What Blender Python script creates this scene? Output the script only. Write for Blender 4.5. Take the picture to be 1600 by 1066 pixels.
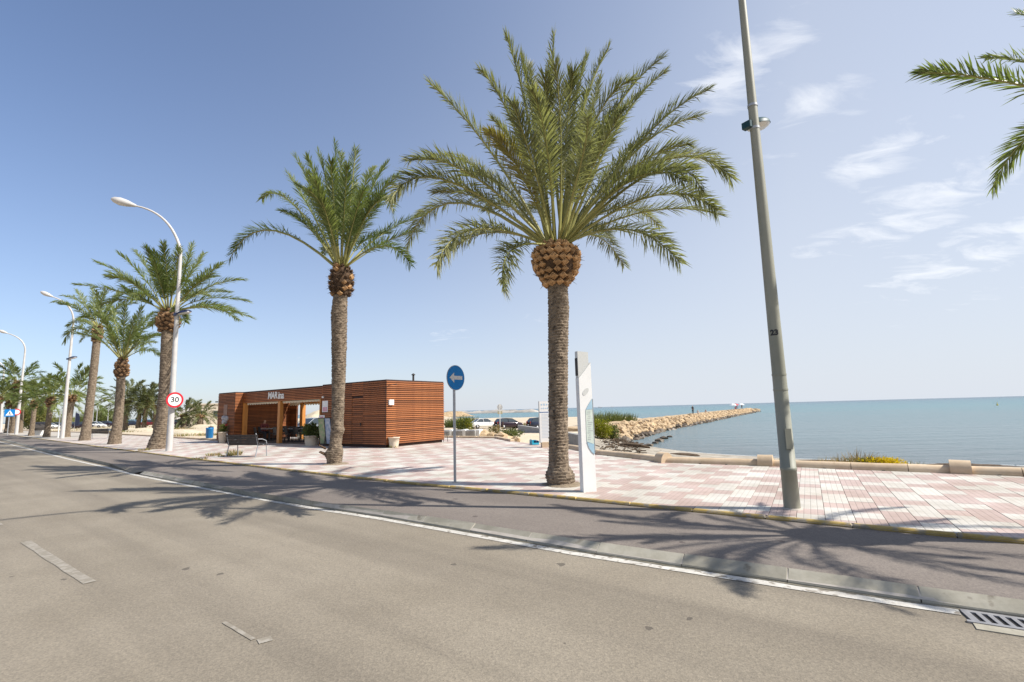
import bpy, bmesh, math, random
import numpy as np
from mathutils import Vector, Matrix, noise as mnoise
from mathutils.geometry import tessellate_polygon

for _o in list(bpy.data.objects):
    bpy.data.objects.remove(_o)
SC = bpy.context.scene
COL = SC.collection
R = math.radians
rnd = random.Random(7)

# ------------------------------------------------------------------ camera
FPX = 778.0
ROLL = R(1.5)
PITCH = math.atan(106.8 * math.cos(ROLL) / FPX)
CAM = np.array([0.0, 0.0, 1.7])
_f = np.array([0, math.cos(PITCH), math.sin(PITCH)])
_u0 = np.array([0, -math.sin(PITCH), math.cos(PITCH)])
_r0 = np.array([1.0, 0, 0])
_r = _r0 * math.cos(ROLL) - _u0 * math.sin(ROLL)
_u = _u0 * math.cos(ROLL) + _r0 * math.sin(ROLL)
cd = bpy.data.cameras.new('camera')
cam = bpy.data.objects.new('camera', cd)
COL.objects.link(cam)
cd.sensor_width = 36.0
cd.lens = FPX / 1600 * 36.0
cd.clip_start = 0.05
cd.clip_end = 60000
cam.matrix_world = Matrix(((_r[0], _u[0], -_f[0], CAM[0]), (_r[1], _u[1], -_f[1], CAM[1]),
                           (_r[2], _u[2], -_f[2], CAM[2]), (0, 0, 0, 1)))
SC.camera = cam

# ------------------------------------------------------------------ sun, sky, exposure
SUN_DIR = Vector((0.69, -0.148, 0.708)).normalized()       # towards the sun
sl = bpy.data.lights.new('sun', 'SUN')
sl.energy = 5.0
sl.angle = R(0.53)
sl.color = (1.0, 0.955, 0.88)
so = bpy.data.objects.new('sun', sl)
so.rotation_euler = SUN_DIR.to_track_quat('Z', 'Y').to_euler()
so.location = (30, -10, 40)
COL.objects.link(so)

W = bpy.data.worlds.new('World')
SC.world = W
W.use_nodes = True
wn, wl = W.node_tree.nodes, W.node_tree.links
wn.clear()
w_out = wn.new('ShaderNodeOutputWorld')
w_bg = wn.new('ShaderNodeBackground')
w_bg.inputs['Strength'].default_value = 0.101
sky = wn.new('ShaderNodeTexSky')
sky.sky_type = 'NISHITA'
sky.sun_disc = False
sky.sun_elevation = math.asin(SUN_DIR.z)
sky.sun_rotation = math.atan2(SUN_DIR.x, SUN_DIR.y)
sky.altitude = 0
sky.air_density = 1.0
sky.dust_density = 0.7
sky.ozone_density = 3.0


def W_math(op, a, b=None, c=None):
    n = wn.new('ShaderNodeMath')
    n.operation = op
    for i, v in enumerate((a, b, c)):
        if v is None:
            continue
        if isinstance(v, (int, float)):
            n.inputs[i].default_value = v
        else:
            wl.new(v, n.inputs[i])
    return n.outputs[0]


def build_sky():
    tc = wn.new('ShaderNodeTexCoord')
    sep = wn.new('ShaderNodeSeparateXYZ')
    wl.new(tc.outputs['Generated'], sep.inputs[0])
    zz = W_math('MAXIMUM', sep.outputs[2], 0.0)
    den = W_math('ADD', zz, 0.16)
    px = W_math('DIVIDE', sep.outputs[0], den)
    py = W_math('DIVIDE', sep.outputs[1], den)
    cmb = wn.new('ShaderNodeCombineXYZ')
    wl.new(px, cmb.inputs[0])
    wl.new(py, cmb.inputs[1])
    mp = wn.new('ShaderNodeMapping')
    mp.inputs['Rotation'].default_value = (0, 0, R(28))
    mp.inputs['Scale'].default_value = (1.0, 1.9, 1.0)
    wl.new(cmb.outputs[0], mp.inputs['Vector'])
    n1 = wn.new('ShaderNodeTexNoise')
    n1.inputs['Scale'].default_value = 4.2
    n1.inputs['Detail'].default_value = 9
    n1.inputs['Roughness'].default_value = 0.62
    n1.inputs['Distortion'].default_value = 0.6
    wl.new(mp.outputs[0], n1.inputs['Vector'])
    n2 = wn.new('ShaderNodeTexNoise')
    n2.inputs['Scale'].default_value = 0.55
    n2.inputs['Detail'].default_value = 2
    wl.new(cmb.outputs[0], n2.inputs['Vector'])
    # wisps that stand over the sea: direction (x/den, y/den), radius, amount
    def P(ix, iy, sx, sy, amt):
        d = _f * FPX + _r * (ix - 800) + _u * (533 - iy)
        d = d / np.linalg.norm(d)
        return d, sx / FPX, sy / FPX, amt
    patches = [P(1140, 125, 55, 50, .9), P(1235, 50, 55, 36, .7), P(1385, 240, 65, 30, .85), P(1440, 332, 90, 38, .82),
               P(1530, 392, 140, 30, .72), P(1250, 168, 85, 28, .6), P(1300, 375, 70, 26, .5), P(700, 521, 60, 18, .5),
               P(480, 553, 36, 10, .4), P(1270, 215, 80, 22, .45), P(1510, 470, 120, 22, .3), P(820, 510, 60, 14, .35)]
    mask = None
    for d, sx, sy, amt in patches:
        right = np.cross(d, [0, 0, 1.0])
        right /= np.linalg.norm(right)
        up = np.cross(right, d)
        # a little tilt of every wisp
        a = R(-14)
        right, up = right * math.cos(a) - up * math.sin(a), up * math.cos(a) + right * math.sin(a)
        acc = None
        for ax, s in ((right, sx), (up, sy)):
            dot = wn.new('ShaderNodeVectorMath')
            dot.operation = 'DOT_PRODUCT'
            wl.new(tc.outputs['Generated'], dot.inputs[0])
            dot.inputs[1].default_value = tuple(ax)
            q = W_math('POWER', W_math('ABSOLUTE', W_math('DIVIDE', dot.outputs['Value'], float(s))), 2.0)
            acc = q if acc is None else W_math('ADD', acc, q)
        front = wn.new('ShaderNodeVectorMath')
        front.operation = 'DOT_PRODUCT'
        wl.new(tc.outputs['Generated'], front.inputs[0])
        front.inputs[1].default_value = tuple(d)
        g = W_math('MULTIPLY', W_math('EXPONENT', W_math('MULTIPLY', acc, -0.8)), float(amt))
        g = W_math('MULTIPLY', g, W_math('GREATER_THAN', front.outputs['Value'], 0.0))
        mask = g if mask is None else W_math('MAXIMUM', mask, g)
    # the same kind of thin cloud elsewhere in the sky
    low = W_math('MULTIPLY', W_math('SUBTRACT', n2.outputs['Fac'], 0.52), 2.0)
    low = W_math('MAXIMUM', low, 0.0)
    mask = W_math('MAXIMUM', mask, W_math('MINIMUM', low, 0.3))
    # erosion of the patch by the noise
    c = W_math('SUBTRACT', W_math('ADD', n1.outputs['Fac'], W_math('MULTIPLY', mask, 0.42)), 0.70)
    c = W_math('MULTIPLY', c, 4.4)
    c = W_math('MINIMUM', W_math('MAXIMUM', c, 0.0), 1.0)
    c = W_math('MULTIPLY', c, W_math('MINIMUM', W_math('MULTIPLY', mask, 2.0), 1.0))
    c = W_math('MULTIPLY', c, 0.50)
    # humid air whitens the sky towards the horizon
    # (it reaches higher on the side of the sun)
    sd = wn.new('ShaderNodeVectorMath')
    sd.operation = 'DOT_PRODUCT'
    wl.new(tc.outputs['Generated'], sd.inputs[0])
    sd.inputs[1].default_value = tuple(Vector((SUN_DIR.x, SUN_DIR.y, 0)).normalized())
    k = W_math('MAXIMUM', W_math('SUBTRACT', 1.7, W_math('MULTIPLY', sd.outputs['Value'], 3.0)), 0.8)
    hz = W_math('EXPONENT', W_math('MULTIPLY', W_math('MULTIPLY', zz, k), -1.0))
    hz = W_math('MULTIPLY', hz, W_math('MINIMUM', W_math('MULTIPLY_ADD', sd.outputs['Value'], 0.55, 1.0), 0.97))
    mixh = wn.new('ShaderNodeMix')
    mixh.data_type = 'RGBA'
    wl.new(hz, mixh.inputs['Factor'])
    wb = wn.new('ShaderNodeMix')
    wb.data_type = 'RGBA'
    wb.blend_type = 'MULTIPLY'
    wb.inputs['Factor'].default_value = 1.0
    wl.new(sky.outputs[0], wb.inputs['A'])
    wb.inputs['B'].default_value = (0.97, 1.02, 1.14, 1)
    wl.new(wb.outputs['Result'], mixh.inputs['A'])
    mixh.inputs['B'].default_value = HORIZON_HAZE
    mix = wn.new('ShaderNodeMix')
    mix.data_type = 'RGBA'
    wl.new(c, mix.inputs['Factor'])
    wl.new(mixh.outputs['Result'], mix.inputs['A'])
    mix.inputs['B'].default_value = CLOUD_COL
    wl.new(mix.outputs['Result'], w_bg.inputs['Color'])
    wl.new(w_bg.outputs[0], w_out.inputs['Surface'])


HORIZON_HAZE = (5.2, 5.55, 6.1, 1)
CLOUD_COL = (8.0, 8.1, 8.3, 1)
build_sky()

SC.view_settings.view_transform = 'Standard'
SC.view_settings.look = 'None'
SC.view_settings.gamma = 1.0
SC.view_settings.use_curve_mapping = False
SC.view_settings.exposure = 0.5
SC.render.engine = 'CYCLES'
SC.cycles.use_denoising = True
SC.cycles.max_bounces = 6
SC.cycles.transparent_max_bounces = 8
SC.cycles.caustics_reflective = False
SC.cycles.caustics_refractive = False


# ------------------------------------------------------------------ where a photograph point lies in the world
def ray(x, y):
    return _f * FPX + _r * (x - 800) + _u * (533 - y)


def at(x, y, z=0.0):
    d = ray(x, y)
    return Vector(CAM + d * ((z - CAM[2]) / d[2]))


def at_depth(x, y, Y):
    d = ray(x, y)
    return Vector(CAM + d * (Y / d[1]))


def px_of(p):
    q = np.array(p, float) - CAM
    w = q @ _f
    return (800 + FPX * (q @ _r) / w, 533 - FPX * (q @ _u) / w) if w > 0.05 else (-9e3, -9e3)


# ------------------------------------------------------------------ materials
MATS = {}


def new_mat(name):
    m = bpy.data.materials.new(name)
    m.use_nodes = True
    nt = m.node_tree
    return m, nt.nodes, nt.links, nt.nodes['Principled BSDF']


def rgb(c):
    return (c[0], c[1], c[2], 1.0)


def M(name, c1, c2=None, scale=6.0, rough=0.7, bump=0.0, detail=5.0, objrand=0.0, metal=0.0, spec=0.5, bscale=None,
      stretch=None, spots=None, coords='Object', bdist=0.01, lo=0.35, hi=0.65):
    """A noise-mottled surface; objrand varies it from piece to piece; spots = (colour, scale, threshold)."""
    if name in MATS:
        return MATS[name]
    m, n, l, b = new_mat(name)
    tc = n.new('ShaderNodeTexCoord')
    vec = tc.outputs[coords]
    if stretch:
        mp = n.new('ShaderNodeMapping')
        mp.inputs['Scale'].default_value = stretch
        l.new(vec, mp.inputs['Vector'])
        vec = mp.outputs[0]
    col = None
    if c2 is not None:
        t = n.new('ShaderNodeTexNoise')
        t.inputs['Scale'].default_value = scale
        t.inputs['Detail'].default_value = detail
        t.inputs['Roughness'].default_value = 0.65
        l.new(vec, t.inputs['Vector'])
        r = n.new('ShaderNodeValToRGB')
        r.color_ramp.elements[0].position = lo
        r.color_ramp.elements[1].position = hi
        r.color_ramp.elements[0].color = rgb(c1)
        r.color_ramp.elements[1].color = rgb(c2)
        l.new(t.outputs['Fac'], r.inputs['Fac'])
        col = r.outputs[0]
    else:
        cn = n.new('ShaderNodeRGB')
        cn.outputs[0].default_value = rgb(c1)
        col = cn.outputs[0]
    if spots:
        t = n.new('ShaderNodeTexNoise')
        t.inputs['Scale'].default_value = spots[1]
        t.inputs['Detail'].default_value = 4
        l.new(tc.outputs[coords], t.inputs['Vector'])
        r = n.new('ShaderNodeMapRange')
        r.inputs['From Min'].default_value = spots[2]
        r.inputs['From Max'].default_value = spots[2] + 0.08
        l.new(t.outputs['Fac'], r.inputs['Value'])
        mx = n.new('ShaderNodeMix')
        mx.data_type = 'RGBA'
        l.new(r.outputs[0], mx.inputs['Factor'])
        l.new(col, mx.inputs['A'])
        mx.inputs['B'].default_value = rgb(spots[0])
        col = mx.outputs['Result']
    if objrand:
        oi = n.new('ShaderNodeObjectInfo')
        hs = n.new('ShaderNodeHueSaturation')
        mr = n.new('ShaderNodeMapRange')
        mr.inputs['To Min'].default_value = 1 - objrand
        mr.inputs['To Max'].default_value = 1 + objrand
        l.new(oi.outputs['Random'], mr.inputs['Value'])
        l.new(mr.outputs[0], hs.inputs['Value'])
        l.new(col, hs.inputs['Color'])
        col = hs.outputs[0]
    l.new(col, b.inputs['Base Color'])
    b.inputs['Roughness'].default_value = rough
    b.inputs['Metallic'].default_value = metal
    b.inputs['Specular IOR Level'].default_value = spec
    if bump:
        t = n.new('ShaderNodeTexNoise')
        t.inputs['Scale'].default_value = bscale or scale * 4
        t.inputs['Detail'].default_value = 6
        l.new(vec, t.inputs['Vector'])
        bp = n.new('ShaderNodeBump')
        bp.inputs['Strength'].default_value = bump
        bp.inputs['Distance'].default_value = bdist
        l.new(t.outputs['Fac'], bp.inputs['Height'])
        l.new(bp.outputs[0], b.inputs['Normal'])
    MATS[name] = m
    return m


def asphalt(name, base, tint, patch, stone):
    if name in MATS:
        return MATS[name]
    m, n, l, b = new_mat(name)
    tc = n.new('ShaderNodeTexCoord')
    vec = tc.outputs['Object']

    def nz(scale, detail, rough=0.6, stretch=None, v=vec):
        t = n.new('ShaderNodeTexNoise')
        t.inputs['Scale'].default_value = scale
        t.inputs['Detail'].default_value = detail
        t.inputs['Roughness'].default_value = rough
        if stretch:
            ro = n.new('ShaderNodeMapping')
            ro.inputs['Rotation'].default_value = (0, 0, R(38.5))
            l.new(v, ro.inputs['Vector'])
            mp = n.new('ShaderNodeMapping')
            mp.inputs['Scale'].default_value = stretch
            l.new(ro.outputs[0], mp.inputs['Vector'])
            v = mp.outputs[0]
        l.new(v, t.inputs['Vector'])
        return t.outputs['Fac']

    def ramp(fac, p0, p1, c0, c1):
        r = n.new('ShaderNodeValToRGB')
        r.color_ramp.elements[0].position = p0
        r.color_ramp.elements[1].position = p1
        r.color_ramp.elements[0].color = rgb(c0)
        r.color_ramp.elements[1].color = rgb(c1)
        l.new(fac, r.inputs['Fac'])
        return r.outputs[0]

    def mix(a, c, fac, mode='MIX'):
        x = n.new('ShaderNodeMix')
        x.data_type = 'RGBA'
        x.blend_type = mode
        if isinstance(fac, float):
            x.inputs['Factor'].default_value = fac
        else:
            l.new(fac, x.inputs['Factor'])
        l.new(a, x.inputs['A'])
        if isinstance(c, tuple):
            x.inputs['B'].default_value = rgb(c)
        else:
            l.new(c, x.inputs['B'])
        return x.outputs['Result']
    c = ramp(nz(0.45, 4), 0.32, 0.7, base, tint)
    # lanes worn smoother by tyres, running with the road
    c = mix(c, patch, ramp(nz(0.8, 3, stretch=(0.05, 1.1, 1)), 0.42, 0.66, (0, 0, 0), (0.75, 0.75, 0.75)))
    # stones of the wearing course
    v = n.new('ShaderNodeTexVoronoi')
    v.inputs['Scale'].default_value = 85
    l.new(vec, v.inputs['Vector'])
    c = mix(c, ramp(v.outputs['Color'], 0.1, 0.9, (0.62, 0.62, 0.62), (1.36, 1.34, 1.3)), 0.42, 'MULTIPLY')
    c = mix(c, ramp(nz(34, 4, 0.75), 0.3, 0.7, (0.72, 0.72, 0.72), (1.26, 1.25, 1.22)), 0.6, 'MULTIPLY')
    # oil drips and tar dots
    v2 = n.new('ShaderNodeTexVoronoi')
    v2.inputs['Scale'].default_value = 1.9
    v2.inputs['Randomness'].default_value = 1.0
    dv = n.new('ShaderNodeMapping')
    dn = n.new('ShaderNodeTexNoise')
    dn.inputs['Scale'].default_value = 9
    l.new(vec, dn.inputs['Vector'])
    ad = n.new('ShaderNodeMixRGB')
    ad.blend_type = 'ADD'
    ad.inputs[0].default_value = 0.12
    l.new(vec, ad.inputs[1])
    l.new(dn.outputs['Color'], ad.inputs[2])
    l.new(ad.outputs[0], v2.inputs['Vector'])
    sp = n.new('ShaderNodeSeparateColor')
    l.new(v2.outputs['Color'], sp.inputs[0])
    mm = n.new('ShaderNodeMath')
    mm.operation = 'MULTIPLY'
    mm.inputs[1].default_value = 0.095
    l.new(sp.outputs[0], mm.inputs[0])
    ls = n.new('ShaderNodeMath')
    ls.operation = 'LESS_THAN'
    l.new(v2.outputs['Distance'], ls.inputs[0])
    l.new(mm.outputs[0], ls.inputs[1])
    m6 = n.new('ShaderNodeMath')
    m6.operation = 'MULTIPLY'
    m6.inputs[1].default_value = 0.7
    l.new(ls.outputs[0], m6.inputs[0])
    c = mix(c, stone, m6.outputs[0])
    # hairline cracks
    v3 = n.new('ShaderNodeTexVoronoi')
    v3.feature = 'DISTANCE_TO_EDGE'
    v3.inputs['Scale'].default_value = 0.22
    ad2 = n.new('ShaderNodeMixRGB')
    ad2.blend_type = 'ADD'
    ad2.inputs[0].default_value = 0.9
    dn2 = n.new('ShaderNodeTexNoise')
    dn2.inputs['Scale'].default_value = 1.3
    dn2.inputs['Detail'].default_value = 8
    l.new(vec, dn2.inputs['Vector'])
    l.new(vec, ad2.inputs[1])
    l.new(dn2.outputs['Color'], ad2.inputs[2])
    l.new(ad2.outputs[0], v3.inputs['Vector'])
    c = mix(c, (0.055, 0.05, 0.045), ramp(v3.outputs['Distance'], 0.0, 0.0035, (0.12, 0.12, 0.12), (0, 0, 0)))
    l.new(c, b.inputs['Base Color'])
    b.inputs['Roughness'].default_value = 0.88
    b.inputs['Specular IOR Level'].default_value = 0.3
    bp = n.new('ShaderNodeBump')
    bp.inputs['Strength'].default_value = 0.3
    bp.inputs['Distance'].default_value = 0.004
    l.new(v.outputs['Distance'], bp.inputs['Height'])
    l.new(bp.outputs[0], b.inputs['Normal'])
    MATS[name] = m
    return m


def slab_mat(name, c1, c2, grid):
    """Vibrated paving tile: grooves cast into its face every 85 mm (along it, or both ways)."""
    m, n, l, b = new_mat(name)
    tc = n.new('ShaderNodeTexCoord')
    sep = n.new('ShaderNodeSeparateXYZ')
    l.new(tc.outputs['Object'], sep.inputs[0])

    def groove(out):
        a = n.new('ShaderNodeMath')
        a.operation = 'MULTIPLY'
        a.inputs[1].default_value = 1 / 0.085
        l.new(out, a.inputs[0])
        p = n.new('ShaderNodeMath')
        p.operation = 'PINGPONG'
        p.inputs[1].default_value = 0.5
        l.new(a.outputs[0], p.inputs[0])
        r = n.new('ShaderNodeMapRange')
        r.inputs['From Min'].default_value = 0.03
        r.inputs['From Max'].default_value = 0.09
        l.new(p.outputs[0], r.inputs['Value'])
        return r.outputs[0]
    h = groove(sep.outputs[0])
    if grid:
        h2 = groove(sep.outputs[1])
        mn = n.new('ShaderNodeMath')
        mn.operation = 'MINIMUM'
        l.new(h, mn.inputs[0])
        l.new(h2, mn.inputs[1])
        h = mn.outputs[0]
    ge = n.new('ShaderNodeTexCoord')
    t = n.new('ShaderNodeTexNoise')
    t.inputs['Scale'].default_value = 1.7
    t.inputs['Detail'].default_value = 8
    t.inputs['Roughness'].default_value = 0.7
    l.new(tc.outputs['Object'], t.inputs['Vector'])
    r = n.new('ShaderNodeValToRGB')
    r.color_ramp.elements[0].position = 0.3
    r.color_ramp.elements[1].position = 0.68
    r.color_ramp.elements[0].color = rgb(c1)
    r.color_ramp.elements[1].color = rgb(c2)
    l.new(t.outputs['Fac'], r.inputs['Fac'])
    # the grooves take a darker tone than the face
    mx = n.new('ShaderNodeMix')
    mx.data_type = 'RGBA'
    l.new(h, mx.inputs['Factor'])
    mx.inputs['A'].default_value = rgb([0.84 * v for v in c1])
    l.new(r.outputs[0], mx.inputs['B'])
    st = n.new('ShaderNodeTexNoise')
    st.inputs['Scale'].default_value = 0.55
    st.inputs['Detail'].default_value = 9
    st.inputs['Roughness'].default_value = 0.72
    l.new(tc.outputs['Object'], st.inputs['Vector'])
    sr = n.new('ShaderNodeValToRGB')
    sr.color_ramp.elements[0].position = 0.40
    sr.color_ramp.elements[1].position = 0.60
    sr.color_ramp.elements[0].color = (0.80, 0.77, 0.72, 1)
    sr.color_ramp.elements[1].color = (1.03, 1.03, 1.03, 1)
    l.new(st.outputs['Fac'], sr.inputs['Fac'])
    mm = n.new('ShaderNodeMix')
    mm.data_type = 'RGBA'
    mm.blend_type = 'MULTIPLY'
    mm.inputs['Factor'].default_value = 1.0
    l.new(mx.outputs['Result'], mm.inputs['A'])
    l.new(sr.outputs[0], mm.inputs['B'])
    mx = mm
    at_ = n.new('ShaderNodeAttribute')
    at_.attribute_name = 'tone'
    hs = n.new('ShaderNodeHueSaturation')
    mr = n.new('ShaderNodeMapRange')
    mr.inputs['To Min'].default_value = 0.93
    mr.inputs['To Max'].default_value = 1.06
    l.new(at_.outputs['Fac'], mr.inputs['Value'])
    l.new(mr.outputs[0], hs.inputs['Value'])
    l.new(mx.outputs['Result'], hs.inputs['Color'])
    l.new(hs.outputs[0], b.inputs['Base Color'])
    b.inputs['Roughness'].default_value = 0.7
    bp = n.new('ShaderNodeBump')
    bp.inputs['Strength'].default_value = 0.6
    bp.inputs['Distance'].default_value = 0.004
    l.new(h, bp.inputs['Height'])
    l.new(bp.outputs[0], b.inputs['Normal'])
    return m


def leaf_mat(name, c1, c2, rough=0.42, trans=0.3, through=(1.5, 1.6, 0.7, 1)):
    if name in MATS:
        return MATS[name]
    m, n, l, b = new_mat(name)
    at_ = n.new('ShaderNodeAttribute')
    at_.attribute_name = 'tone'
    oi = n.new('ShaderNodeObjectInfo')
    ad = n.new('ShaderNodeMath')
    ad.operation = 'ADD'
    sc = n.new('ShaderNodeMath')
    sc.operation = 'MULTIPLY'
    sc.inputs[1].default_value = 0.5
    l.new(oi.outputs['Random'], sc.inputs[0])
    sc2 = n.new('ShaderNodeMath')
    sc2.operation = 'MULTIPLY'
    sc2.inputs[1].default_value = 0.5
    l.new(at_.outputs['Fac'], sc2.inputs[0])
    l.new(sc.outputs[0], ad.inputs[0])
    l.new(sc2.outputs[0], ad.inputs[1])
    r = n.new('ShaderNodeValToRGB')
    r.color_ramp.elements[0].color = rgb(c1)
    r.color_ramp.elements[1].color = rgb(c2)
    r.color_ramp.elements[0].position = 0.15
    r.color_ramp.elements[1].position = 0.85
    l.new(ad.outputs[0], r.inputs['Fac'])
    l.new(r.outputs[0], b.inputs['Base Color'])
    b.inputs['Roughness'].default_value = rough
    b.inputs['Specular IOR Level'].default_value = 0.3
    tr = n.new('ShaderNodeBsdfTranslucent')
    gm = n.new('ShaderNodeMixRGB')
    gm.blend_type = 'MULTIPLY'
    gm.inputs[0].default_value = 1.0
    gm.inputs[2].default_value = through
    l.new(r.outputs[0], gm.inputs[1])
    l.new(gm.outputs[0], tr.inputs['Color'])
    ms = n.new('ShaderNodeMixShader')
    ms.inputs[0].default_value = trans
    l.new(b.outputs[0], ms.inputs[1])
    l.new(tr.outputs[0], ms.inputs[2])
    out = n['Material Output']
    l.new(ms.outputs[0], out.inputs['Surface'])
    MATS[name] = m
    return m


MAT_ROAD = asphalt('road_asphalt', (0.208, 0.178, 0.136), (0.280, 0.243, 0.190), (0.158, 0.135, 0.106), (0.07, 0.06, 0.05))
MAT_BIKE = asphalt('red_asphalt', (0.165, 0.140, 0.121), (0.212, 0.182, 0.159), (0.145, 0.122, 0.107), (0.07, 0.055, 0.05))
MAT_PAINT = M('road_paint', (0.40, 0.375, 0.33), (0.60, 0.57, 0.51), 5, 0.75, 0.3, 8, spots=((0.24, 0.21, 0.17), 11, 0.56))
MAT_PAINT_OLD = M('worn_road_paint', (0.25, 0.22, 0.175), (0.345, 0.312, 0.26), 8, 0.8, 0.3, 8, spots=((0.235, 0.205, 0.16), 12, 0.46), lo=.3, hi=.7)
MAT_KERB = M('kerb_concrete', (0.25, 0.228, 0.175), (0.35, 0.322, 0.258), 3, 0.85, 0.35, 8, objrand=0.16, spots=((0.16, 0.135, 0.10), 5, 0.62))
MAT_YELLOW = M('yellow_kerb_paint', (0.34, 0.225, 0.055), (0.46, 0.33, 0.115), 5, 0.8, 0.4, 8, objrand=0.16, spots=((0.27, 0.23, 0.17), 6, 0.53))
MAT_GROUT = M('paving_bed', (0.36, 0.32, 0.27), (0.46, 0.415, 0.36), 5, 0.95)
MAT_PINK = slab_mat('pink_tile', (0.42, 0.32, 0.285), (0.51, 0.40, 0.36), False)
MAT_WHITE = slab_mat('white_tile', (0.52, 0.49, 0.435), (0.62, 0.59, 0.54), True)
MAT_DIRT = M('sandy_ground', (0.40, 0.32, 0.215), (0.56, 0.47, 0.34), 0.35, 0.95, 0.5, 10, bscale=6, bdist=0.05, spots=((0.30, 0.25, 0.13), 0.5, 0.60))
MAT_BUMPER = M('sandstone_concrete', (0.50, 0.37, 0.235), (0.63, 0.49, 0.34), 2.2, 0.88, 0.4, 8, objrand=0.1, spots=((0.22, 0.15, 0.09), 5, 0.68))
MAT_GREY_CONC = M('grey_concrete', (0.25, 0.245, 0.235), (0.36, 0.35, 0.33), 3, 0.9, 0.3, 8, objrand=0.08)
MAT_WHITE_PLASTIC = M('white_paint', (0.80, 0.79, 0.77), (0.74, 0.73, 0.70), 2, 0.35, 0, 5)
MAT_GREY_METAL = M('galvanised_metal', (0.33, 0.34, 0.36), (0.41, 0.42, 0.43), 6, 0.42, 0, 5, metal=0.35)
MAT_LAMP_WHITE = M('pale_lamp_enamel', (0.46, 0.44, 0.42), (0.54, 0.52, 0.50), 3, 0.45)
MAT_POST_GREEN = M('weathered_green_grey_paint', (0.215, 0.215, 0.165), (0.29, 0.285, 0.225), 2.5, 0.55, 0.15, 8, stretch=(1, 1, 0.25), spots=((0.24, 0.22, 0.17), 4, 0.68))
MAT_TEAL = M('dark_teal_enamel', (0.010, 0.04, 0.052), (0.015, 0.06, 0.072), 4, 0.5, spec=.3)
MAT_DARKBLUE = M('dark_blue_enamel', (0.012, 0.018, 0.05), (0.02, 0.03, 0.08), 4, 0.35)
MAT_LENS = M('frosted_lamp_glass', (0.62, 0.60, 0.56), None, rough=0.25)
MAT_BLACK = M('black_plastic', (0.014, 0.014, 0.015), (0.028, 0.027, 0.026), 9, 0.45)
MAT_DARKMETAL = M('dark_bench_metal', (0.035, 0.03, 0.027), (0.06, 0.052, 0.047), 9, 0.65, spec=0.3)
MAT_SLAT = M('stained_wood', (0.230, 0.073, 0.021), (0.375, 0.132, 0.041), 5, 0.6, 0.2, 6, objrand=0.30, stretch=(0.5, 0.5, 9))
MAT_BACKING = M('dark_wood_backing', (0.035, 0.014, 0.008), (0.055, 0.022, 0.012), 4, 0.8)
MAT_POSTWOOD = M('orange_timber', (0.42, 0.16, 0.03), (0.54, 0.23, 0.05), 6, 0.5, 0.2, 6, stretch=(6, 6, 0.6))
MAT_AWNING = M('cream_canvas', (0.66, 0.55, 0.38), (0.74, 0.64, 0.47), 3, 0.9)
MAT_BLUE_SIGN = M('blue_sign_film', (0.004, 0.155, 0.43), (0.005, 0.17, 0.46), 3, 0.45, spec=.2)
MAT_RED = M('red_sign_film', (0.50, 0.012, 0.025), None, rough=0.35)
MAT_SIGNWHITE = M('white_sign_film', (0.72, 0.72, 0.70), None, rough=0.4)
MAT_SIGNGREY = M('grey_arrow_film', (0.52, 0.51, 0.49), None, rough=0.4)
MAT_INK = M('black_ink', (0.015, 0.015, 0.018), None, rough=0.5)
MAT_BIN = M('blue_plastic', (0.008, 0.14, 0.36), (0.012, 0.17, 0.42), 4, 0.4)
MAT_TURQ = M('turquoise_plastic', (0.02, 0.28, 0.42), (0.03, 0.36, 0.5), 6, 0.35)
MAT_POT = M('cream_planter', (0.55, 0.47, 0.36), (0.66, 0.57, 0.45), 3, 0.7)
MAT_LEAF = leaf_mat('palm_leaflet', (0.135, 0.142, 0.060), (0.265, 0.262, 0.135), 0.45, 0.42, (1.3, 1.4, .8, 1))
MAT_LEAF2 = leaf_mat('palm_leaflet_green', (0.100, 0.132, 0.040), (0.215, 0.240, 0.092), 0.45, 0.40, (1.3, 1.45, .75, 1))
MAT_LEAF_DRY = leaf_mat('palm_leaflet_yellowing', (0.22, 0.19, 0.06), (0.34, 0.29, 0.11), 0.5, 0.25)
MAT_LEAF_FAR = leaf_mat('palm_leaflet_dusty', (0.085, 0.098, 0.042), (0.16, 0.17, 0.08), 0.5, 0.2)
MAT_RACHIS = leaf_mat('palm_leaf_stalk', (0.25, 0.24, 0.075), (0.33, 0.31, 0.11), 0.4, 0.0)
MAT_TRUNK = M('palm_bark', (0.100, 0.074, 0.050), (0.275, 0.212, 0.150), 9, 0.95, 0.9, 10, bscale=38, bdist=0.02, spots=((0.055, 0.04, 0.03), 14, 0.60))
MAT_BOOT = M('cut_leaf_base', (0.28, 0.145, 0.055), (0.56, 0.34, 0.16), 11, 0.85, 0.5, 8, objrand=0.3, spots=((0.09, 0.045, 0.02), 13, 0.60))
MAT_FIBRE = M('palm_fibre', (0.052, 0.030, 0.017), (0.11, 0.066, 0.036), 12, 0.98, 0.8, 8)
MAT_ROCK = M('breakwater_limestone', (0.33, 0.225, 0.120), (0.55, 0.41, 0.255), 1.1, 0.9, 0.7, 10, objrand=0.2, bscale=5, bdist=0.08)
MAT_ROCKWET = M('wet_limestone', (0.075, 0.055, 0.035), (0.15, 0.11, 0.07), 1.3, 0.5, 0.6, 8, objrand=0.25, bscale=5, bdist=0.06)
MAT_FARROCK = M('far_breakwater_stone', (0.36, 0.325, 0.28), (0.50, 0.45, 0.39), 0.2, 0.95)
MAT_SOIL = M('planting_soil', (0.19, 0.145, 0.095), (0.28, 0.22, 0.15), 9, 0.98, 0.9, 8, bdist=0.03)
MAT_BUSH_Y = leaf_mat('yellow_green_leaf', (0.16, 0.165, 0.012), (0.34, 0.32, 0.025), 0.5, 0.3)
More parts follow.
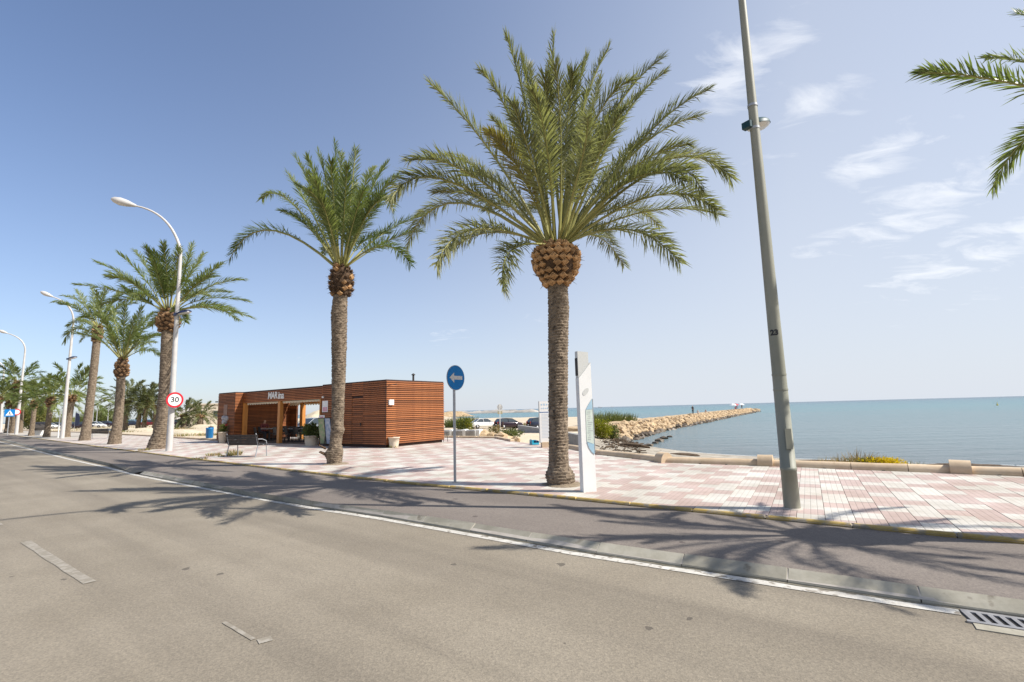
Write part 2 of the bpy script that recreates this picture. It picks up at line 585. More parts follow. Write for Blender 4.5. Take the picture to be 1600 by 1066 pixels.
MAT_BUSH = leaf_mat('shrub_leaf', (0.055, 0.075, 0.02), (0.135, 0.155, 0.045), 0.5, 0.3)
MAT_REED = leaf_mat('reed_leaf', (0.062, 0.080, 0.028), (0.15, 0.155, 0.065), 0.55, 0.3)
MAT_DRYGRASS = leaf_mat('dry_grass_blade', (0.24, 0.17, 0.085), (0.42, 0.32, 0.17), 0.7, 0.2)
MAT_FLOWER = leaf_mat('yellow_flower', (0.55, 0.40, 0.01), (0.68, 0.52, 0.02), 0.6, 0.2)
MAT_WEED = leaf_mat('weed_leaf', (0.10, 0.12, 0.03), (0.22, 0.21, 0.07), 0.6, 0.25)
MAT_SEAGRASS = M('dried_seagrass', (0.065, 0.042, 0.025), (0.13, 0.09, 0.055), 5, 0.95, 0.6, 8)
MAT_CARWHITE = M('white_car_paint', (0.74, 0.74, 0.72), None, rough=0.18)
MAT_CARDARK = M('black_cherry_car_paint', (0.022, 0.012, 0.020), None, rough=0.15)
MAT_CARNAVY = M('navy_car_paint', (0.018, 0.024, 0.045), None, rough=0.15)
MAT_CARSILVER = M('silver_car_paint', (0.42, 0.44, 0.45), None, rough=0.2, metal=0.5)
MAT_CARRED = M('dark_red_car_paint', (0.16, 0.02, 0.02), None, rough=0.2)
MAT_GLASS = M('tinted_car_glass', (0.03, 0.04, 0.045), None, rough=0.05, spec=0.9)
MAT_TYRE = M('tyre_rubber', (0.018, 0.018, 0.018), None, rough=0.85)
MAT_RIM = M('alloy_rim', (0.5, 0.5, 0.5), None, rough=0.3, metal=0.7)
MAT_TAIL = M('tail_lamp_plastic', (0.35, 0.01, 0.012), None, rough=0.2)
MAT_BEIGE = M('beige_render', (0.52, 0.45, 0.35), (0.60, 0.53, 0.43), 0.6, 0.9)
MAT_TERRA = M('reddish_earth', (0.33, 0.105, 0.055), (0.46, 0.18, 0.10), 0.9, 0.95, 0.6, 8)
MAT_PANELBLUE = M('map_blue', (0.30, 0.46, 0.57), (0.40, 0.55, 0.64), 5, 0.3)
MAT_PANELMAP = M('map_print', (0.50, 0.58, 0.52), (0.64, 0.68, 0.60), 9, 0.3)
MAT_PANELGREY = M('totem_pale_grey', (0.56, 0.56, 0.53), None, rough=0.4)
MAT_IRON = M('cast_iron', (0.30, 0.29, 0.29), (0.42, 0.41, 0.41), 9, 0.45, metal=0.55)
MAT_HOLE_SHADE = M('hole_shade', (0.008, 0.007, 0.007), None, rough=1.0)  # near-black colour stands for the shade inside the drain and wall holes


# ------------------------------------------------------------------ mesh building
class MB:
    """Collects vertices and faces for ONE mesh object."""

    def __init__(self):
        self.v, self.f, self.mi, self.smooth, self.tone = [], [], [], [], []

    def add(self, verts, faces, mi=0, smooth=False, tone=0.5):
        o = len(self.v)
        self.v.extend([tuple(p) for p in verts])
        for fc in faces:
            self.f.append(tuple(i + o for i in fc))
            self.mi.append(mi)
            self.smooth.append(smooth)
            self.tone.append(tone)

    def box(self, c, s, rz=0.0, mi=0, taper=1.0, rx=0.0, ry=0.0):
        h = Vector(s) / 2
        vs = []
        m = Matrix.Rotation(rz, 3, 'Z') @ Matrix.Rotation(ry, 3, 'Y') @ Matrix.Rotation(rx, 3, 'X')
        for z in (-1, 1):
            k = taper if z > 0 else 1.0
            for x, y in ((-1, -1), (1, -1), (1, 1), (-1, 1)):
                vs.append(Vector(c) + m @ Vector((x * h.x * k, y * h.y * k, z * h.z)))
        self.add(vs, [(3, 2, 1, 0), (4, 5, 6, 7), (0, 1, 5, 4), (1, 2, 6, 5), (2, 3, 7, 6), (3, 0, 4, 7)], mi)
        return self

    def seg_box(self, a, b, w, z0, z1, mi=0, bev=0.0):
        """A bar standing on the line a-b (width w across it) from z0 to z1, its top edges bevelled."""
        a, b = Vector((a[0], a[1], 0)), Vector((b[0], b[1], 0))
        d = (b - a).normalized()
        n = Vector((-d.y, d.x, 0)) * (w / 2)
        i = n * (1 - 2 * bev / w) if bev else n
        e = d * bev
        Z = lambda p, z: (p.x, p.y, z)
        lo = [Z(a - n, z0), Z(b - n, z0), Z(b + n, z0), Z(a + n, z0)]
        if not bev:
            hi = [Z(a - n, z1), Z(b - n, z1), Z(b + n, z1), Z(a + n, z1)]
            self.add(lo + hi, [(3, 2, 1, 0), (4, 5, 6, 7), (0, 1, 5, 4), (1, 2, 6, 5), (2, 3, 7, 6), (3, 0, 4, 7)], mi)
        else:
            md = [Z(a - n, z1 - bev), Z(b - n, z1 - bev), Z(b + n, z1 - bev), Z(a + n, z1 - bev)]
            hi = [Z(a - i + e, z1), Z(b - i - e, z1), Z(b + i - e, z1), Z(a + i + e, z1)]
            fs = [(3, 2, 1, 0), (8, 9, 10, 11)]
            for o in (0, 4):
                for k in range(4):
                    fs.append((o + k, o + (k + 1) % 4, o + 4 + (k + 1) % 4, o + 4 + k))
            self.add(lo + md + hi, fs, mi)
        return self

    def tube(self, pts, rads, n=10, mi=0, cap=True, smooth=True, tone=0.5):
        pts = [Vector(p) for p in pts]
        if not isinstance(rads, (list, tuple)):
            rads = [rads] * len(pts)
        vs, fs = [], []
        ref = None
        for i, p in enumerate(pts):
            t = (pts[min(i + 1, len(pts) - 1)] - pts[max(i - 1, 0)]).normalized()
            if ref is None:
                ref = Vector((1, 0, 0)) if abs(t.x) < 0.8 else Vector((0, 1, 0))
            a = (ref - t * ref.dot(t)).normalized()
            ref = a
            b = t.cross(a)
            for k in range(n):
                th = 2 * math.pi * k / n
                vs.append(p + (a * math.cos(th) + b * math.sin(th)) * rads[i])
        for i in range(len(pts) - 1):
            for k in range(n):
                k2 = (k + 1) % n
                fs.append((i * n + k, i * n + k2, (i + 1) * n + k2, (i + 1) * n + k))
        self.add(vs, fs, mi, smooth, tone)
        if cap:
            o = len(pts) - 1
            self.add([vs[k] for k in range(n)], [tuple(reversed(range(n)))], mi, False, tone)
            self.add([vs[o * n + k] for k in range(n)], [tuple(range(n))], mi, False, tone)
        return self

    def lathe(self, c, prof, n=20, mi=0, smooth=True, m=None):
        """prof = [(radius, z)] from bottom to top about a vertical axis through c."""
        vs, fs = [], []
        for r, z in prof:
            for k in range(n):
                th = 2 * math.pi * k / n
                p = Vector((r * math.cos(th), r * math.sin(th), z))
                vs.append(Vector(c) + (m @ p if m else p))
        for i in range(len(prof) - 1):
            for k in range(n):
                k2 = (k + 1) % n
                fs.append((i * n + k, i * n + k2, (i + 1) * n + k2, (i + 1) * n + k))
        self.add(vs, fs, mi, smooth)
        self.add([vs[k] for k in range(n)], [tuple(reversed(range(n)))], mi)
        self.add([vs[(len(prof) - 1) * n + k] for k in range(n)], [tuple(range(n))], mi)
        return self

    def prism(self, poly, d, mi=0, m=None):
        """poly = closed outline (3-D points), pushed along d."""
        poly = [Vector(p) for p in poly]
        if m:
            poly = [m @ p for p in poly]
        d = Vector(d)
        n = len(poly)
        tris = tessellate_polygon([poly])
        vs = poly + [p + d for p in poly]
        nr = Vector((0, 0, 0))
        for i in range(n):
            nr += poly[i].cross(poly[(i + 1) % n])
        flip = nr.dot(d) > 0
        fs = []
        for t in tris:
            fn = (poly[t[1]] - poly[t[0]]).cross(poly[t[2]] - poly[t[0]])
            t = tuple(t) if fn.dot(d) < 0 else tuple(reversed(t))
            fs.append(t)
            fs.append(tuple(n + i for i in reversed(t)))
        for i in range(n):
            j = (i + 1) % n
            fs.append((i, j, n + j, n + i) if flip else (j, i, n + i, n + j))
        self.add(vs, fs, mi)
        return self

    def mesh(self, name, mats):
        me = bpy.data.meshes.new(name)
        me.from_pydata(self.v, [], self.f)
        for m in (mats if isinstance(mats, (list, tuple)) else [mats]):
            me.materials.append(m)
        me.polygons.foreach_set('material_index', self.mi)
        me.polygons.foreach_set('use_smooth', self.smooth)
        a = me.attributes.new('tone', 'FLOAT', 'FACE')
        a.data.foreach_set('value', self.tone)
        me.update()
        return me

    def build(self, name, mats, parent=None, loc=None):
        o = bpy.data.objects.new(name, self.mesh(name, mats))
        COL.objects.link(o)
        if loc is not None:
            o.location = loc
        if parent is not None:
            o.parent = parent
        return o


def inst(name, me, parent=None, loc=(0, 0, 0), rz=0.0, sc=None, mw=None):
    o = bpy.data.objects.new(name, me)
    COL.objects.link(o)
    if mw is not None:
        o.matrix_local = mw
    else:
        o.location = loc
        o.rotation_euler = (0, 0, rz)
        if sc is not None:
            o.scale = sc if isinstance(sc, (tuple, list, Vector)) else (sc, sc, sc)
    if parent is not None:
        o.parent = parent
    return o


def tag(o, label=None, cat=None, group=None, kind=None):
    for k, v in (('label', label), ('category', cat), ('group', group), ('kind', kind)):
        if v:
            o[k] = v
    return o


def thing(name, label, cat, loc=(0, 0, 0), rz=0.0, group=None):
    o = bpy.data.objects.new(name, None)
    o.empty_display_size = 0.2
    COL.objects.link(o)
    o.location = loc
    o.rotation_euler = (0, 0, rz)
    return tag(o, label, cat, group)


def copy_tree(o, parent=None):
    c = o.copy()
    COL.objects.link(c)
    if parent is not None:
        c.parent = parent
    for ch in list(o.children):
        copy_tree(ch, c)
    return c


def text_mesh(s, size, depth=0.01, bold=0.0, sx=1.0, shear=0.0, spacing=1.0):
    """Lettering as a mesh in its local XY plane, centred, facing +Z."""
    cu = bpy.data.curves.new('lettering', 'FONT')
    cu.body = s
    cu.size = size
    cu.extrude = depth
    cu.offset = bold
    cu.shear = shear
    cu.space_character = spacing
    cu.align_x = 'CENTER'
    cu.align_y = 'CENTER'
    cu.resolution_u = 3
    o = bpy.data.objects.new('lettering', cu)
    COL.objects.link(o)
    dg = bpy.context.evaluated_depsgraph_get()
    me = bpy.data.meshes.new_from_object(o.evaluated_get(dg))
    bpy.data.objects.remove(o)
    if sx != 1.0:
        me.transform(Matrix.Diagonal((sx, 1, 1, 1)))
    me.materials.clear()
    return me


def frame_matrix(origin, xaxis, normal):
    """Local XY plane facing 'normal', local X along xaxis, local Y up."""
    x = Vector(xaxis).normalized()
    z = Vector(normal).normalized()
    y = z.cross(x).normalized()
    x = y.cross(z).normalized()
    m = Matrix((x, y, z)).transposed().to_4x4()
    m.translation = Vector(origin)
    return m


def resample(pl, step):
    out = [Vector(pl[0])]
    for a, b in zip(pl[:-1], pl[1:]):
        a, b = Vector(a), Vector(b)
        n = max(1, round((b - a).length / step))
        for i in range(1, n + 1):
            out.append(a.lerp(b, i / n))
    return out


def smooth_line(pl, it=3):
    pl = [Vector(p) for p in pl]
    for _ in range(it):
        q = [pl[0]]
        for a, b in zip(pl[:-1], pl[1:]):
            q += [a.lerp(b, .25), a.lerp(b, .75)]
        q.append(pl[-1])
        pl = q
    return pl


def strip(left, right, name, mat, kind='structure', parent=None, dz=0.0):
    n = min(len(left), len(right))
    b = MB()
    vs = [Vector(p) + Vector((0, 0, dz)) for p in left[:n]] + [Vector(p) + Vector((0, 0, dz)) for p in right[:n]]
    fs = []
    for i in range(n - 1):
        fs.append((i, i + 1, n + i + 1, n + i))
    # face up
    a = Vector(vs[1]) - Vector(vs[0])
    c = Vector(vs[n]) - Vector(vs[0])
    if a.cross(c).z < 0:
        fs = [tuple(reversed(f)) for f in fs]
    b.add(vs, fs)
    o = b.build(name, mat, parent)
    if kind:
        o['kind'] = kind
    return o

# =================================================================== THE SETTING
SEA_Z = -1.8
LOT_Z = -1.0
PZ = 0.14           # promenade paving
BZ = 0.10           # cycle lane


def V2(p):
    return np.array([p[0], p[1]], float)


# ---- water's edge, clockwise round the land
SHORE = [(70, -24), (38, 12), (25.5, 25.7), (21.0, 28.3), (17.3, 31.8), (13.8, 36.0), (11.4, 40.2), (10.6, 42.8), (10.2, 47.0), (10.2, 53.0),
         (14.0, 65.0), (23.0, 84.0), (30, 102), (33, 128), (24, 149), (10, 168), (-14, 178), (-32, 225), (-70, 250), (-150, 290), (-330, 420),
         (-900, 900), (-2500, 1600), (-6000, 1500), (-6000, -6000), (6000, -6000), (6000, -3200), (400, -260)]


def poly_dist(P, poly):
    """signed distance (inside positive) of points P (n,2)"""
    poly = np.array(poly, float)
    d = np.full(len(P), 1e18)
    ins = np.zeros(len(P), bool)
    for a, b in zip(poly, np.roll(poly, -1, axis=0)):
        ab = b - a
        t = np.clip(((P - a) @ ab) / (ab @ ab), 0, 1)
        q = P - (a + t[:, None] * ab)
        d = np.minimum(d, (q ** 2).sum(1))
        cond = ((a[1] > P[:, 1]) != (b[1] > P[:, 1]))
        with np.errstate(divide='ignore', invalid='ignore'):
            xi = (b[0] - a[0]) * (P[:, 1] - a[1]) / (b[1] - a[1]) + a[0]
        ins ^= cond & (P[:, 0] < xi)
    return np.where(ins, 1, -1) * np.sqrt(d)


def land_z(X, Y):
    s = np.clip((Y - 34) / 26, 0, 1)
    s = s * s * (3 - 2 * s)
    w = np.clip((X + 34) / 18, 0, 1)
    w = w * w * (3 - 2 * w)
    return -0.035 - s * w * (0.035 - LOT_Z - 0.07)


def beach_rise(d, Y):
    k = 0.062 + 0.21 * np.clip((Y - 32) / 8, 0, 1)
    return np.where(d > 0, np.where(d < 17, d * k, 17 * k + (d - 17) * 0.4), d * 0.07)


def ground_z(x, y):
    d = poly_dist(np.array([[x, y]], float), SHORE)
    return float(min(land_z(np.array([x]), np.array([y]))[0], SEA_Z + beach_rise(d, np.array([y], float))[0]))


def on_ground(px, py):
    d = ray(px, py)
    t = 0.004
    while t < 2.0:
        p = CAM + d * t
        if p[2] <= max(SEA_Z, ground_z(p[0], p[1])):
            break
        t *= 1.01
    return Vector((p[0], p[1], ground_z(p[0], p[1])))


def build_ground():
    gx = np.concatenate([[-6000, -3000, -1500, -800, -500, -350, -260, -200, -160], np.arange(-130, -40, 3.0), np.arange(-40, 60, 1.0), np.arange(60, 90, 4), [110, 160, 260, 500, 1500, 6000]])
    gy = np.concatenate([[-6000, -2000, -700, -250, -120, -60, -30, -15], np.arange(-6, 66, 1.0), np.arange(66, 260, 4.0), [280, 320, 380, 460, 600, 800, 1100, 1600]])
    XX, YY = np.meshgrid(gx, gy)
    P = np.stack([XX.ravel(), YY.ravel()], 1)
    d = poly_dist(P, SHORE)
    z = land_z(P[:, 0], P[:, 1])
    z = np.minimum(z, SEA_Z + beach_rise(d, P[:, 1]))
    z = np.maximum(z, -6.0)
    for i, (x, y) in enumerate(P):
        if -120 < x < 70 and 12 < y < 200 and d[i] > -3:
            far = min(1.0, max(0.0, (y - 24) / 16)) if x < 4 else min(1.0, max(0, d[i] / 3))
            k = 0.07 * (mnoise.noise((x * .23, y * .23, 1)) + .5 * mnoise.noise((x * .6, y * .6, 7)))
            z[i] += k * far
    nx = len(gx)
    b = MB()
    fs = []
    for j in range(len(gy) - 1):
        for i in range(nx - 1):
            a = j * nx + i
            fs.append((a, a + 1, a + nx + 1, a + nx))
    b.add(np.column_stack([P, z]).tolist(), fs, 0, True)
    return b


def ground_material():
    m, n, l, b = new_mat('sandy_land')
    tc = n.new('ShaderNodeTexCoord')
    vec = tc.outputs['Object']

    def nz(s, d, r=.6):
        t = n.new('ShaderNodeTexNoise')
        t.inputs['Scale'].default_value = s
        t.inputs['Detail'].default_value = d
        t.inputs['Roughness'].default_value = r
        l.new(vec, t.inputs['Vector'])
        return t.outputs['Fac']

    def ramp(f, p0, p1, c0, c1):
        r = n.new('ShaderNodeValToRGB')
        r.color_ramp.elements[0].position, r.color_ramp.elements[1].position = p0, p1
        r.color_ramp.elements[0].color, r.color_ramp.elements[1].color = rgb(c0), rgb(c1)
        l.new(f, r.inputs['Fac'])
        return r.outputs[0]

    def mix(a, c, f):
        x = n.new('ShaderNodeMix')
        x.data_type = 'RGBA'
        l.new(f, x.inputs['Factor'])
        l.new(a, x.inputs['A'])
        l.new(c, x.inputs['B']) if not isinstance(c, tuple) else setattr(x.inputs['B'], 'default_value', rgb(c))
        return x.outputs['Result']
    c = ramp(nz(.3, 10), .32, .66, (.44, .35, .235), (.60, .51, .38))
    c = mix(c, (.26, .205, .10), ramp(nz(.16, 9, .7), .56, .66, (0, 0, 0), (.75, .75, .75)))
    # grey wet sand and weed below the tide mark
    sp = n.new('ShaderNodeSeparateXYZ')
    l.new(vec, sp.inputs[0])
    ad = n.new('ShaderNodeMath')
    ad.operation = 'MULTIPLY_ADD'
    ad.inputs[1].default_value = 0.9
    l.new(nz(.7, 8, .7), ad.inputs[0])
    l.new(sp.outputs[2], ad.inputs[2])
    mr = n.new('ShaderNodeMapRange')
    mr.inputs['From Min'].default_value = -0.3
    mr.inputs['From Max'].default_value = 0.15
    mr.inputs['To Min'].default_value = 1
    mr.inputs['To Max'].default_value = 0
    l.new(ad.outputs[0], mr.inputs['Value'])
    beach = ramp(nz(1.1, 10, .72), .42, .62, (.27, .235, .185), (.44, .395, .32))
    beach = mix(beach, (.075, .052, .035), ramp(nz(.55, 10, .75), .55, .62, (0, 0, 0), (.85, .85, .85)))
    sx = n.new('ShaderNodeMapRange')
    sx.inputs['From Min'].default_value = 0.0
    sx.inputs['From Max'].default_value = 4.0
    l.new(sp.outputs[0], sx.inputs['Value'])
    sy = n.new('ShaderNodeMapRange')
    sy.inputs['From Min'].default_value = 54
    sy.inputs['From Max'].default_value = 46
    l.new(sp.outputs[1], sy.inputs['Value'])
    mu = n.new('ShaderNodeMath')
    mu.operation = 'MULTIPLY'
    l.new(sx.outputs[0], mu.inputs[0])
    l.new(sy.outputs[0], mu.inputs[1])
    mu2 = n.new('ShaderNodeMath')
    mu2.operation = 'MULTIPLY'
    l.new(mu.outputs[0], mu2.inputs[0])
    l.new(mr.outputs[0], mu2.inputs[1])
    c = mix(c, beach, mu2.outputs[0])
    l.new(c, b.inputs['Base Color'])
    b.inputs['Roughness'].default_value = .95
    bp = n.new('ShaderNodeBump')
    bp.inputs['Strength'].default_value = .6
    bp.inputs['Distance'].default_value = .06
    l.new(nz(5, 9, .7), bp.inputs['Height'])
    l.new(bp.outputs[0], b.inputs['Normal'])
    return m


g_ = build_ground().build('ground', ground_material())
g_['kind'] = 'structure'


def sea_material():
    m, n, l, b = new_mat('sea_water')
    tc = n.new('ShaderNodeTexCoord')
    vec = tc.outputs['Object']

    def nz(s, d, stretch, rot, r=.55):
        t = n.new('ShaderNodeTexNoise')
        t.inputs['Scale'].default_value = s
        t.inputs['Detail'].default_value = d
        t.inputs['Roughness'].default_value = r
        mp = n.new('ShaderNodeMapping')
        mp.inputs['Rotation'].default_value = (0, 0, R(rot))
        mp.inputs['Scale'].default_value = stretch
        l.new(vec, mp.inputs['Vector'])
        l.new(mp.outputs[0], t.inputs['Vector'])
        return t.outputs['Fac']

    def math_(op, a, c, d=None):
        x = n.new('ShaderNodeMath')
        x.operation = op
        for i, v in enumerate((a, c, d)):
            if v is None:
                continue
            if isinstance(v, (int, float)):
                x.inputs[i].default_value = v
            else:
                l.new(v, x.inputs[i])
        return x.outputs[0]
    big = nz(.42, 4, (.14, 1.0, 1), 6)
    small = nz(1.9, 4, (.3, 1.0, 1), 10)
    h = math_('ADD', math_('MULTIPLY', big, .8), math_('MULTIPLY', small, .34))
    bp = n.new('ShaderNodeBump')
    bp.inputs['Strength'].default_value = .85
    bp.inputs['Distance'].default_value = .8
    l.new(h, bp.inputs['Height'])
    l.new(bp.outputs[0], b.inputs['Normal'])
    # weed beds and sand under the water: grey near the beach, turquoise over sand, deep blue far out
    sp = n.new('ShaderNodeSeparateXYZ')
    l.new(vec, sp.inputs[0])
    out = math_('ADD', math_('MULTIPLY', sp.outputs[1], .80), math_('MULTIPLY', sp.outputs[0], .42))   # metres off the beach
    wob = math_('ADD', out, math_('MULTIPLY', math_('SUBTRACT', nz(.035, 5, (.4, 1, 1), 15), .5), math_('MULTIPLY', out, 1.1)))
    lg = math_('LOGARITHM', math_('MAXIMUM', wob, 1.0), 10.0)
    r = n.new('ShaderNodeValToRGB')
    e = r.color_ramp.elements
    e[0].position, e[0].color = 0.0, rgb((.110, .135, .140))
    e[1].position, e[1].color = 1.0, rgb((.022, .070, .115))
    for p, c in ((.17, (.118, .172, .180)), (.30, (.095, .165, .175)), (.46, (.062, .170, .185)), (.64, (.036, .135, .165)), (.84, (.024, .092, .130))):
        x = e.new(p)
        x.color = rgb(c)
    mr = n.new('ShaderNodeMapRange')
    mr.inputs['From Min'].default_value = 1.45
    mr.inputs['From Max'].default_value = 3.6
    l.new(lg, mr.inputs['Value'])
    l.new(mr.outputs[0], r.inputs['Fac'])
    l.new(r.outputs[0], b.inputs['Base Color'])
    b.inputs['Roughness'].default_value = .2
    b.inputs['IOR'].default_value = 1.33
    b.inputs['Specular IOR Level'].default_value = .2
    return m


b_ = MB()
ys = [-9000, -200, 0, 60, 200, 800, 3000, 9000, 30000]
xs = [-30000, -9000, -2000, -400, -100, 0, 100, 400, 2000, 9000, 30000]
vs_ = [(x, y, SEA_Z) for y in ys for x in xs]
fs_ = [(j * len(xs) + i, j * len(xs) + i + 1, (j + 1) * len(xs) + i + 1, (j + 1) * len(xs) + i) for j in range(len(ys) - 1) for i in range(len(xs) - 1)]
b_.add(vs_, fs_)
o_ = b_.build('sea', sea_material())
o_['kind'] = 'structure'

# ---- lines of the street, read off the photograph and laid on the ground
YEL = [at(x, y, PZ) for x, y in [(0, 677), (45, 683.2), (100, 690.2), (175, 700), (300, 715.5), (400, 727), (500, 738.3), (600, 749), (700, 758.5), (800, 767.3),
                                 (900, 776.6), (1077, 793.5), (1300, 814.5), (1450, 828.5), (1600, 842)]]
YEL = [YEL[0] + (YEL[0] - YEL[1]).normalized() * 300] + YEL + [YEL[-1] + (YEL[-1] - YEL[-2]).normalized() * 40]
YELs = smooth_line(YEL, 2)
SEP_B = [at(x, y, BZ) for x, y in [(225, 736.3), (400, 770), (500, 784.5), (600, 797.5), (760, 820.5), (900, 842.5), (1000, 857), (1244, 890), (1400, 911.5), (1600, 938)]]
SEP_R = [at(x, y, 0) for x, y in [(207, 740), (400, 777), (500, 794), (600, 809), (760, 837), (900, 861.5), (1000, 877), (1244, 914), (1400, 938), (1600, 966)]]
for s in (SEP_B, SEP_R):
    s.append(s[-1] + (s[-1] - s[-3]).normalized() * 22)
SEP2_B = [at(x, y, BZ) for x, y in [(0, 684.5), (40, 694.5), (70, 702), (110, 711), (172, 724)]]
SEP2_R = [at(x, y, 0) for x, y in [(0, 687), (40, 697.5), (70, 705.5), (110, 715), (172, 728)]]
e_ = (SEP2_B[0] - SEP2_B[2]).normalized()
SEP2_B = [SEP2_B[0] + e_ * 250] + SEP2_B
SEP2_R = [SEP2_R[0] + e_ * 250] + SEP2_R


def offset(pl, d):
    out = []
    for i, p in enumerate(pl):
        t = pl[min(i + 1, len(pl) - 1)] - pl[max(i - 1, 0)]
        t.z = 0
        t.normalize()
        out.append(Vector((p.x + t.y * d, p.y - t.x * d, p.z)))
    return out


def flat(pl, z):
    return [Vector((p[0], p[1], z)) for p in pl]


# road: from the separating kerb across to the other side behind the camera
road_edge = flat(SEP2_R + SEP_R, 0.0)
far_edge = [p + Vector((-0.62, -0.785, 0)) * 13 for p in road_edge]
strip([p + Vector((0.62, 0.785, 0)) * .7 for p in road_edge], far_edge, 'road', MAT_ROAD)
# cycle lane between the two kerbs
bike_b = flat(SEP2_B + SEP_B, BZ)
n_ = 40


def along(pl, n):
    seg = [0]
    for a, b in zip(pl[:-1], pl[1:]):
        seg.append(seg[-1] + (b - a).length)
    out = []
    for i in range(n + 1):
        s = seg[-1] * i / n
        k = max(j for j in range(len(seg)) if seg[j] <= s + 1e-9)
        k = min(k, len(pl) - 2)
        t = (s - seg[k]) / max(1e-9, seg[k + 1] - seg[k])
        out.append(pl[k].lerp(pl[k + 1], t))
    return out


def clip_box(pl, x0):
    return [p for p in pl if p.x > x0]


def nearest_on(pl, p):
    best = None
    for a, b in zip(pl[:-1], pl[1:]):
        ab = b - a
        t = max(0, min(1, (p - a).dot(ab) / max(1e-9, ab.dot(ab))))
        q = a + ab * t
        d = (q - p).length
        if best is None or d < best[0]:
            best = (d, q)
    return best[1]


yel_line = flat(YELs, BZ)
lane_in = [p for p in yel_line]
lane_out = [nearest_on(bike_b, p) for p in lane_in]
strip(lane_in, lane_out, 'cycle_lane', MAT_BIKE)
# the lane meets the road where the separating kerb is interrupted
strip([SEP2_B[-1], SEP_B[0]], [Vector((SEP2_R[-1].x, SEP2_R[-1].y, .004)), Vector((SEP_R[0].x, SEP_R[0].y, .004))], 'lane_ramp', MAT_ROAD)


# ---- separating kerb: single stones, joints open
def kerb_stones(root, bl, rl, step, top_b, top_r):
    nb = resample(flat(bl, 0), step)
    acc = 0
    i0 = 0
    pts = along(flat(bl, 0), max(1, int(sum((b - a).length for a, b in zip(bl[:-1], bl[1:])) / step)))
    for a, b in zip(pts[:-1], pts[1:]):
        m = (a + b) / 2
        d = (b - a).normalized()
        ra, rb = nearest_on(flat(rl, 0), a), nearest_on(flat(rl, 0), b)
        g = d * 0.004
        q = MB()
        ub = 0.004 * rnd.uniform(-1, 1)
        c = 0.012
        wa, wb = (ra - a), (rb - b)
        lo = [a + g, b - g, rb - g, ra + g]
        hi = [a + g * 2 + wa * .02, b - g * 2 + wb * .02, rb - g * 2 - wb * .05, ra + g * 2 - wa * .05]
        zb, zr = top_b + ub, top_r + ub
        vs = [(p.x, p.y, -0.05) for p in lo] + [(p.x, p.y, z) for p, z in zip(lo, (zb - c, zb - c, zr - c, zr - c))] + [(p.x, p.y, z) for p, z in zip(hi, (zb, zb, zr, zr))]
        fs = [(8, 9, 10, 11)]
        for o in (0, 4):
            for k in range(4):
                fs.append((o + k, o + (k + 1) % 4, o + 4 + (k + 1) % 4, o + 4 + k))
        # keep outward orientation
        n0 = (Vector(vs[9]) - Vector(vs[8])).cross(Vector(vs[11]) - Vector(vs[8]))
        if n0.z < 0:
            fs = [tuple(reversed(f)) for f in fs]
        q.add(vs, fs)
        q.build('kerb_stone', MAT_KERB, root)


ca_, cb_ = along(flat(SEP_B, .0965), 60), along(flat(SEP_R, .03), 60)
sk = tag(strip(ca_, [nearest_on(flat(SEP_R, .028), p).lerp(p, .06) for p in ca_], 'lane_kerb', MAT_GROUT), kind='structure')
kerb_stones(sk, SEP_B, SEP_R, 0.98, 0.105, 0.030)
kerb_stones(sk, [p for p in SEP2_B if p.x > -60], [p for p in SEP2_R if p.x > -60], 0.98, 0.105, 0.030)
# ---- yellow painted kerb: single stones
yk_line = flat(YELs, 0)
vis = [p for p in yk_line if -75 < p.x < 14]
yk = tag(strip(offset(vis, -0.01), offset(vis, 0.10), 'pavement_kerb', MAT_GROUT, dz=PZ - .02), kind='structure')
pts_ = along(vis, int(sum((b - a).length for a, b in zip(vis[:-1], vis[1:])) / 1.0))
for i_, (a_, b_2) in enumerate(zip(pts_[:-1], pts_[1:])):
    d_ = (b_2 - a_).normalized() * 0.007
    q_ = MB()
    nn = Vector((d_.y, -d_.x, 0)).normalized() * rnd.uniform(-.006, .006) + Vector((d_.y, -d_.x, 0)).normalized() * 0.045
    q_.seg_box(a_ + d_ + nn, b_2 - d_ + nn, 0.085, 0.0, PZ + .008 + rnd.uniform(-.006, .004), bev=0.016)
    q_.build('kerb_stone', MAT_YELLOW, yk)

# ---- promenade bed and its paving slabs
BUMP = [at(x, y, PZ) for x, y in [(858, 697), (893, 702.5), (930, 710.5), (960, 713.5), (1000, 718), (1035, 723), (1200, 728.5), (1330, 734), (1420, 737.5), (1490, 740), (1600, 745)]]
BUMP = BUMP + [BUMP[-1] + (BUMP[-1] - BUMP[-3]).normalized() * 30]
BACK = [at(x, y, PZ) for x, y in [(0, 672.3), (140, 676.3), (190, 679.3), (241, 682.3), (300, 686.3), (345, 689)]]
BACK = [BACK[0] + (BACK[0] - BACK[1]).normalized() * 200] + BACK
BACK2 = [Vector((-16.5, 36.5, PZ)), Vector((-4.3, 30.3, PZ)), Vector((-1.0, 28.1, PZ)), Vector((-0.1, 24.9, PZ)), Vector((1.05, 22.6, PZ))]
prom_out = BACK + BACK2 + BUMP
prom_in = flat(YELs, PZ)
poly_ = prom_out + list(reversed(prom_in))
b_ = MB()
tris_ = tessellate_polygon([[Vector((p.x, p.y, 0)) for p in poly_]])
vs_ = [(p.x, p.y, PZ - 0.016) for p in poly_]
fs_ = []
for t in tris_:
    a, b, c = (Vector(vs_[i]) for i in t)
    fs_.append(tuple(t) if (b - a).cross(c - a).z > 0 else tuple(reversed(t)))
b_.add(vs_, fs_)
n0 = len(poly_)
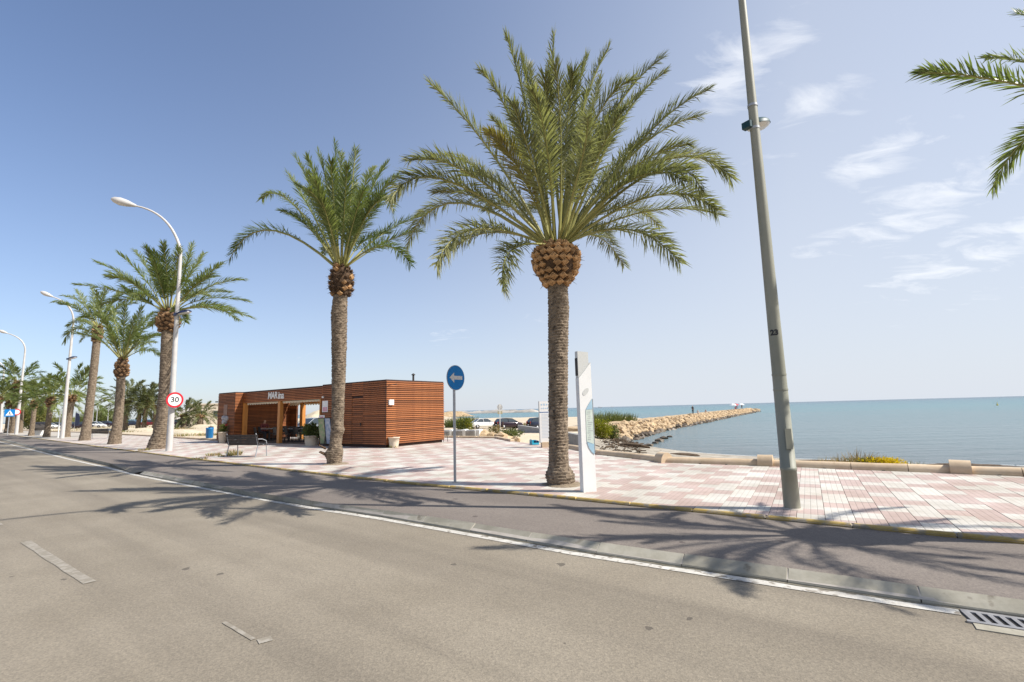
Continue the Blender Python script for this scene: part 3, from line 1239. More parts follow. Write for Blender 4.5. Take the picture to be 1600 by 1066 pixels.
for i in range(n0):                                  # its edge down to the ground
    j = (i + 1) % n0
    b_.add([vs_[i], vs_[j], (vs_[j][0], vs_[j][1], -.1), (vs_[i][0], vs_[i][1], -.1)], [(0, 1, 2, 3)])
prom = tag(b_.build('promenade', MAT_GROUT), kind='structure')

CW, PER, STR = 0.34, 1.28, 0.40
CR = Vector((.863, -.505, 0)).normalized()           # across the tile columns
CS = Vector((-CR.y, CR.x, 0))                        # along them
T_ORI = CR * .06
M_T = Matrix((CR, CS, Vector((0, 0, 1)))).transposed().to_4x4()
M_T.translation = T_ORI
M_TI = M_T.inverted()


def clip_half(poly, p, n):
    out = []
    for i in range(len(poly)):
        a, b = poly[i], poly[(i + 1) % len(poly)]
        da, db = (a - p).dot(n), (b - p).dot(n)
        if da >= 0:
            out.append(a)
        if (da > 0) != (db > 0) and abs(da - db) > 1e-9:
            out.append(a.lerp(b, da / (da - db)))
    return out


def near_seg(pl, p):
    best = None
    for a, b in zip(pl[:-1], pl[1:]):
        ab = b - a
        t = max(0, min(1, (p - a).dot(ab) / max(1e-9, ab.dot(ab))))
        d = (a + ab * t - p).length
        if best is None or d < best[0]:
            best = (d, a, b)
    return best


kin = flat([p for p in offset(flat(YELs, 0), -0.012) if -140 < p.x < 45], 0)
kout = flat([p for p in prom_out if p.x > -140], 0)
palm_pits = []                                       # (centre, radius): no slabs there


def build_slabs():
    rr = random.Random(3)
    Pp = np.array([[p.x, p.y] for p in poly_])
    cells = []
    for k in range(-170, 60):
        pink_col = ((k - 1) // 2) % 2 == 0
        ph = 0.0 if k % 2 == 0 else 0.64
        for j in range(-30, 110):
            s0 = j * PER + ph
            for (a, b, main) in ((s0, s0 + STR, False), (s0 + STR, s0 + PER, True)):
                cells.append((k, a, b, pink_col == main))
    cen = np.array([[(T_ORI + CR * ((k + .5) * CW) + CS * ((a + b) / 2))[i] for i in (0, 1)] for k, a, b, c in cells])
    d = poly_dist(cen, Pp)
    big = []
    for (k, a, b, pink), (cx, cy), dd in zip(cells, cen, d):
        if dd < -0.55 or cx < -62 or cx > 20 or cy < 1.0:
            continue
        g = 0.002
        q = [Vector((k * CW + g, a + g, 0)), Vector(((k + 1) * CW - g, a + g, 0)), Vector(((k + 1) * CW - g, b - g, 0)), Vector((k * CW + g, b - g, 0))]
        if dd < 0.8:
            w = [M_T @ p for p in q]
            for line, flip in ((kin, 1), (kout, -1)):
                c = Vector((cx, cy, 0))
                dist, sa, sb = near_seg(line, c)
                if dist < .8:
                    t = (sb - sa).normalized()
                    n = Vector((-t.y, t.x, 0))
                    # which side is the pavement?
                    side = n if (poly_dist(np.array([[((sa + sb) / 2 + n * .05).x, ((sa + sb) / 2 + n * .05).y]]), Pp)[0] > 0) else -n
                    w = clip_half(w, sa, side)
                    if len(w) < 3:
                        break
            if len(w) < 3:
                continue
            q = [M_TI @ p for p in w]
        ar = abs(sum((q[i].x * q[(i + 1) % len(q)].y - q[(i + 1) % len(q)].x * q[i].y) for i in range(len(q)))) / 2
        if ar < .004:
            continue
        ix, iy = px_of((cx, cy, PZ))
        size = ar / max(1, cx * cx + cy * cy) ** 1.5 if (-40 < ix < 1640 and iy < 1100) else 0
        big.append((size, q, pink, rr.random(), rr.uniform(-.002, .002)))
    big.sort(key=lambda t: -t[0])
    rest = MB()
    for i, (size, q, pink, tone, dz) in enumerate(big):
        z0, z1 = PZ - .015, PZ + dz
        if i < 298 and size > 0:
            b = MB()
        else:
            b = rest
        n = len(q)
        c = sum(q, Vector()) / n
        up = [p + (c - p).normalized() * .004 for p in q]
        vs = [(p.x, p.y, z0) for p in q] + [(p.x, p.y, z1 - .003) for p in q] + [(p.x, p.y, z1) for p in up]
        fs = [tuple(range(2 * n, 3 * n))]
        for o in (0, n):
            for e in range(n):
                fs.append((o + e, o + (e + 1) % n, o + n + (e + 1) % n, o + n + e))
        b.add(vs, fs, 0 if pink else 1, tone=tone)
        if b is not rest:
            o = b.build('paving_slab', [MAT_PINK, MAT_WHITE], prom)
            o.matrix_local = M_T
    o = rest.build('paving_slabs', [MAT_PINK, MAT_WHITE], prom)
    o.matrix_local = M_T
    o['kind'] = 'stuff'


build_slabs()

# ---- painted lines
WL0 = [at(x, y, 0) for x, y in [(212, 741.5), (287, 756), (395, 776.5), (500, 794.5), (600, 809.8), (760, 838), (900, 863), (1000, 878.3), (1244, 915.3), (1400, 939), (1497, 953)]]
WL1 = offset(WL0, 0.13)
if (WL1[3] - Vector((0, 0, 0))).length > (WL0[3]).length:
    WL1 = offset(WL0, -0.13)
strip(flat(WL0, .005), flat(WL1, .005), 'edge_line', MAT_PAINT)
WL2 = [at(x, y, 0) for x, y in [(0, 690.5), (40, 700), (70, 707.5), (110, 717.5), (172, 731), (212, 741.5)]]
WL2 = [WL2[0] + e_ * 200] + WL2
strip(flat(WL2, .0065), flat([p + (WL1[0] - WL0[0]) for p in WL2], .0065), 'edge_line', MAT_PAINT)
ds_, de_ = at(40, 847, 0), at(140, 911, 0)
dd_ = (de_ - ds_).normalized()


def dash(a, b, w, mat, name):
    t = (b - a).normalized()
    n = Vector((t.y, -t.x, 0)) * w / 2
    q = MB()
    k = 8
    L = [a.lerp(b, i / k) + n * rnd.uniform(.85, 1.1) for i in range(k + 1)]
    Rr = [a.lerp(b, i / k) - n * rnd.uniform(.85, 1.1) for i in range(k + 1)]
    strip(flat(L, .005), flat(Rr, .005), name, mat)


dash(ds_, de_, .11, MAT_PAINT_OLD, 'lane_dash')
for k_ in (1, 2, 3, 4, 5, 6):
    dash(ds_ - dd_ * (k_ * 4.6 + (0 if k_ > 1 else .2)), ds_ - dd_ * (k_ * 4.6 - 2.6), .10, MAT_PAINT_OLD, 'lane_dash')
# a scuffed remainder of an old arrow
dash(at(403, 1004, 0), at(425, 998, 0), .10, MAT_PAINT_OLD, 'old_road_mark')
dash(at(350, 973, 0), at(396, 1000, 0), .035, MAT_PAINT_OLD, 'old_road_mark')

# dirt gathered where the kerb meets the road
MAT_GUTTER = M('gutter_dirt', (.085, .078, .052), (.25, .22, .165), 7, .95, .5, 8)
gd_ = [p for p in SEP_R if px_of((p.x, p.y, 0))[0] < 1500]
gd2_ = offset(gd_, .035)
if gd2_[3].length > gd_[3].length:
    gd2_ = offset(gd_, -.035)
strip(flat(resample(gd_, .3), .0085), [Vector((p.x, p.y, .0085)) + Vector((-.6, -.8, 0)) * rnd.uniform(.008, .05) for p in resample(gd_, .3)], 'gutter_dirt', MAT_GUTTER)

# ---- storm drain in the gutter at the right
DR0, DR1 = at(1500, 954, 0), at(1600, 968.5, 0)
dru = (DR1 - DR0).normalized()
drn = Vector((dru.y, -dru.x, 0))
if (DR0 + drn).length > DR0.length:
    drn = -drn
drain = thing('storm_drain', 'iron grate with slanted slots in the gutter by the kerb', 'drain grate', (DR0.x, DR0.y, 0))
DW, DLn = 0.27, 1.0
q_ = MB()


def dr(u, v, z):
    return dru * u + drn * v + Vector((0, 0, z))


def dr_bar(q, u0, u1, v0, v1, z0, z1, skew=0.0):
    vs = [dr(u0, v0, z0), dr(u1, v0, z0), dr(u1 + skew, v1, z0), dr(u0 + skew, v1, z0), dr(u0, v0, z1), dr(u1, v0, z1), dr(u1 + skew, v1, z1), dr(u0 + skew, v1, z1)]
    fs = [(3, 2, 1, 0), (4, 5, 6, 7), (0, 1, 5, 4), (1, 2, 6, 5), (2, 3, 7, 6), (3, 0, 4, 7)]
    if dru.cross(drn).z < 0:
        fs = [tuple(reversed(f)) for f in fs]
    q.add(vs, fs)


dr_bar(q_, 0, DLn, 0.0, .045, .002, .014)
dr_bar(q_, 0, DLn, DW - .04, DW, .002, .014)
dr_bar(q_, 0, .05, .045, DW - .04, .002, .014, .03)
q_.build('frame', MAT_IRON, drain)
q_ = MB()
dr_bar(q_, 0.02, DLn, .02, DW - .02, .0015, .0035)
q_.build('pit_shade', MAT_HOLE_SHADE, drain)  # flat sheet under the bars, the shade of the pit in its colour
k_ = .05
q0 = MB()
dr_bar(q0, 0, .032, .045, DW - .04, .004, .0135, .03)
bar_me = q0.mesh('bar', [MAT_IRON])
while k_ < DLn - .04:
    k_ += .036
    inst('bar', bar_me, drain, dru * k_)
    k_ += .032
q_ = MB()
dr_bar(q_, .03, DLn, DW + .004, DW + .12, .001, .008)
q_.build('concrete_collar', MAT_KERB, drain)

# ---- the low rounded wall along the beach side of the promenade
def rounded_beam(a, b, w, z0, z1):
    q = MB()
    a, b = Vector((a.x, a.y, 0)), Vector((b.x, b.y, 0))
    t = (b - a).normalized()
    n = Vector((-t.y, t.x, 0))
    prof = []
    h = z1 - z0
    for th in [0, 25, 50, 75, 105, 130, 155, 180]:
        prof.append((math.cos(R(th)) * w / 2, z0 + h * .35 + math.sin(R(th)) * h * .65))
    prof = [(w / 2 * .92, z0)] + prof + [(-w / 2 * .92, z0)]
    k = len(prof)
    L = max(2, int((b - a).length / .6))
    vs, fs = [], []
    for i in range(L + 1):
        c = a.lerp(b, i / L)
        for x, z in prof:
            j = 1 + .03 * mnoise.noise((c.x * 1.7, c.y * 1.7, x * 3))
            p = c + n * x * j
            vs.append((p.x, p.y, z0 + (z - z0) * j))
    for i in range(L):
        for e in range(k - 1):
            fs.append((i * k + e, (i + 1) * k + e, (i + 1) * k + e + 1, i * k + e + 1))
    q.add(vs, [tuple(reversed(f)) for f in fs], 0, True)
    q.add(vs[:k], [tuple(range(k))], 0)
    q.add(vs[-k:], [tuple(reversed(range(k)))], 0)
    return q


sea_wall = thing('low_sea_wall', 'long low rounded sandstone coloured beam between pink tiles and beach', 'low wall', (BUMP[5].x, BUMP[5].y, PZ))
so_ = Vector((BUMP[5].x, BUMP[5].y, PZ))
bl_ = flat(offset(BUMP, -0.14), 0)
if poly_dist(np.array([[bl_[6].x, bl_[6].y]]), [(p.x, p.y) for p in poly_])[0] > 0:
    bl_ = flat(offset(BUMP, 0.14), 0)
blocks_px = [1037, 1195, 1502]


def at_px_on(pl, x):
    best = None
    for a, b in zip(pl[:-1], pl[1:]):
        for i in range(40):
            p = a.lerp(b, i / 40)
            e = abs(px_of((p.x, p.y, PZ))[0] - x)
            if best is None or e < best[0]:
                best = (e, p, (b - a).normalized())
    return best[1], best[2]


for a, b in zip(bl_[:-1], bl_[1:]):
    n = max(1, round((b - a).length / 2.2)) if (b - a).length < 20 else 12
    for i in range(n):
        p, q = a.lerp(b, i / n), a.lerp(b, (i + 1) / n)
        t = (q - p).normalized() * .004
        o = rounded_beam(p + t, q - t, .27, PZ - .12, PZ + .155).build('beam', MAT_BUMPER, sea_wall)
        o.location = -so_
for x in blocks_px:
    p, t = at_px_on(bl_, x)
    q = rounded_beam(p - t * .17, p + t * .17, .40, PZ - .12, PZ + .27)
    o = q.build('end_block', MAT_BUMPER, sea_wall)
    o.location = -so_
for x in (955, 993, 1095, 1138, 1288, 1380, 1560):
    p, t = at_px_on(bl_, x)
    n = Vector((p.x, p.y, 0)).normalized() * -1
    q = MB()
    q.box(p + Vector((t.y, -t.x, 0)) * (.1375 if (p + Vector((t.y, -t.x, 0))).length < p.length else -.1375) + Vector((0, 0, PZ - .01)), (.05, .02, .045), math.atan2(t.y, t.x))
    o = q.build('drain_hole', MAT_HOLE_SHADE, sea_wall)  # black block on the wall face, the hole's shade put into its colour
    o.location = -so_


# ---- breakwater of heaped stones running out to sea
def rock_mesh(seed, mat, sub=1):
    r = random.Random(seed)
    bm = bmesh.new()
    bmesh.ops.create_icosphere(bm, subdivisions=sub, radius=1.0)
    cuts = [(Vector((r.gauss(0, 1), r.gauss(0, 1), r.gauss(0, 1))).normalized(), r.uniform(.55, .85)) for _ in range(7)]
    for v in bm.verts:
        for n, d in cuts:
            k = v.co.dot(n) - d
            if k > 0:
                v.co -= n * k
        v.co *= 1 + .12 * mnoise.noise(v.co * 1.7 + Vector((seed, 0, 0)))
    me = bpy.data.meshes.new('rock')
    bm.to_mesh(me)
    bm.free()
    me.materials.append(mat)
    return me


ROCKS = [rock_mesh(i, MAT_ROCK) for i in range(8)]
ROCKS_WET = [rock_mesh(30 + i, MAT_ROCKWET) for i in range(5)]
JW = [at(x_, y_, SEA_Z) for x_, y_ in ((972, 690), (986, 687.5), (1000, 683.5), (1031, 674.5), (1066, 667), (1105, 659.5), (1150, 650), (1185, 643.4))]
JW = [Vector((p.x, p.y, 0)) for p in JW]
jet = thing('breakwater', 'long breakwater of heaped sand coloured boulders running out into the sea', 'breakwater', (20, 64, SEA_Z))
j0 = Vector((20, 64, SEA_Z))


def build_jetty():
    line = along(JW, 60)
    q = MB()
    prof = [(-.6, -1.2), (1.6, .55), (3.0, 1.25), (7.0, 1.38), (8.6, .6), (11, -1.2)]     # metres behind the water line, height
    vs = []
    for i, p in enumerate(line):
        t = (line[min(i + 1, 60)] - line[max(i - 1, 0)]).normalized()
        n = Vector((-t.y, t.x, 0))
        if n.y < 0:
            n = -n
        for d, h in prof:
            w = p + n * d
            vs.append((w.x - j0.x, w.y - j0.y, h + .12 * mnoise.noise((w.x * .4, w.y * .4, 3))))
    k = len(prof)
    fs = [(i * k + e, i * k + e + 1, (i + 1) * k + e + 1, (i + 1) * k + e) for i in range(60) for e in range(k - 1)]
    fs.append(tuple(60 * k + e for e in range(k)))
    fs.append(tuple(reversed(range(k))))
    q.add(vs, [tuple(reversed(f)) for f in fs], 0)
    q.build('core', MAT_ROCK, jet)
    r = random.Random(5)
    total = sum((b - a).length for a, b in zip(JW[:-1], JW[1:]))
    big, small = [], MB()
    s = 0.0
    items = []
    while s < total - .3:
        fr = s / total
        p = along_at(JW, s)
        p2 = along_at(JW, min(total, s + .5))
        t = (p2 - p).normalized() if (p2 - p).length > 1e-6 else t
        n = Vector((-t.y, t.x, 0))
        if n.y < 0:
            n = -n
        for row in range(6):
            d = -.35 + row * .62 + r.uniform(-.3, .3)
            h = max(-.12, min(1.3, (d + .2) * .46)) + r.uniform(-.1, .12)
            w = p + n * d + t * r.uniform(-.4, .4)
            R0 = r.uniform(.22, .52) * (1.0 + .2 * (row == 0)) * (1.35 if r.random() < .12 else 1)
            items.append((w, h, R0, row, s))
        s += .64
    items.append((along_at(JW, total) + Vector((.3, .8, 0)), .3, .8, 1, total))
    for d in range(12):
        items.append((along_at(JW, total) + Vector((.6 + r.uniform(-1, 1), d * .7, 0)), r.uniform(0, 1.0), .7, 2, total))
    items.sort(key=lambda it: (it[0].length) / it[2])
    for i, (w, h, R0, row, s) in enumerate(items):
        wet = (row == 0 and h < .2) or (row == 1 and h < .25 and r.random() < .5)
        me = r.choice(ROCKS_WET if wet else ROCKS)
        mw = Matrix.Translation((w.x - j0.x, w.y - j0.y, h)) @ Matrix.Rotation(r.uniform(0, 6.3), 4, 'Z') @ Matrix.Rotation(r.uniform(-.6, .6), 4, 'X') @ Matrix.Diagonal((R0 * 1.25, R0 * r.uniform(.8, 1.0), R0 * r.uniform(.6, .85), 1))
        if i < 290:
            inst('rock', me, jet, mw=mw)
        else:
            small.add([mw @ v.co for v in me.vertices], [tuple(p.vertices) for p in me.polygons], 1 if wet else 0)
    o = small.build('rocks', [MAT_ROCK, MAT_ROCKWET], jet)
    o['kind'] = 'stuff'


def along_at(pl, s):
    for a, b in zip(pl[:-1], pl[1:]):
        L = (b - a).length
        if s <= L:
            return a.lerp(b, s / L)
        s -= L
    return Vector(pl[-1])


build_jetty()

# ---- far breakwaters across the bay
def far_ridge(name, label, a, b, h, w, mat, cat='breakwater', jag=.35):
    q = MB()
    a, b = Vector((a[0], a[1], SEA_Z)), Vector((b[0], b[1], SEA_Z))
    t = (b - a).normalized()
    n = Vector((-t.y, t.x, 0))
    N = max(12, int((b - a).length / 3.5))
    prof = [(-1, -.5), (-.75, .25), (-.45, .75), (-.2, 1.0), (.25, .97), (.6, .6), (1, -.5)]
    vs = []
    k = len(prof)
    for i in range(N + 1):
        c = a.lerp(b, i / N)
        e = min(1, i / 3, (N - i) / 3) if N > 8 else 1
        for j, (x, z) in enumerate(prof):
            z2 = h * z * (e if z > 0 else 1) * (1 + jag * mnoise.noise((c.x * .09, c.y * .09, j * 2.1))) + h * .12 * mnoise.noise((c.x * .5, c.y * .5, j * 5.1))
            p = c + n * x * w + Vector((0, 0, z2))
            vs.append(tuple(p))
    fs = [(i * k + e, i * k + e + 1, (i + 1) * k + e + 1, (i + 1) * k + e) for i in range(N) for e in range(k - 1)]
    c0 = Vector(vs[0])
    q.add([Vector(v) - c0 for v in vs], fs, 0)
    me = q.mesh(name, [mat])
    bm = bmesh.new()
    bm.from_mesh(me)
    bmesh.ops.recalc_face_normals(bm, faces=bm.faces)
    bm.to_mesh(me)
    bm.free()
    o = inst(name, me, None, c0)
    return tag(o, label, cat)


far_ridge('far_breakwater', 'pale stone breakwater on the horizon across the bay', at(640, 648.8, SEA_Z), at(846, 644.0, SEA_Z), 2.7, 6, MAT_FARROCK, jag=.6)
far_ridge('rocky_point', 'brown rocky point in the bay behind the blue arrow sign pole', at(655, 653, SEA_Z), at(741, 650.3, SEA_Z), 2.0, 5, MAT_ROCK, 'rocky point', 1.1)

# ---- concrete ramp wall, grey barrier blocks and kerb stones behind the kiosk
rw = MB()
pa, pb, pc = at(812, 668, -.1), at(868, 676, -.05), at(912, 683.5, 0.0)
for a, b in ((pa, pb), (pb, pc)):
    rw.seg_box(a, b, .35, -1.0, .12)
tag(rw.build('ramp_wall', MAT_GREY_CONC), 'low grey concrete ramp wall beside the white information board', 'low wall')
GB = [(at(688, 684.5, -.03), at(706, 684.5, -.03)), (at(710, 684.3, -.03), at(725, 684.3, -.03)), (at(731, 684.3, -.03), at(746, 684.5, -.03))]
gb_lab = ['grey barrier block beside the kiosk corner with a dark chair before it', 'grey barrier block standing behind the blue arrow sign pole', 'grey barrier block farthest from the kiosk, next to a white end block']
for (a, b), lb in zip(GB, gb_lab):
    c = (a + b) / 2
    o = MB().seg_box(a - c, b - c, .5, -.1, .52, bev=.08).build('barrier_block', MAT_GREY_CONC, None, (c.x, c.y, -.03))
    tag(o, lb, 'barrier', 'grey barrier blocks behind the kiosk')
for (x0, x1), lb in (((706.6, 709.4), 'small white spacer block between two grey barriers nearest the kiosk'), ((725.6, 730.4), 'small white spacer block right of the blue arrow sign pole'),
                     ((746.6, 752), 'white block closing the row of grey barriers')):
    a, b = at(x0, 684.3, -.03), at(x1, 684.3, -.03)
    c = (a + b) / 2
    o = MB().seg_box(a - c, b - c, .5, -.1, .55, bev=.06).build('spacer_block', MAT_SIGNWHITE, None, (c.x, c.y, -.03))
    tag(o, lb, 'block', 'white spacer blocks between the barriers')
b_ = MB()
bk = flat([BACK2[1], BACK2[2], BACK2[3]], 0)
for a, b in zip(bk[:-1], bk[1:]):
    k = max(1, round((b - a).length / 1.2))
    for i in range(k):
        p, q = a.lerp(b, i / k), a.lerp(b, (i + 1) / k)
        d = (q - p).normalized() * .01
        b_.seg_box(p + d, q - d, .22, -.1, PZ + .10, bev=.03)
tag(b_.build('rear_kerb', MAT_BUMPER), kind='structure')
b_ = MB()
bk = flat(BACK[1:], 0)
for a, b in zip(bk[:-1], bk[1:]):
    k = max(1, round((b - a).length / 2))
    for i in range(k):
        p, q = a.lerp(b, i / k), a.lerp(b, (i + 1) / k)
        d = (q - p).normalized() * .01
        b_.seg_box(p + d, q - d, .2, -.1, PZ + .12, bev=.03)
tag(b_.build('rear_kerb', MAT_BUMPER), kind='structure')


def mound(name, label, cat, c, rx, ry, h, rz, mat, kind=None, seed=0):
    q = MB()
    n, m = 26, 7
    vs = [(0, 0, h)]
    for j in range(1, m + 1):
        for i in range(n):
            th = 2 * math.pi * i / n
            rr = j / m
            w = 1 + .22 * mnoise.noise((math.cos(th) * 1.4, math.sin(th) * 1.4, seed))
            z = h * (1 - rr ** 2) + h * .25 * (1 - rr) * mnoise.noise((math.cos(th) * rr * 4, math.sin(th) * rr * 4, seed + 4)) - (.06 if j == m else 0)
            vs.append((math.cos(th) * rr * rx * w, math.sin(th) * rr * ry * w, z))
    fs = [(0, 1 + i, 1 + (i + 1) % n) for i in range(n)]
    for j in range(m - 1):
        for i in range(n):
            a = 1 + j * n + i
            b = 1 + j * n + (i + 1) % n
            fs.append((a, a + n, b + n, b))
    q.add(vs, fs, 0, True)
    o = q.build(name, mat, None, c)
    o.rotation_euler = (0, 0, rz)
    return tag(o, label, cat, kind=kind)

# =================================================================== PALMS
def bez(a, c, b, t):
    return a * (1 - t) ** 2 + c * (2 * t * (1 - t)) + b * t * t


def frond_geom(q, a, c, b, lmax, pairs, seed, axis_up=Vector((0, 0, 1)), inward=None, start=.24, lw=.030, dense=1.0, droop=.18, fold=28):
    """A feather leaf on the curve a-c-b: stalk (material 1) and folded leaflets (material 0)."""
    r = random.Random(seed)
    a, c, b = Vector(a), Vector(c), Vector(b)
    L = (c - a).length * .5 + (b - c).length * .5 + (b - a).length * .5
    L = max(.2, L / 1.0)
    ts = [i / 9 for i in range(10)]
    q.tube([bez(a, c, b, t) for t in ts], [lerp(.036, .006, t ** .7) * L / 3.6 for t in ts], 5, 1, cap=False, tone=r.random())
    for i in range(pairs):
        u = (i + r.uniform(-.3, .3)) / (pairs - 1)
        u = min(1, max(0, u))
        t = start + (1 - start) * u
        p = bez(a, c, b, t)
        tan = (bez(a, c, b, min(1, t + .02)) - bez(a, c, b, max(0, t - .02))).normalized()
        up = axis_up.copy()
        if inward is not None:
            up = up * .9 + inward * .8
        nrm = up - tan * up.dot(tan)
        if nrm.length < 1e-3:
            nrm = Vector((1, 0, 0)) - tan * tan.x
        nrm.normalize()
        side = tan.cross(nrm).normalized()
        prof = min(1.0, .35 + 3.2 * u) * (1.0 - .42 * max(0, u - .6) / .4)
        for sgn in (-1, 1):
            if r.random() < .03:
                continue
            ll = lmax * prof * r.uniform(.82, 1.1)
            al = R(lerp(54, 25, u) + r.gauss(0, 5))
            fo = R(r.choice((fold, fold * 1.9, -4)) + r.gauss(0, 11))
            d = tan * math.cos(al) + (side * sgn * math.cos(fo) + nrm * math.sin(fo)) * math.sin(al)
            d.normalize()
            w0 = d.cross(nrm if abs(d.dot(nrm)) < .9 else side).normalized()
            tw = r.gauss(.35, .5)
            wv = (w0 * math.cos(tw) + d.cross(w0) * math.sin(tw)) * lw * .5 * r.uniform(.8, 1.15)
            m = p + d * ll * .5 + Vector((0, 0, -droop * ll * .08))
            e = p + d * ll + Vector((0, 0, -droop * ll * r.uniform(.3, 1.0)))
            tone = r.random()
            q.add([p - wv * .6, p + wv * .6, m + wv, m - wv, e], [(0, 1, 2, 3), (3, 2, 4)], 0, False, tone)


def lerp(a, b, t):
    return a + (b - a) * t


def trunk_mesh(q, pts, rads, scale_h, n, rough, seed, knobs=()):
    """Trunk with rows of scars: each row steps in below and flares at its top, broken sideways by the scar lozenges."""
    r = random.Random(seed)
    pts = [Vector(p) for p in pts]
    tot = sum((b - a).length for a, b in zip(pts[:-1], pts[1:]))
    rows = max(4, int(tot / scale_h))
    vs, fs = [], []
    sub = 3
    N = rows * sub
    for i in range(N + 1):
        s = tot * i / N
        k, rest = 0, s
        while k < len(pts) - 2 and rest > (pts[k + 1] - pts[k]).length:
            rest -= (pts[k + 1] - pts[k]).length
            k += 1
        f = min(1, rest / max(1e-6, (pts[k + 1] - pts[k]).length))
        p = pts[k].lerp(pts[k + 1], f)
        rad = lerp(rads[k], rads[k + 1], f)
        row = i // sub
        saw = (i % sub) / sub
        for j in range(n):
            th = 2 * math.pi * (j + .5 * (row % 2)) / n
            cx, sx = math.cos(th), math.sin(th)
            lump = mnoise.noise((cx * 2.2, sx * 2.2, s * 2.0 + seed))
            fine = mnoise.noise((cx * 9, sx * 9, s * 17 + seed * 3))
            loz = (1 if (j + row) % 2 == 0 else -.4)
            rr = rad * (1 + rough * (.55 * (saw - .35) * (1 + .8 * loz) + .55 * lump + .8 * fine))
            for (h, ang, amp, wid) in knobs:
                da = math.atan2(math.sin(th - ang), math.cos(th - ang))
                rr += amp * math.exp(-((s - h) / wid) ** 2 - (da / .9) ** 2)
            vs.append((p.x + rr * cx, p.y + rr * sx, p.z + scale_h * .25 * fine))
    for i in range(N):
        for j in range(n):
            j2 = (j + 1) % n
            fs.append((i * n + j, i * n + j2, (i + 1) * n + j2, (i + 1) * n + j))
    q.add(vs, fs, 0, False)
    q.add(vs[-n:], [tuple(range(n))], 0)


def boot_mesh(w, h, d, mat, seed):
    """The cut stub of a leaf: a lozenge that leans out and ends in a clean slanting cut."""
    r = random.Random(seed)
    q = MB()
    j = lambda s: r.uniform(-s, s)
    back = [(0, -.03, -h * .52), (w * .5, -.03, 0), (0, -.03, h * .52), (-w * .5, -.03, 0)]
    lip = [(j(.01), d * .55, -h * .40), (w * (.45 + j(.04)), d * (.80 + j(.1)), h * .02), (j(.01), d * (.95 + j(.1)), h * .46), (-w * (.45 + j(.04)), d * (.80 + j(.1)), h * .02)]
    cut = [(0, d * .62, -h * .26), (w * .30, d * .92, h * .05), (0, d * 1.04, h * .34), (-w * .30, d * .92, h * .05)]
    vs = back + lip + cut
    fs = [(0, 1, 5, 4), (1, 2, 6, 5), (2, 3, 7, 6), (3, 0, 4, 7), (4, 5, 9, 8), (5, 6, 10, 9), (6, 7, 11, 10), (7, 4, 8, 11), (8, 9, 10, 11)]
    q.add([Vector((-v[0], v[1], v[2])) for v in vs], fs)
    return q.mesh('leaf_base', [mat])


BOOTS = [boot_mesh(.215, .19, .10, MAT_BOOT, i) for i in range(4)]
BOOTS_FAR = [boot_mesh(.20, .17, .10, M('weathered_leaf_base', (.17, .095, .045), (.34, .205, .105), 7, .9, .4, 6), 20 + i) for i in range(3)]
BOOTS_DARK = [boot_mesh(.15, .13, .09, MAT_FIBRE, 10 + i) for i in range(3)]


def head_of_trunk(root, c, prof, boots, rows, seed, joined=False, bs=1.0, jit=.02, shag=0):
    """The swollen head under the crown: fibre core and the stubs of cut leaves, row over row."""
    r = random.Random(seed)
    q = MB()
    q.lathe(c, [(rr * .90, z) for rr, z in prof], 18)
    q.build('crown_shaft', MAT_FIBRE, root)
    z0, z1 = prof[0][1], prof[-1][1]
    jm = MB()
    for i in range(rows):
        z = lerp(z0 + .03, z1 - .02, i / (rows - 1))
        zrow = z
        for (ra, za), (rb, zb) in zip(prof[:-1], prof[1:]):
            if za <= z <= zb:
                rad = lerp(ra, rb, (z - za) / max(1e-6, zb - za))
                slope = math.atan2(rb - ra, zb - za)
                break
        n = max(6, int(2 * math.pi * rad / (.19 * bs)))
        for k in range(n):
            th = 2 * math.pi * (k + .5 * (i % 2)) / n + r.uniform(-.05, .05)
            me = r.choice(boots)
            s = bs * r.uniform(.8, 1.12)
            if r.random() < .05:
                continue
            pos = Vector(c) + Vector((math.cos(th) * rad * .88, math.sin(th) * rad * .88, z + r.uniform(-.5, .5) * jit))
            mw = Matrix.Translation(pos) @ Matrix.Rotation(th - math.pi / 2, 4, 'Z') @ Matrix.Rotation(slope * -.6 + r.uniform(-.1, .12), 4, 'X') @ Matrix.Diagonal((s, s, s, 1))
            if joined:
                jm.add([mw @ v.co for v in me.vertices], [tuple(p.vertices) for p in me.polygons], 0)
            else:
                inst('leaf_base', me, root, mw=mw)
    if joined:
        o = jm.build('leaf_bases', boots[0].materials[0], root)
        o['kind'] = 'stuff'
    if shag:
        fm_ = MB()
        for _ in range(shag):
            z = lerp(z0, z1, r.random())
            rad = np.interp(z, [p[1] for p in prof], [p[0] for p in prof])
            th = r.uniform(0, 6.283)
            o = Vector((math.cos(th), math.sin(th), 0))
            p = Vector(c) + o * rad * .96 + Vector((0, 0, z))
            d = (o * r.uniform(.4, 1) + Vector((r.gauss(0, .5), r.gauss(0, .5), r.gauss(.1, .7)))).normalized() * r.uniform(.06, .2)
            sd = d.cross(Vector((r.gauss(0, 1), r.gauss(0, 1), 1))).normalized() * r.uniform(.006, .02)
            fm_.add([p - sd, p + sd, p + d], [(0, 1, 2)])
        o = fm_.build('fibres', MAT_FIBRE, root)
        o['kind'] = 'stuff'


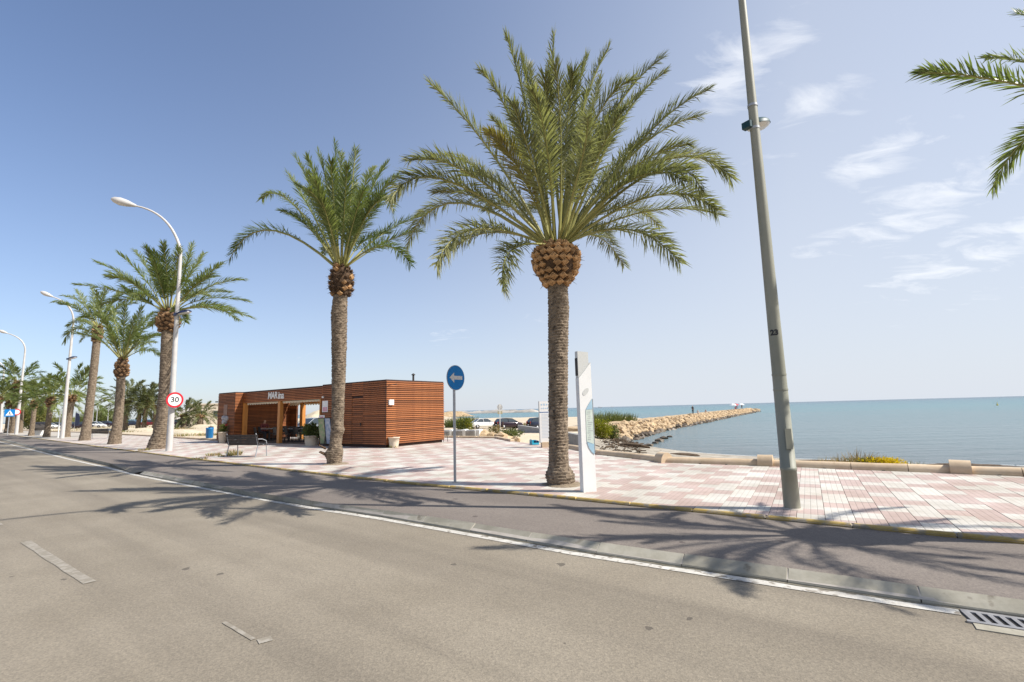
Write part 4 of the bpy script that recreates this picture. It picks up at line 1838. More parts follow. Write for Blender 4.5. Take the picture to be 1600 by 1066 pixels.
def palm(label, Y0, trunk_px, head_px, head_rows, fronds_px, filler, flen, leaf, seed, boots=None, group=None, joined=False, pairs=70, boot_s=1.0,
         scale_h=.05, nseg=22, rough=.10, knobs=(), lw=.03, lmax=.42, z0=PZ, jit=.09, shag=0):
    """trunk_px = (x, y, width) from foot to neck, head_px the same up to the crown: all at depth Y0 of the photograph."""
    def W(x, y):
        return at_depth(x, y, Y0)
    pts, rads = [], []
    for x, y, w in trunk_px:
        p = W(x, y)
        pts.append(p)
        rads.append((W(x + w / 2, y) - W(x - w / 2, y)).length / 2 * .91)
    base = Vector((pts[0].x, Y0, z0))
    pts[0] = Vector((pts[0].x, Y0, z0 - .08))
    root = thing('palm_tree', label, 'palm tree', base, 0, group)
    q = MB()
    trunk_mesh(q, [p - base for p in pts], rads, scale_h, nseg, rough, seed, knobs)
    q.build('trunk', MAT_TRUNK, root)
    hp = []
    cz = W(*head_px[0][:2])
    for x, y, w in head_px:
        p = W(x, y)
        hp.append(((W(x + w / 2, y) - W(x - w / 2, y)).length / 2, p.z - cz.z))
    cc = W(*head_px[-1][:2])
    axis_x = (cz.x + cc.x) / 2
    head_of_trunk(root, Vector((axis_x, Y0, cz.z)) - base, hp, boots or BOOTS, head_rows, seed + 1, joined, boot_s, jit, shag)
    crown = Vector((cc.x, Y0, cc.z)) - base
    rtop = hp[-1][0] * .55
    r = random.Random(seed + 2)
    k = 0
    for spec in fronds_px:
        tip, mid = spec[0], spec[1]
        opt = spec[2] if len(spec) > 2 else {}
        tp = W(*tip) - base
        pl = (tp - crown).length
        want = flen * opt.get('len', 1.0)
        dy = math.sqrt(max(0, want * want - pl * pl)) * .9
        sg = opt.get('s', r.choice((-1, 1)))
        dy = sg * min(dy, flen * .55)
        tp = at_depth(tip[0], tip[1], Y0 + dy) - base
        mp = at_depth(mid[0], mid[1], Y0 + dy * .5) - base
        az = math.atan2((mp - crown).y, (mp - crown).x)
        a = crown + Vector((math.cos(az) * rtop, math.sin(az) * rtop, -.05))
        c = mp * 2 - (a + tp) * .5
        inward = Vector((-math.cos(az), -math.sin(az), 0))
        q = MB()
        frond_geom(q, Vector(), c - a, tp - a, lmax * flen / 4.2 * opt.get('w', 1), pairs, seed * 100 + k, inward=inward, lw=lw, droop=opt.get('droop', .2))
        q.build('frond', [MAT_LEAF_DRY if opt.get('dry') else leaf, MAT_RACHIS], root, a)
        k += 1
    lib = filler.get('lib') or frond_library(flen, leaf, pairs, lw, lmax, seed)
    n = filler.get('n', 0)
    lo, hi = filler.get('elev', (-5, 80))
    keep = filler.get('keep')
    for i in range(n):
        el = lerp(lo, hi, ((i + r.random()) / n) ** filler.get('pw', 1.0))
        az = i * 2.39996 + r.uniform(-.25, .25)
        cls = 0 if el < 20 else 1 if el < 45 else 2 if el < 65 else 3
        me = r.choice(lib[cls])
        a = crown + Vector((math.cos(az) * rtop, math.sin(az) * rtop, -.05 + .1 * el / 90))
        tilt = R(el - (8, 32, 56, 74)[cls])
        s = r.uniform(.86, 1.06) * (filler.get('s', 1.0))
        mw = Matrix.Translation(a) @ Matrix.Rotation(az, 4, 'Z') @ Matrix.Rotation(-tilt, 4, 'Y') @ Matrix.Rotation(r.uniform(-.35, .35), 4, 'X') @ Matrix.Diagonal((s, s, s, 1))
        if keep:
            ok = all(keep(px_of(base + mw @ me.vertices[j].co)) for j in range(0, len(me.vertices), 23))
            if not ok:
                continue
        inst('frond', me, root, mw=mw)
    return root


def frond_library(flen, leaf, pairs, lw, lmax, seed):
    """Leaves that start along +X at about 8, 32, 56 and 74 degrees and bend over."""
    lib = []
    for cls, el in enumerate((8, 32, 56, 74)):
        row = []
        for v in range(2):
            e = R(el)
            d0 = Vector((math.cos(e), 0, math.sin(e)))
            side = random.Random(seed * 7 + cls * 3 + v).uniform(-.16, .16)
            c = d0 * flen * .55
            bend = (.42, .40, .30, .16)[cls]
            b = d0 * flen * .93 + Vector((.1 * cls * .3, side, -bend)) * flen
            q = MB()
            frond_geom(q, Vector(), c, b, lmax * flen / 4.2, pairs, seed * 50 + cls * 9 + v, inward=Vector((-1, 0, 0)), lw=lw)
            row.append(q.mesh('frond', [leaf, MAT_RACHIS]))
        lib.append(row)
    return lib


def Z7(x, y):
    return (620 + x / 2.422, 40 + y / 2.422)


def Z6(x, y):
    return (340 + x / 3.947, 210 + y / 3.947)


def Z3(x, y):
    return (x / 3.33, 400 + y / 3.33)


# ---- the big palm by the totem
F1 = [((415, 45), (492, 330)), ((595, 35), (590, 400), {'s': -1}), ((800, 90), (690, 380)), ((1003, 125), (800, 370)), ((1012, 180), (830, 395), {'s': 1}),
      ((1178, 245), (930, 430)), ((1145, 345), (900, 480), {'s': -1}), ((1212, 490), (930, 540), {'s': 1}), ((1268, 577), (985, 520)), ((1208, 698), (950, 650)),
      ((992, 757), (830, 690), {'s': 1}), ((1072, 897), (860, 770)), ((858, 905), (750, 795), {'s': 1, 'len': .8}), ((1155, 622), (960, 560), {'s': -1}),
      ((128, 222), (350, 470)), ((318, 172), (450, 400), {'s': 1}), ((48, 512), (290, 570)), ((-22, 655), (200, 590), {'s': -1}), ((38, 830), (220, 670)),
      ((150, 905), (310, 770), {'s': -1}), ((402, 995), (440, 845), {'s': -1, 'len': .8}), ((198, 492), (370, 590), {'s': 1}), ((500, 150), (540, 430), {'s': 1}),
      ((668, 180), (640, 430), {'s': -1}), ((880, 212), (735, 400), {'s': -1, 'dry': 0}), ((355, 410), (470, 560), {'s': -1, 'dry': 1, 'len': .8}), ((720, 250), (660, 500), {'s': 1}),
      ((440, 300), (520, 540), {'s': -1}), ((560, 200), (580, 480), {'s': -1}), ((850, 330), (740, 540), {'s': -1}), ((770, 200), (700, 470), {'s': 1}), ((1090, 590), (880, 590), {'s': -1}),
      ((340, 700), (440, 690), {'s': 1, 'len': .9}), ((960, 420), (800, 560), {'s': 1}), ((470, 120), (520, 380), {'s': -1}), ((720, 120), (660, 400), {'s': 1}), ((920, 260), (770, 450), {'s': 1})]
F1 = [(Z7(*f[0]), Z7(*f[1])) + tuple(f[2:]) for f in F1]
P1 = palm('largest palm, bulging pineapple shaped head, standing beside the white totem', 10.59,
          [(876, 757, 49), (876, 747, 46), (875, 738, 43), (873, 728, 34), (873, 700, 33), (872, 650, 32.5), (872, 600, 33), (872, 540, 34), (873, 480, 36), (871, 446, 33)],
          [(870, 446, 34), (870, 435, 50), (870, 420, 69), (870, 404, 76), (870, 393, 66), (869, 384, 42)], 8,
          F1, {'n': 14, 'elev': (30, 80), 's': .92}, 4.5, MAT_LEAF, 11, lmax=.50, lw=.022, pairs=150, scale_h=.062, nseg=30, rough=.12, knobs=((.28, 3.3, .05, .12), (.3, 5.6, .03, .14)), boot_s=.92, jit=.02, shag=220)

# ---- the slender palm in front of the kiosk
F2 = [((478, 138), (625, 440)), ((428, 238), (580, 480), {'s': 1}), ((275, 395), (455, 420), {'droop': .5, 'w': .85}), ((440, 492), (610, 610), {'s': 1, 'len': .7}), ((72, 775), (320, 590), {'droop': .1, 'len': 1.0}),
      ((618, 108), (690, 400), {'s': 1}), ((722, 58), (735, 420)), ((852, 98), (820, 400), {'s': -1}), ((962, 212), (880, 400), {'s': 1}), ((1045, 178), (905, 440)),
      ((1112, 262), (930, 470), {'s': -1}), ((1092, 475), (960, 440), {'s': -1, 'len': .9}), ((1280, 490), (1010, 620)), ((1192, 805), (1010, 690), {'len': .8, 'dry': 0}), ((552, 145), (660, 440), {'s': -1}),
      ((700, 170), (720, 450), {'s': -1}), ((800, 200), (780, 500), {'s': -1}), ((600, 280), (690, 560), {'s': -1}), ((900, 350), (830, 570), {'s': -1}), ((760, 120), (765, 440), {'s': 1}), ((850, 300), (810, 560), {'s': 1})]
F2 = [(Z6(*f[0]), Z6(*f[1])) + tuple(f[2:]) for f in F2]
P2 = palm('slender palm with knobbly stubs at its foot, directly in front of the wooden kiosk', 16.08,
          [(523, 725, 25), (523, 716, 25), (523, 706, 24), (524, 694, 20), (527, 668, 20), (528, 640, 20), (529, 600, 22), (530, 540, 25), (530, 490, 26), (532, 462, 23)],
          [(533, 461, 25), (533, 450, 34), (533, 440, 36), (534, 428, 33), (534, 418, 22)], 6,
          F2, {'n': 10, 'elev': (45, 82), 's': .9}, 4.2, MAT_LEAF2, 12, boots=BOOTS_DARK + BOOTS[:1], pairs=125, scale_h=.055, nseg=22, rough=.13,
          knobs=((1.12, 5.9, .07, .12), (.40, 3.4, .08, .14), (.45, 6.0, .05, .18)), lmax=.56, lw=.027, shag=420)
q_ = MB()
r_ = random.Random(4)
p2b = Vector((at_depth(523, 725, 16.08).x, 16.08, PZ))
for i in range(9):
    th = R(150 + r_.uniform(-50, 75))
    z = r_.uniform(.28, .55)
    d = Vector((math.cos(th), math.sin(th), .55)).normalized()
    p = Vector((math.cos(th) * .30, math.sin(th) * .30, z))
    q_.tube([p, p + d * r_.uniform(.12, .26)], [.035, .018], 5)
q_.build('stub', MAT_FIBRE, P2)

# ---- third palm, behind the lamp post with the speed limit sign
F3 = [((395, 150), (650, 195)), ((500, 30), (700, 140)), ((620, -10), (760, 130)), ((640, 165), (740, 225), {'s': -1}), ((700, -30), (790, 110), {'s': 1}), ((760, -40), (830, 120)), ((850, -60), (870, 110)),
      ((930, -40), (910, 110), {'s': -1}), ((1000, -60), (950, 110)), ((1060, -10), (970, 130), {'s': 1}), ((1155, 40), (1030, 140)), ((1265, 125), (1080, 165)), ((1285, 235), (1080, 222)), ((1310, 322), (1090, 270)),
      ((965, 345), (930, 290), {'s': -1, 'len': .6}), ((560, 85), (720, 165), {'s': 1}), ((1110, 90), (1000, 170), {'s': -1}), ((800, 30), (840, 160), {'s': -1}), ((1190, 190), (1030, 200), {'s': 1})]
F3 = [(Z3(*f[0]), Z3(*f[1])) + tuple(f[2:]) for f in F3]
P3 = palm('thick trunked palm standing just left of the speed limit sign lamp post', 26.5,
          [(245, 697, 32), (247, 690, 27), (251, 678, 24), (256, 650, 22), (259, 610, 21), (261, 560, 20), (262, 517, 18)],
          [(262, 517, 22), (263, 508, 32), (263, 499, 33), (263, 492, 27), (264, 487, 18)], 8,
          F3, {'n': 12, 'elev': (10, 80), 's': .95}, 4.6, MAT_LEAF2, 13, boots=BOOTS_FAR, joined=True, jit=.2, pairs=90, scale_h=.10, nseg=18, rough=.08, boot_s=1.1, lmax=.62, lw=.040)

# ---- fourth: short, a leaf drooping to the left
F4 = [((335, 440), (440, 385), {'droop': .4}), ((415, 330), (520, 400), {'s': 1}), ((500, 250), (565, 390)), ((580, 265), (610, 400)), ((650, 255), (645, 400), {'s': -1}), ((740, 265), (690, 400)), ((830, 338), (730, 400)),
      ((845, 412), (740, 445)), ((742, 492), (735, 425), {'s': -1, 'len': .8}), ((790, 300), (700, 410), {'s': 1}), ((545, 330), (590, 440), {'s': -1}), ((700, 320), (670, 440), {'s': -1})]
F4 = [(Z3(*f[0]), Z3(*f[1])) + tuple(f[2:]) for f in F4]
P4 = palm('short palm with a pale leaf drooping left, second left of the speed limit sign', 33.0,
          [(179, 691, 20), (180, 682, 18), (183, 668, 15), (186, 640, 13.5), (188, 610, 13), (189, 589, 12.5)],
          [(189, 589, 13), (190, 582, 18), (190, 575, 19), (191, 567, 15), (192, 561, 11)], 8,
          F4, {'n': 9, 'elev': (30, 80), 's': .85}, 4.3, MAT_LEAF2, 14, boots=BOOTS_FAR, joined=True, jit=.2, pairs=70, scale_h=.11, nseg=14, rough=.06, boot_s=1.1, lmax=.64, lw=.045)

F5 = [((280, 240), (400, 265)), ((330, 208), (430, 250)), ((395, 175), (450, 260)), ((480, 165), (490, 270)), ((550, 175), (520, 270)), ((620, 190), (550, 280)), ((410, 330), (470, 320), {'s': -1}),
      ((650, 240), (570, 300)), ((600, 350), (555, 330), {'s': -1, 'len': .7})]
F5 = [(Z3(*f[0]), Z3(*f[1])) + tuple(f[2:]) for f in F5]
P5 = palm('tall leaning thin palm behind the second street lamp gap, crown partly covered', 40.0,
          [(132, 685, 17), (134, 677, 15), (138, 650, 12), (143, 610, 11.5), (148, 565, 11.5), (151, 533, 11)],
          [(151, 533, 11), (152, 526, 14), (153, 518, 14), (153, 510, 9)], 7,
          F5, {'n': 12, 'elev': (0, 80), 's': .85}, 4.6, MAT_LEAF2, 15, boots=BOOTS_FAR, joined=True, jit=.2, pairs=60, scale_h=.14, nseg=12, rough=.06, boot_s=1.1, lmax=.66, lw=.055)

# ---- the palm outside the frame on the right, whose leaves reach in
P0_X, P0_Y = 8.0, 5.35


def p0(z, w):
    x, y = px_of((P0_X, P0_Y, z))
    return (x, y, w * FPX / P0_Y)


F0 = [((1441, 114), (1600, 134), {'s': 1}), ((1543, 91), (1665, 116), {'s': 1}), ((1587, 20), (1690, 72), {'s': 1}), ((1552, 292), (1655, 188), {'s': 1})]
P0 = palm('palm at the right edge, only leaf tips in view against the sky', P0_Y,
          [p0(.14, .52), p0(.30, .48), p0(.6, .38), p0(1.6, .36), p0(2.8, .36), p0(3.75, .36)],
          [p0(3.75, .38), p0(3.95, .62), p0(4.25, .72), p0(4.55, .62), p0(4.68, .36)], 7,
          F0, {'n': 40, 'elev': (2, 84), 'keep': lambda p: p[0] > 1606 or p[1] < -20 or p[0] < -50, 's': .74}, 3.1, MAT_LEAF2, 16, pairs=110, lmax=.46, lw=.019)

# ---- soil pits at the feet of the near palms
for (b, rr, lb) in ((P1.location, .50, 'ring of bare soil at the foot of the big palm'), (P2.location, .46, 'ring of bare soil at the foot of the slender palm')):
    mound('soil_pit', lb, 'soil', Vector((b.x + .06, b.y - .02, PZ - .006)), rr, rr * .95, .05, 0, MAT_SOIL, kind='stuff', seed=int(rr * 100))

# ---- palms far along the road: smaller, leaves from one shared set
LIBF = frond_library(3.7, MAT_LEAF2, 40, .075, .80, 21)


def far_palm(label, foot, head, top, Y, wid, s, seed, group=None, n=22, lib=LIBF, leaf=MAT_LEAF2, elev=(-8, 80), z0=PZ, flat_=None):
    return palm(label, Y, [(foot[0], foot[1], wid * 1.35), (lerp(foot[0], head[0], .15), lerp(foot[1], head[1], .15), wid), (head[0], head[1], wid * .9)],
                [(head[0], head[1], wid * .95), (lerp(head[0], top[0], .5), lerp(head[1], top[1], .5), wid * 1.5), (top[0], top[1], wid * .9)], 5, [],
                {'n': n, 'elev': elev, 'lib': lib, 's': s}, 3.7, leaf, seed, boots=BOOTS_FAR, joined=True, jit=.2, group=group, scale_h=.2, nseg=9, rough=.05, boot_s=1.3, z0=z0)


GL = 'palms lining the pavement far along the road'
far_palm('squat far palm right behind the second lamp post from the right', (103, 682), (112, 627), (113, 618), 50, 10, 1.05, 31, GL)
far_palm('far palm with a bare tan trunk, next right of the white bench', (73, 679.5), (79, 634), (80, 621), 52, 8.5, .92, 32, GL)
far_palm('far palm standing just left of the white bench', (49, 678), (54, 636), (55, 626), 58, 7, .9, 33, GL)
far_palm('far palm behind the third lamp post, right of the round sign', (31, 676), (35, 626), (36, 618), 76, 7, 1.0, 34, GL)
far_palm('tall far palm with thick grey trunk beside the blue crossing sign', (21, 674), (26, 606), (28, 596), 74, 8.5, 1.15, 35, GL, n=26)
far_palm('dark far palm at the left edge behind the blue crossing sign', (12, 673), (15, 636), (16, 626), 78, 8, 1.1, 36, GL, n=24)
far_palm('farthest palm of the row, cut by the left edge of view', (-6, 671), (-3, 630), (-2, 620), 72, 8, 1.1, 37, GL)

GD = 'palms standing on the sandy lot'
LIBD = frond_library(4.2, MAT_LEAF_FAR, 36, .085, .8, 22)
for lb, foot, head, top, s, sd in (('bushy lot palm seen right behind the fourth palm trunk', (196, 664), (198, 632), (199, 625), 1.0, 41),
                                   ('lot palm with slanting trunk in the middle of the sandy lot clump', (216, 663), (219, 640), (220, 634), .86, 42),
                                   ('tallest lot palm of the clump on the sandy lot', (225, 662), (229, 636), (230, 627), .95, 43),
                                   ('lot palm half hidden behind the thick palm trunk', (242, 663), (243, 640), (243, 634), .8, 44)):
    far_palm(lb, foot, head, top, 78, 6.5, s, sd, GD, n=36, lib=LIBD, leaf=MAT_LEAF_FAR, elev=(-24, 80), z0=-.04)
for lb, foot, head, top, s, sd in (('low bushy palm right of the speed limit sign, the larger of two', (288, 660), (288, 652), (288, 649), .9, 45),
                                   ('low bushy palm close to the beige building, the smaller of two', (313, 660), (313, 652), (313, 649), .78, 46)):
    far_palm(lb, foot, head, top, 85, 9, s, sd, 'low palms by the beige building', n=36, lib=LIBD, leaf=MAT_LEAF_FAR, elev=(-25, 80), z0=-.04)

# =================================================================== THE WOODEN KIOSK
KA = at(603, 700, PZ)
KU = Vector((-.817, .577, 0)).normalized()          # leftwards along its front
KY = Vector((-KU.y, KU.x, 0))                       # local y
if KY.dot(Vector((0, -1, 0))) < 0:
    KY = -KY                                        # towards the road
K_RZ = math.atan2(KU.y, KU.x)
kiosk = thing('beach_kiosk', 'low flat kiosk clad in brown wooden slats with open terrace and white lettering', 'kiosk', KA, K_RZ)
ZT = 3.06                                           # height of the walls above the pavement


def kx(px, off=0.0):
    """where the image column px meets the line parallel to the front, off metres behind it"""
    d = ray(px, 660)
    d = Vector((d[0], d[1], 0))
    o = KA - KY * off
    o.z = 0
    # o + KU*s = d*t
    den = KU.x * d.y - KU.y * d.x
    return (d.x * o.y - d.y * o.x) / den


S_DOOR0, S_DOOR1 = kx(567.5), kx(550.5)
S_R = kx(503)
SB = 0.46                                           # how far the terrace front stands back
S_L = kx(366.5)
S_END = kx(340)
KD = 3.73


SLATS = {}


def slat_mesh(L):
    k = round(L, 3)
    if k not in SLATS:
        q = MB()
        c = .006
        prof = [(0, 0), (.03, .004), (.034, .010), (.034, .052), (.03, .058), (0, .062)]
        vs = [(0, y, z) for y, z in prof] + [(L, y, z) for y, z in prof]
        n = len(prof)
        fs = [(i, (i + 1) % n, n + (i + 1) % n, n + i) for i in range(n)]
        fs = [tuple(reversed(f)) for f in fs] + [tuple(range(n)), tuple(reversed(range(n, 2 * n)))]
        q.add(vs, fs)
        me = q.mesh('slat', [MAT_SLAT])
        bm = bmesh.new()
        bm.from_mesh(me)
        bmesh.ops.recalc_face_normals(bm, faces=bm.faces)
        bm.to_mesh(me)
        bm.free()
        SLATS[k] = me
    return SLATS[k]


def slat_wall(name, a, b, z0, z1, parent=None, pitch=.090, th=.06, joined=False):
    """A wall from a to b (kiosk coordinates, outside on the left hand of a->b ... flipped below) faced with separate slats."""
    a, b = Vector((a[0], a[1], 0)), Vector((b[0], b[1], 0))
    t = (b - a).normalized()
    L = (b - a).length
    rz = math.atan2(t.y, t.x)                       # outside = local +y of this frame
    q = MB()
    q.box((L / 2, -th / 2, (z0 + z1) / 2), (L, th, z1 - z0))
    w = q.build(name, MAT_BACKING, parent or kiosk, a)
    w.rotation_euler = (0, 0, rz)
    z = z0 + .02
    me = slat_mesh(L)
    jm = MB()
    while z + .062 <= z1 + .001:
        if joined:
            jm.add([v.co + Vector((0, .001, z)) for v in me.vertices], [tuple(f.vertices) for f in me.polygons])
        else:
            inst('slat', me, w, (0, .001, z))
        z += pitch
    if joined:
        jm.build('slats', MAT_SLAT, w)['kind'] = 'stuff'
    return w


# outside of a->b lies on its left; local +y points to the road
slat_wall('front_wall', (0.0, 0), (S_DOOR0 - .01, 0), .12, ZT)
door_ = slat_wall('door', (S_DOOR0 + .012, -.012), (S_DOOR1 - .012, -.012), .12, 2.36, th=.05)
MB().box((.12, .055, 1.05), (.03, .05, .14)).build('handle', MAT_BLACK, door_)
slat_wall('front_wall', (S_DOOR0 - .01, 0), (S_DOOR1 + .01, 0), 2.38, ZT)
slat_wall('front_wall', (S_DOOR1 + .01, 0), (S_R, 0), .12, ZT)
slat_wall('side_wall', (0.0 - .02, -KD), (0.0 - .02, 0.034), .12, ZT)
slat_wall('fascia', (S_R, -SB), (S_L, -SB), 2.36, ZT)
slat_wall('front_wall', (S_L, 0), (S_END, 0), .12, ZT)
slat_wall('return_wall', (S_L, -KD), (S_L, 0.034), .12, ZT)
slat_wall('end_wall', (S_END, 0), (S_END, -KD), .12, ZT, joined=True)
bx0 = kx(464, KD - .1)
slat_wall('terrace_back_wall', (bx0, -KD + .1), (S_L - .01, -KD + .1), .12, 2.5)
slat_wall('inner_wall', (S_R + .001, 0), (S_R + .001, -KD), .12, ZT, joined=True)
q_ = MB()
q_.box((S_R / 2, -KD / 2 - .05, ZT - .045), (S_R - .06, KD - .04, .05))
q_.build('roof', MAT_BACKING, kiosk)
q_ = MB()
q_.box(((S_L + S_END) / 2, -KD / 2 - .05, ZT - .045), (S_END - S_L - .06, KD - .04, .05))
q_.build('roof', MAT_BACKING, kiosk)
q_ = MB()
q_.box((S_R / 2, -KD / 2, .055), (S_R - .1, KD - .1, .11))
q_.box(((S_L + S_END) / 2, -KD / 2, .055), (S_END - S_L - .1, KD - .1, .11))
q_.build('plinth', MAT_BACKING, kiosk)
q_ = MB()
q_.box(((S_L + S_R) / 2, -(KD + SB) / 2, .012), (S_L - S_R - .02, KD - SB, .03))
q_.build('terrace_floor_shade', M('paving_in_shade', (.06, .04, .03), (.10, .07, .05), 5, .8), kiosk)  # dark sheet over the paving, the terrace shade put into its colour
for px, off, sx in ((382, SB, .24), (437, SB, .24), (501.5, SB, .10)):
    q = MB()
    q.box((0, 0, 1.18), (sx, .20, 2.36))
    q.build('post', MAT_POSTWOOD, kiosk, (kx(px, off), -off - .02, 0))
MB().box((0, 0, 1.22), (.30, .22, 2.4)).build('post', MAT_POSTWOOD, kiosk, (kx(472.5, KD - .2), -KD + .2, 0))
MB().box((0, 0, 0), (abs(kx(472.5, KD - .2) - S_R), .1, .16)).build('rear_beam', MAT_POSTWOOD, kiosk, ((kx(472.5, KD - .2) + S_R) / 2, -KD + .2, 2.36))


def awning():
    m = leaf_mat('cream_awning_cloth', (.60, .52, .38), (.66, .58, .44), .9, .07, (1, 1, 1, 1))
    q = MB()
    x0, x1 = S_R + .06, S_L - .06
    ya, yb = -SB - .08, -KD + .25
    za, zb = 2.46, 2.40
    n = 24
    # cloth hangs in shallow waves between the wires
    vs = []
    K = 16
    for j in range(K + 1):
        y = lerp(ya, yb, j / K)
        sag = -.05 * abs(math.sin(j / K * math.pi * 4))
        for x in (x0, x1):
            vs.append((x, y, lerp(za, zb, j / K) + sag))
    q.add(vs, [(2 * j, 2 * j + 2, 2 * j + 3, 2 * j + 1) for j in range(K)], 0, True)
    q.build('awning_cloth', m, kiosk)
    for y, z, nm in ((ya + .015, za - .01, 'front'), (yb - .02, zb - .02, 'rear')):
        q = MB()
        N = int((x1 - x0) / .28)
        for i in range(N):
            a, b = lerp(x0, x1, i / N), lerp(x0, x1, (i + 1) / N)
            top = [(a, y, z), (b, y, z)]
            low = [(lerp(b, a, k / 6), y + .004 * math.sin(k * 2.1 + i), z - .15 - .07 * math.sin(math.pi * k / 6)) for k in range(7)]
            vs = top + low
            q.add(vs, [tuple(range(len(vs)))])
        q.build('valance', m, kiosk)


awning()
# lettering on the fascia: raised capitals and small letters
lx = kx(432, SB)
s1 = text_mesh('MAR', .52, .012, .014, .98, .10, .95)
s2 = text_mesh('ina', .56, .012, .012, 1.0, .10, .95)
for me in (s1, s2):
    me.materials.append(MAT_SIGNWHITE)


def on_front(me, name, x, y, z, parent=kiosk, mat=None):
    """stand a mesh made in XY upright on a kiosk plane that faces the road (local +y)"""
    m = Matrix(((-1, 0, 0), (0, 0, 1), (0, 1, 0))).to_4x4()
    m.translation = Vector((x, y, z))
    return inst(name, me, parent, mw=m)


on_front(s1, 'lettering', lx + .42, -SB + .055, 2.70)
on_front(s2, 'lettering', lx - .46, -SB + .055, 2.68)
# notices
def notice(name, x, y, z, w, h, mats, deco=()):
    q = MB()
    w *= 1.8
    q.box((0, 0, 0), (w, .008, h))
    for (dx, dz, dw, dh) in deco:
        q.box((dx * 1.8, .006, dz), (dw * 1.8, .006, dh), mi=1)
    return q.build(name, mats, kiosk, (x, y, z))


MAT_PINKPRINT = M('pink_print', (.55, .22, .30), (.62, .40, .45), 12, .5)
MAT_GREENPRINT = M('green_print', (.10, .22, .08), (.34, .30, .20), 5, .4)
MAT_BLUEPRINT = M('blue_print', (.14, .22, .36), (.42, .46, .52), 5, .4)
MAT_GREYPRINT = M('grey_print', (.28, .28, .30), (.5, .48, .48), 9, .5)
notice('notice', kx(508.5), .045, 1.95, .26, .56, [MAT_SIGNWHITE, MAT_PINKPRINT], ((0, -.14, .20, .22),))
notice('notice', kx(503.6), .045, 1.38, .28, .27, [MAT_SIGNWHITE, MAT_PINKPRINT], ((0, 0, .16, .15),))
notice('notice', kx(417.5, KD), -KD + .15, 1.98, .5, .52, [MAT_SIGNWHITE, MAT_GREYPRINT], ((0, .02, .44, .06), (0, -.17, .3, .1), (0, .2, .4, .04)))
notice('notice', kx(417, KD), -KD + .15, 1.42, .42, .30, [MAT_SIGNWHITE, MAT_GREYPRINT], ((0, 0, .34, .04),))
notice('plaque', kx(352.5), .045, 1.95, .26, .72, [M('brown_plaque', (.22, .12, .08), (.3, .18, .13), 6, .6), MAT_GREYPRINT], ())
# white alarm box and lamp on the side wall near the corner, small camera
MB().box((0, 0, 0), (.10, .26, .24)).build('alarm_box', MAT_WHITE_PLASTIC, kiosk, (-.09, -.20, 2.02))
q_ = MB()
q_.tube([(-.02, .02, 2.72), (-.25, .06, 2.78), (-.52, .04, 2.80)], .014, 6)
q_.box((-.60, .04, 2.80), (.20, .09, .035))
q_.tube([(-.02, .03, 2.42), (-.02, .03, 2.72)], .014, 6)
q_.build('wall_lamp', MAT_BLACK, kiosk)
q_ = MB()
q_.tube([(S_END, -.1, 2.52), (S_END + .45, -.1, 2.53)], .018, 6)
q_.box((S_END + .5, -.1, 2.53), (.2, .08, .07))
q_.build('wall_camera', MAT_BLACK, kiosk)
q_ = MB()
q_.tube([(1.0, -2.6, ZT), (1.0, -2.6, ZT + .36)], .05, 8)
q_.lathe((1.0, -2.6, ZT + .36), [(.10, 0), (.10, .03), (.02, .09)], 10)
q_.build('flue', MAT_DARKMETAL, kiosk)
q_ = MB()
q_.box((kx(505.5), .06, 2.42), (.1, .09, .08))
q_.build('small_camera', MAT_SIGNWHITE, kiosk)


def K(x, y, z=0.0):
    """kiosk coordinates to the world"""
    return KA + KU * x + KY * y + Vector((0, 0, z))


# ---- furniture on the terrace: each table, each chair
def chair_tree(name, label):
    t = thing(name, label, 'chair')
    q = MB()
    q.box((0, 0, .45), (.44, .44, .03))
    q.build('seat', MAT_BLACK, t)
    q = MB()
    n = 6
    vs = []
    for i in range(n + 1):
        x = lerp(-.22, .22, i / n)
        c = -.21 - .03 * math.cos(x / .22 * 1.4)
        vs += [(x, c, .50), (x, c - .07, .86), (x, c + .02, .50), (x, c - .05, .86)]
    fs = []
    for i in range(n):
        a = i * 4
        b = a + 4
        fs += [(a, a + 1, b + 1, b), (a + 2, b + 2, b + 3, a + 3), (a + 1, a + 3, b + 3, b + 1), (a, b, b + 2, a + 2)]
    fs += [(0, 2, 3, 1), (n * 4, n * 4 + 1, n * 4 + 3, n * 4 + 2)]
    q.add(vs, fs)
    q.build('backrest', MAT_BLACK, t)
    for sx in (-1, 1):
        for sy in (-1, 1):
            MB().tube([(sx * .19, sy * .18, .45), (sx * .22, sy * .22, 0)], .015, 6).build('leg', MAT_DARKMETAL, t)
    return t


def table_tree(name, label):
    t = thing(name, label, 'table')
    MB().box((0, 0, .73), (.72, .72, .03)).build('tabletop', MAT_GREY_METAL, t)
    MB().tube([(0, 0, .04), (0, 0, .72)], .035, 8).build('column', MAT_DARKMETAL, t)
    MB().box((0, 0, .02), (.46, .46, .04)).build('base', MAT_DARKMETAL, t)
    return t


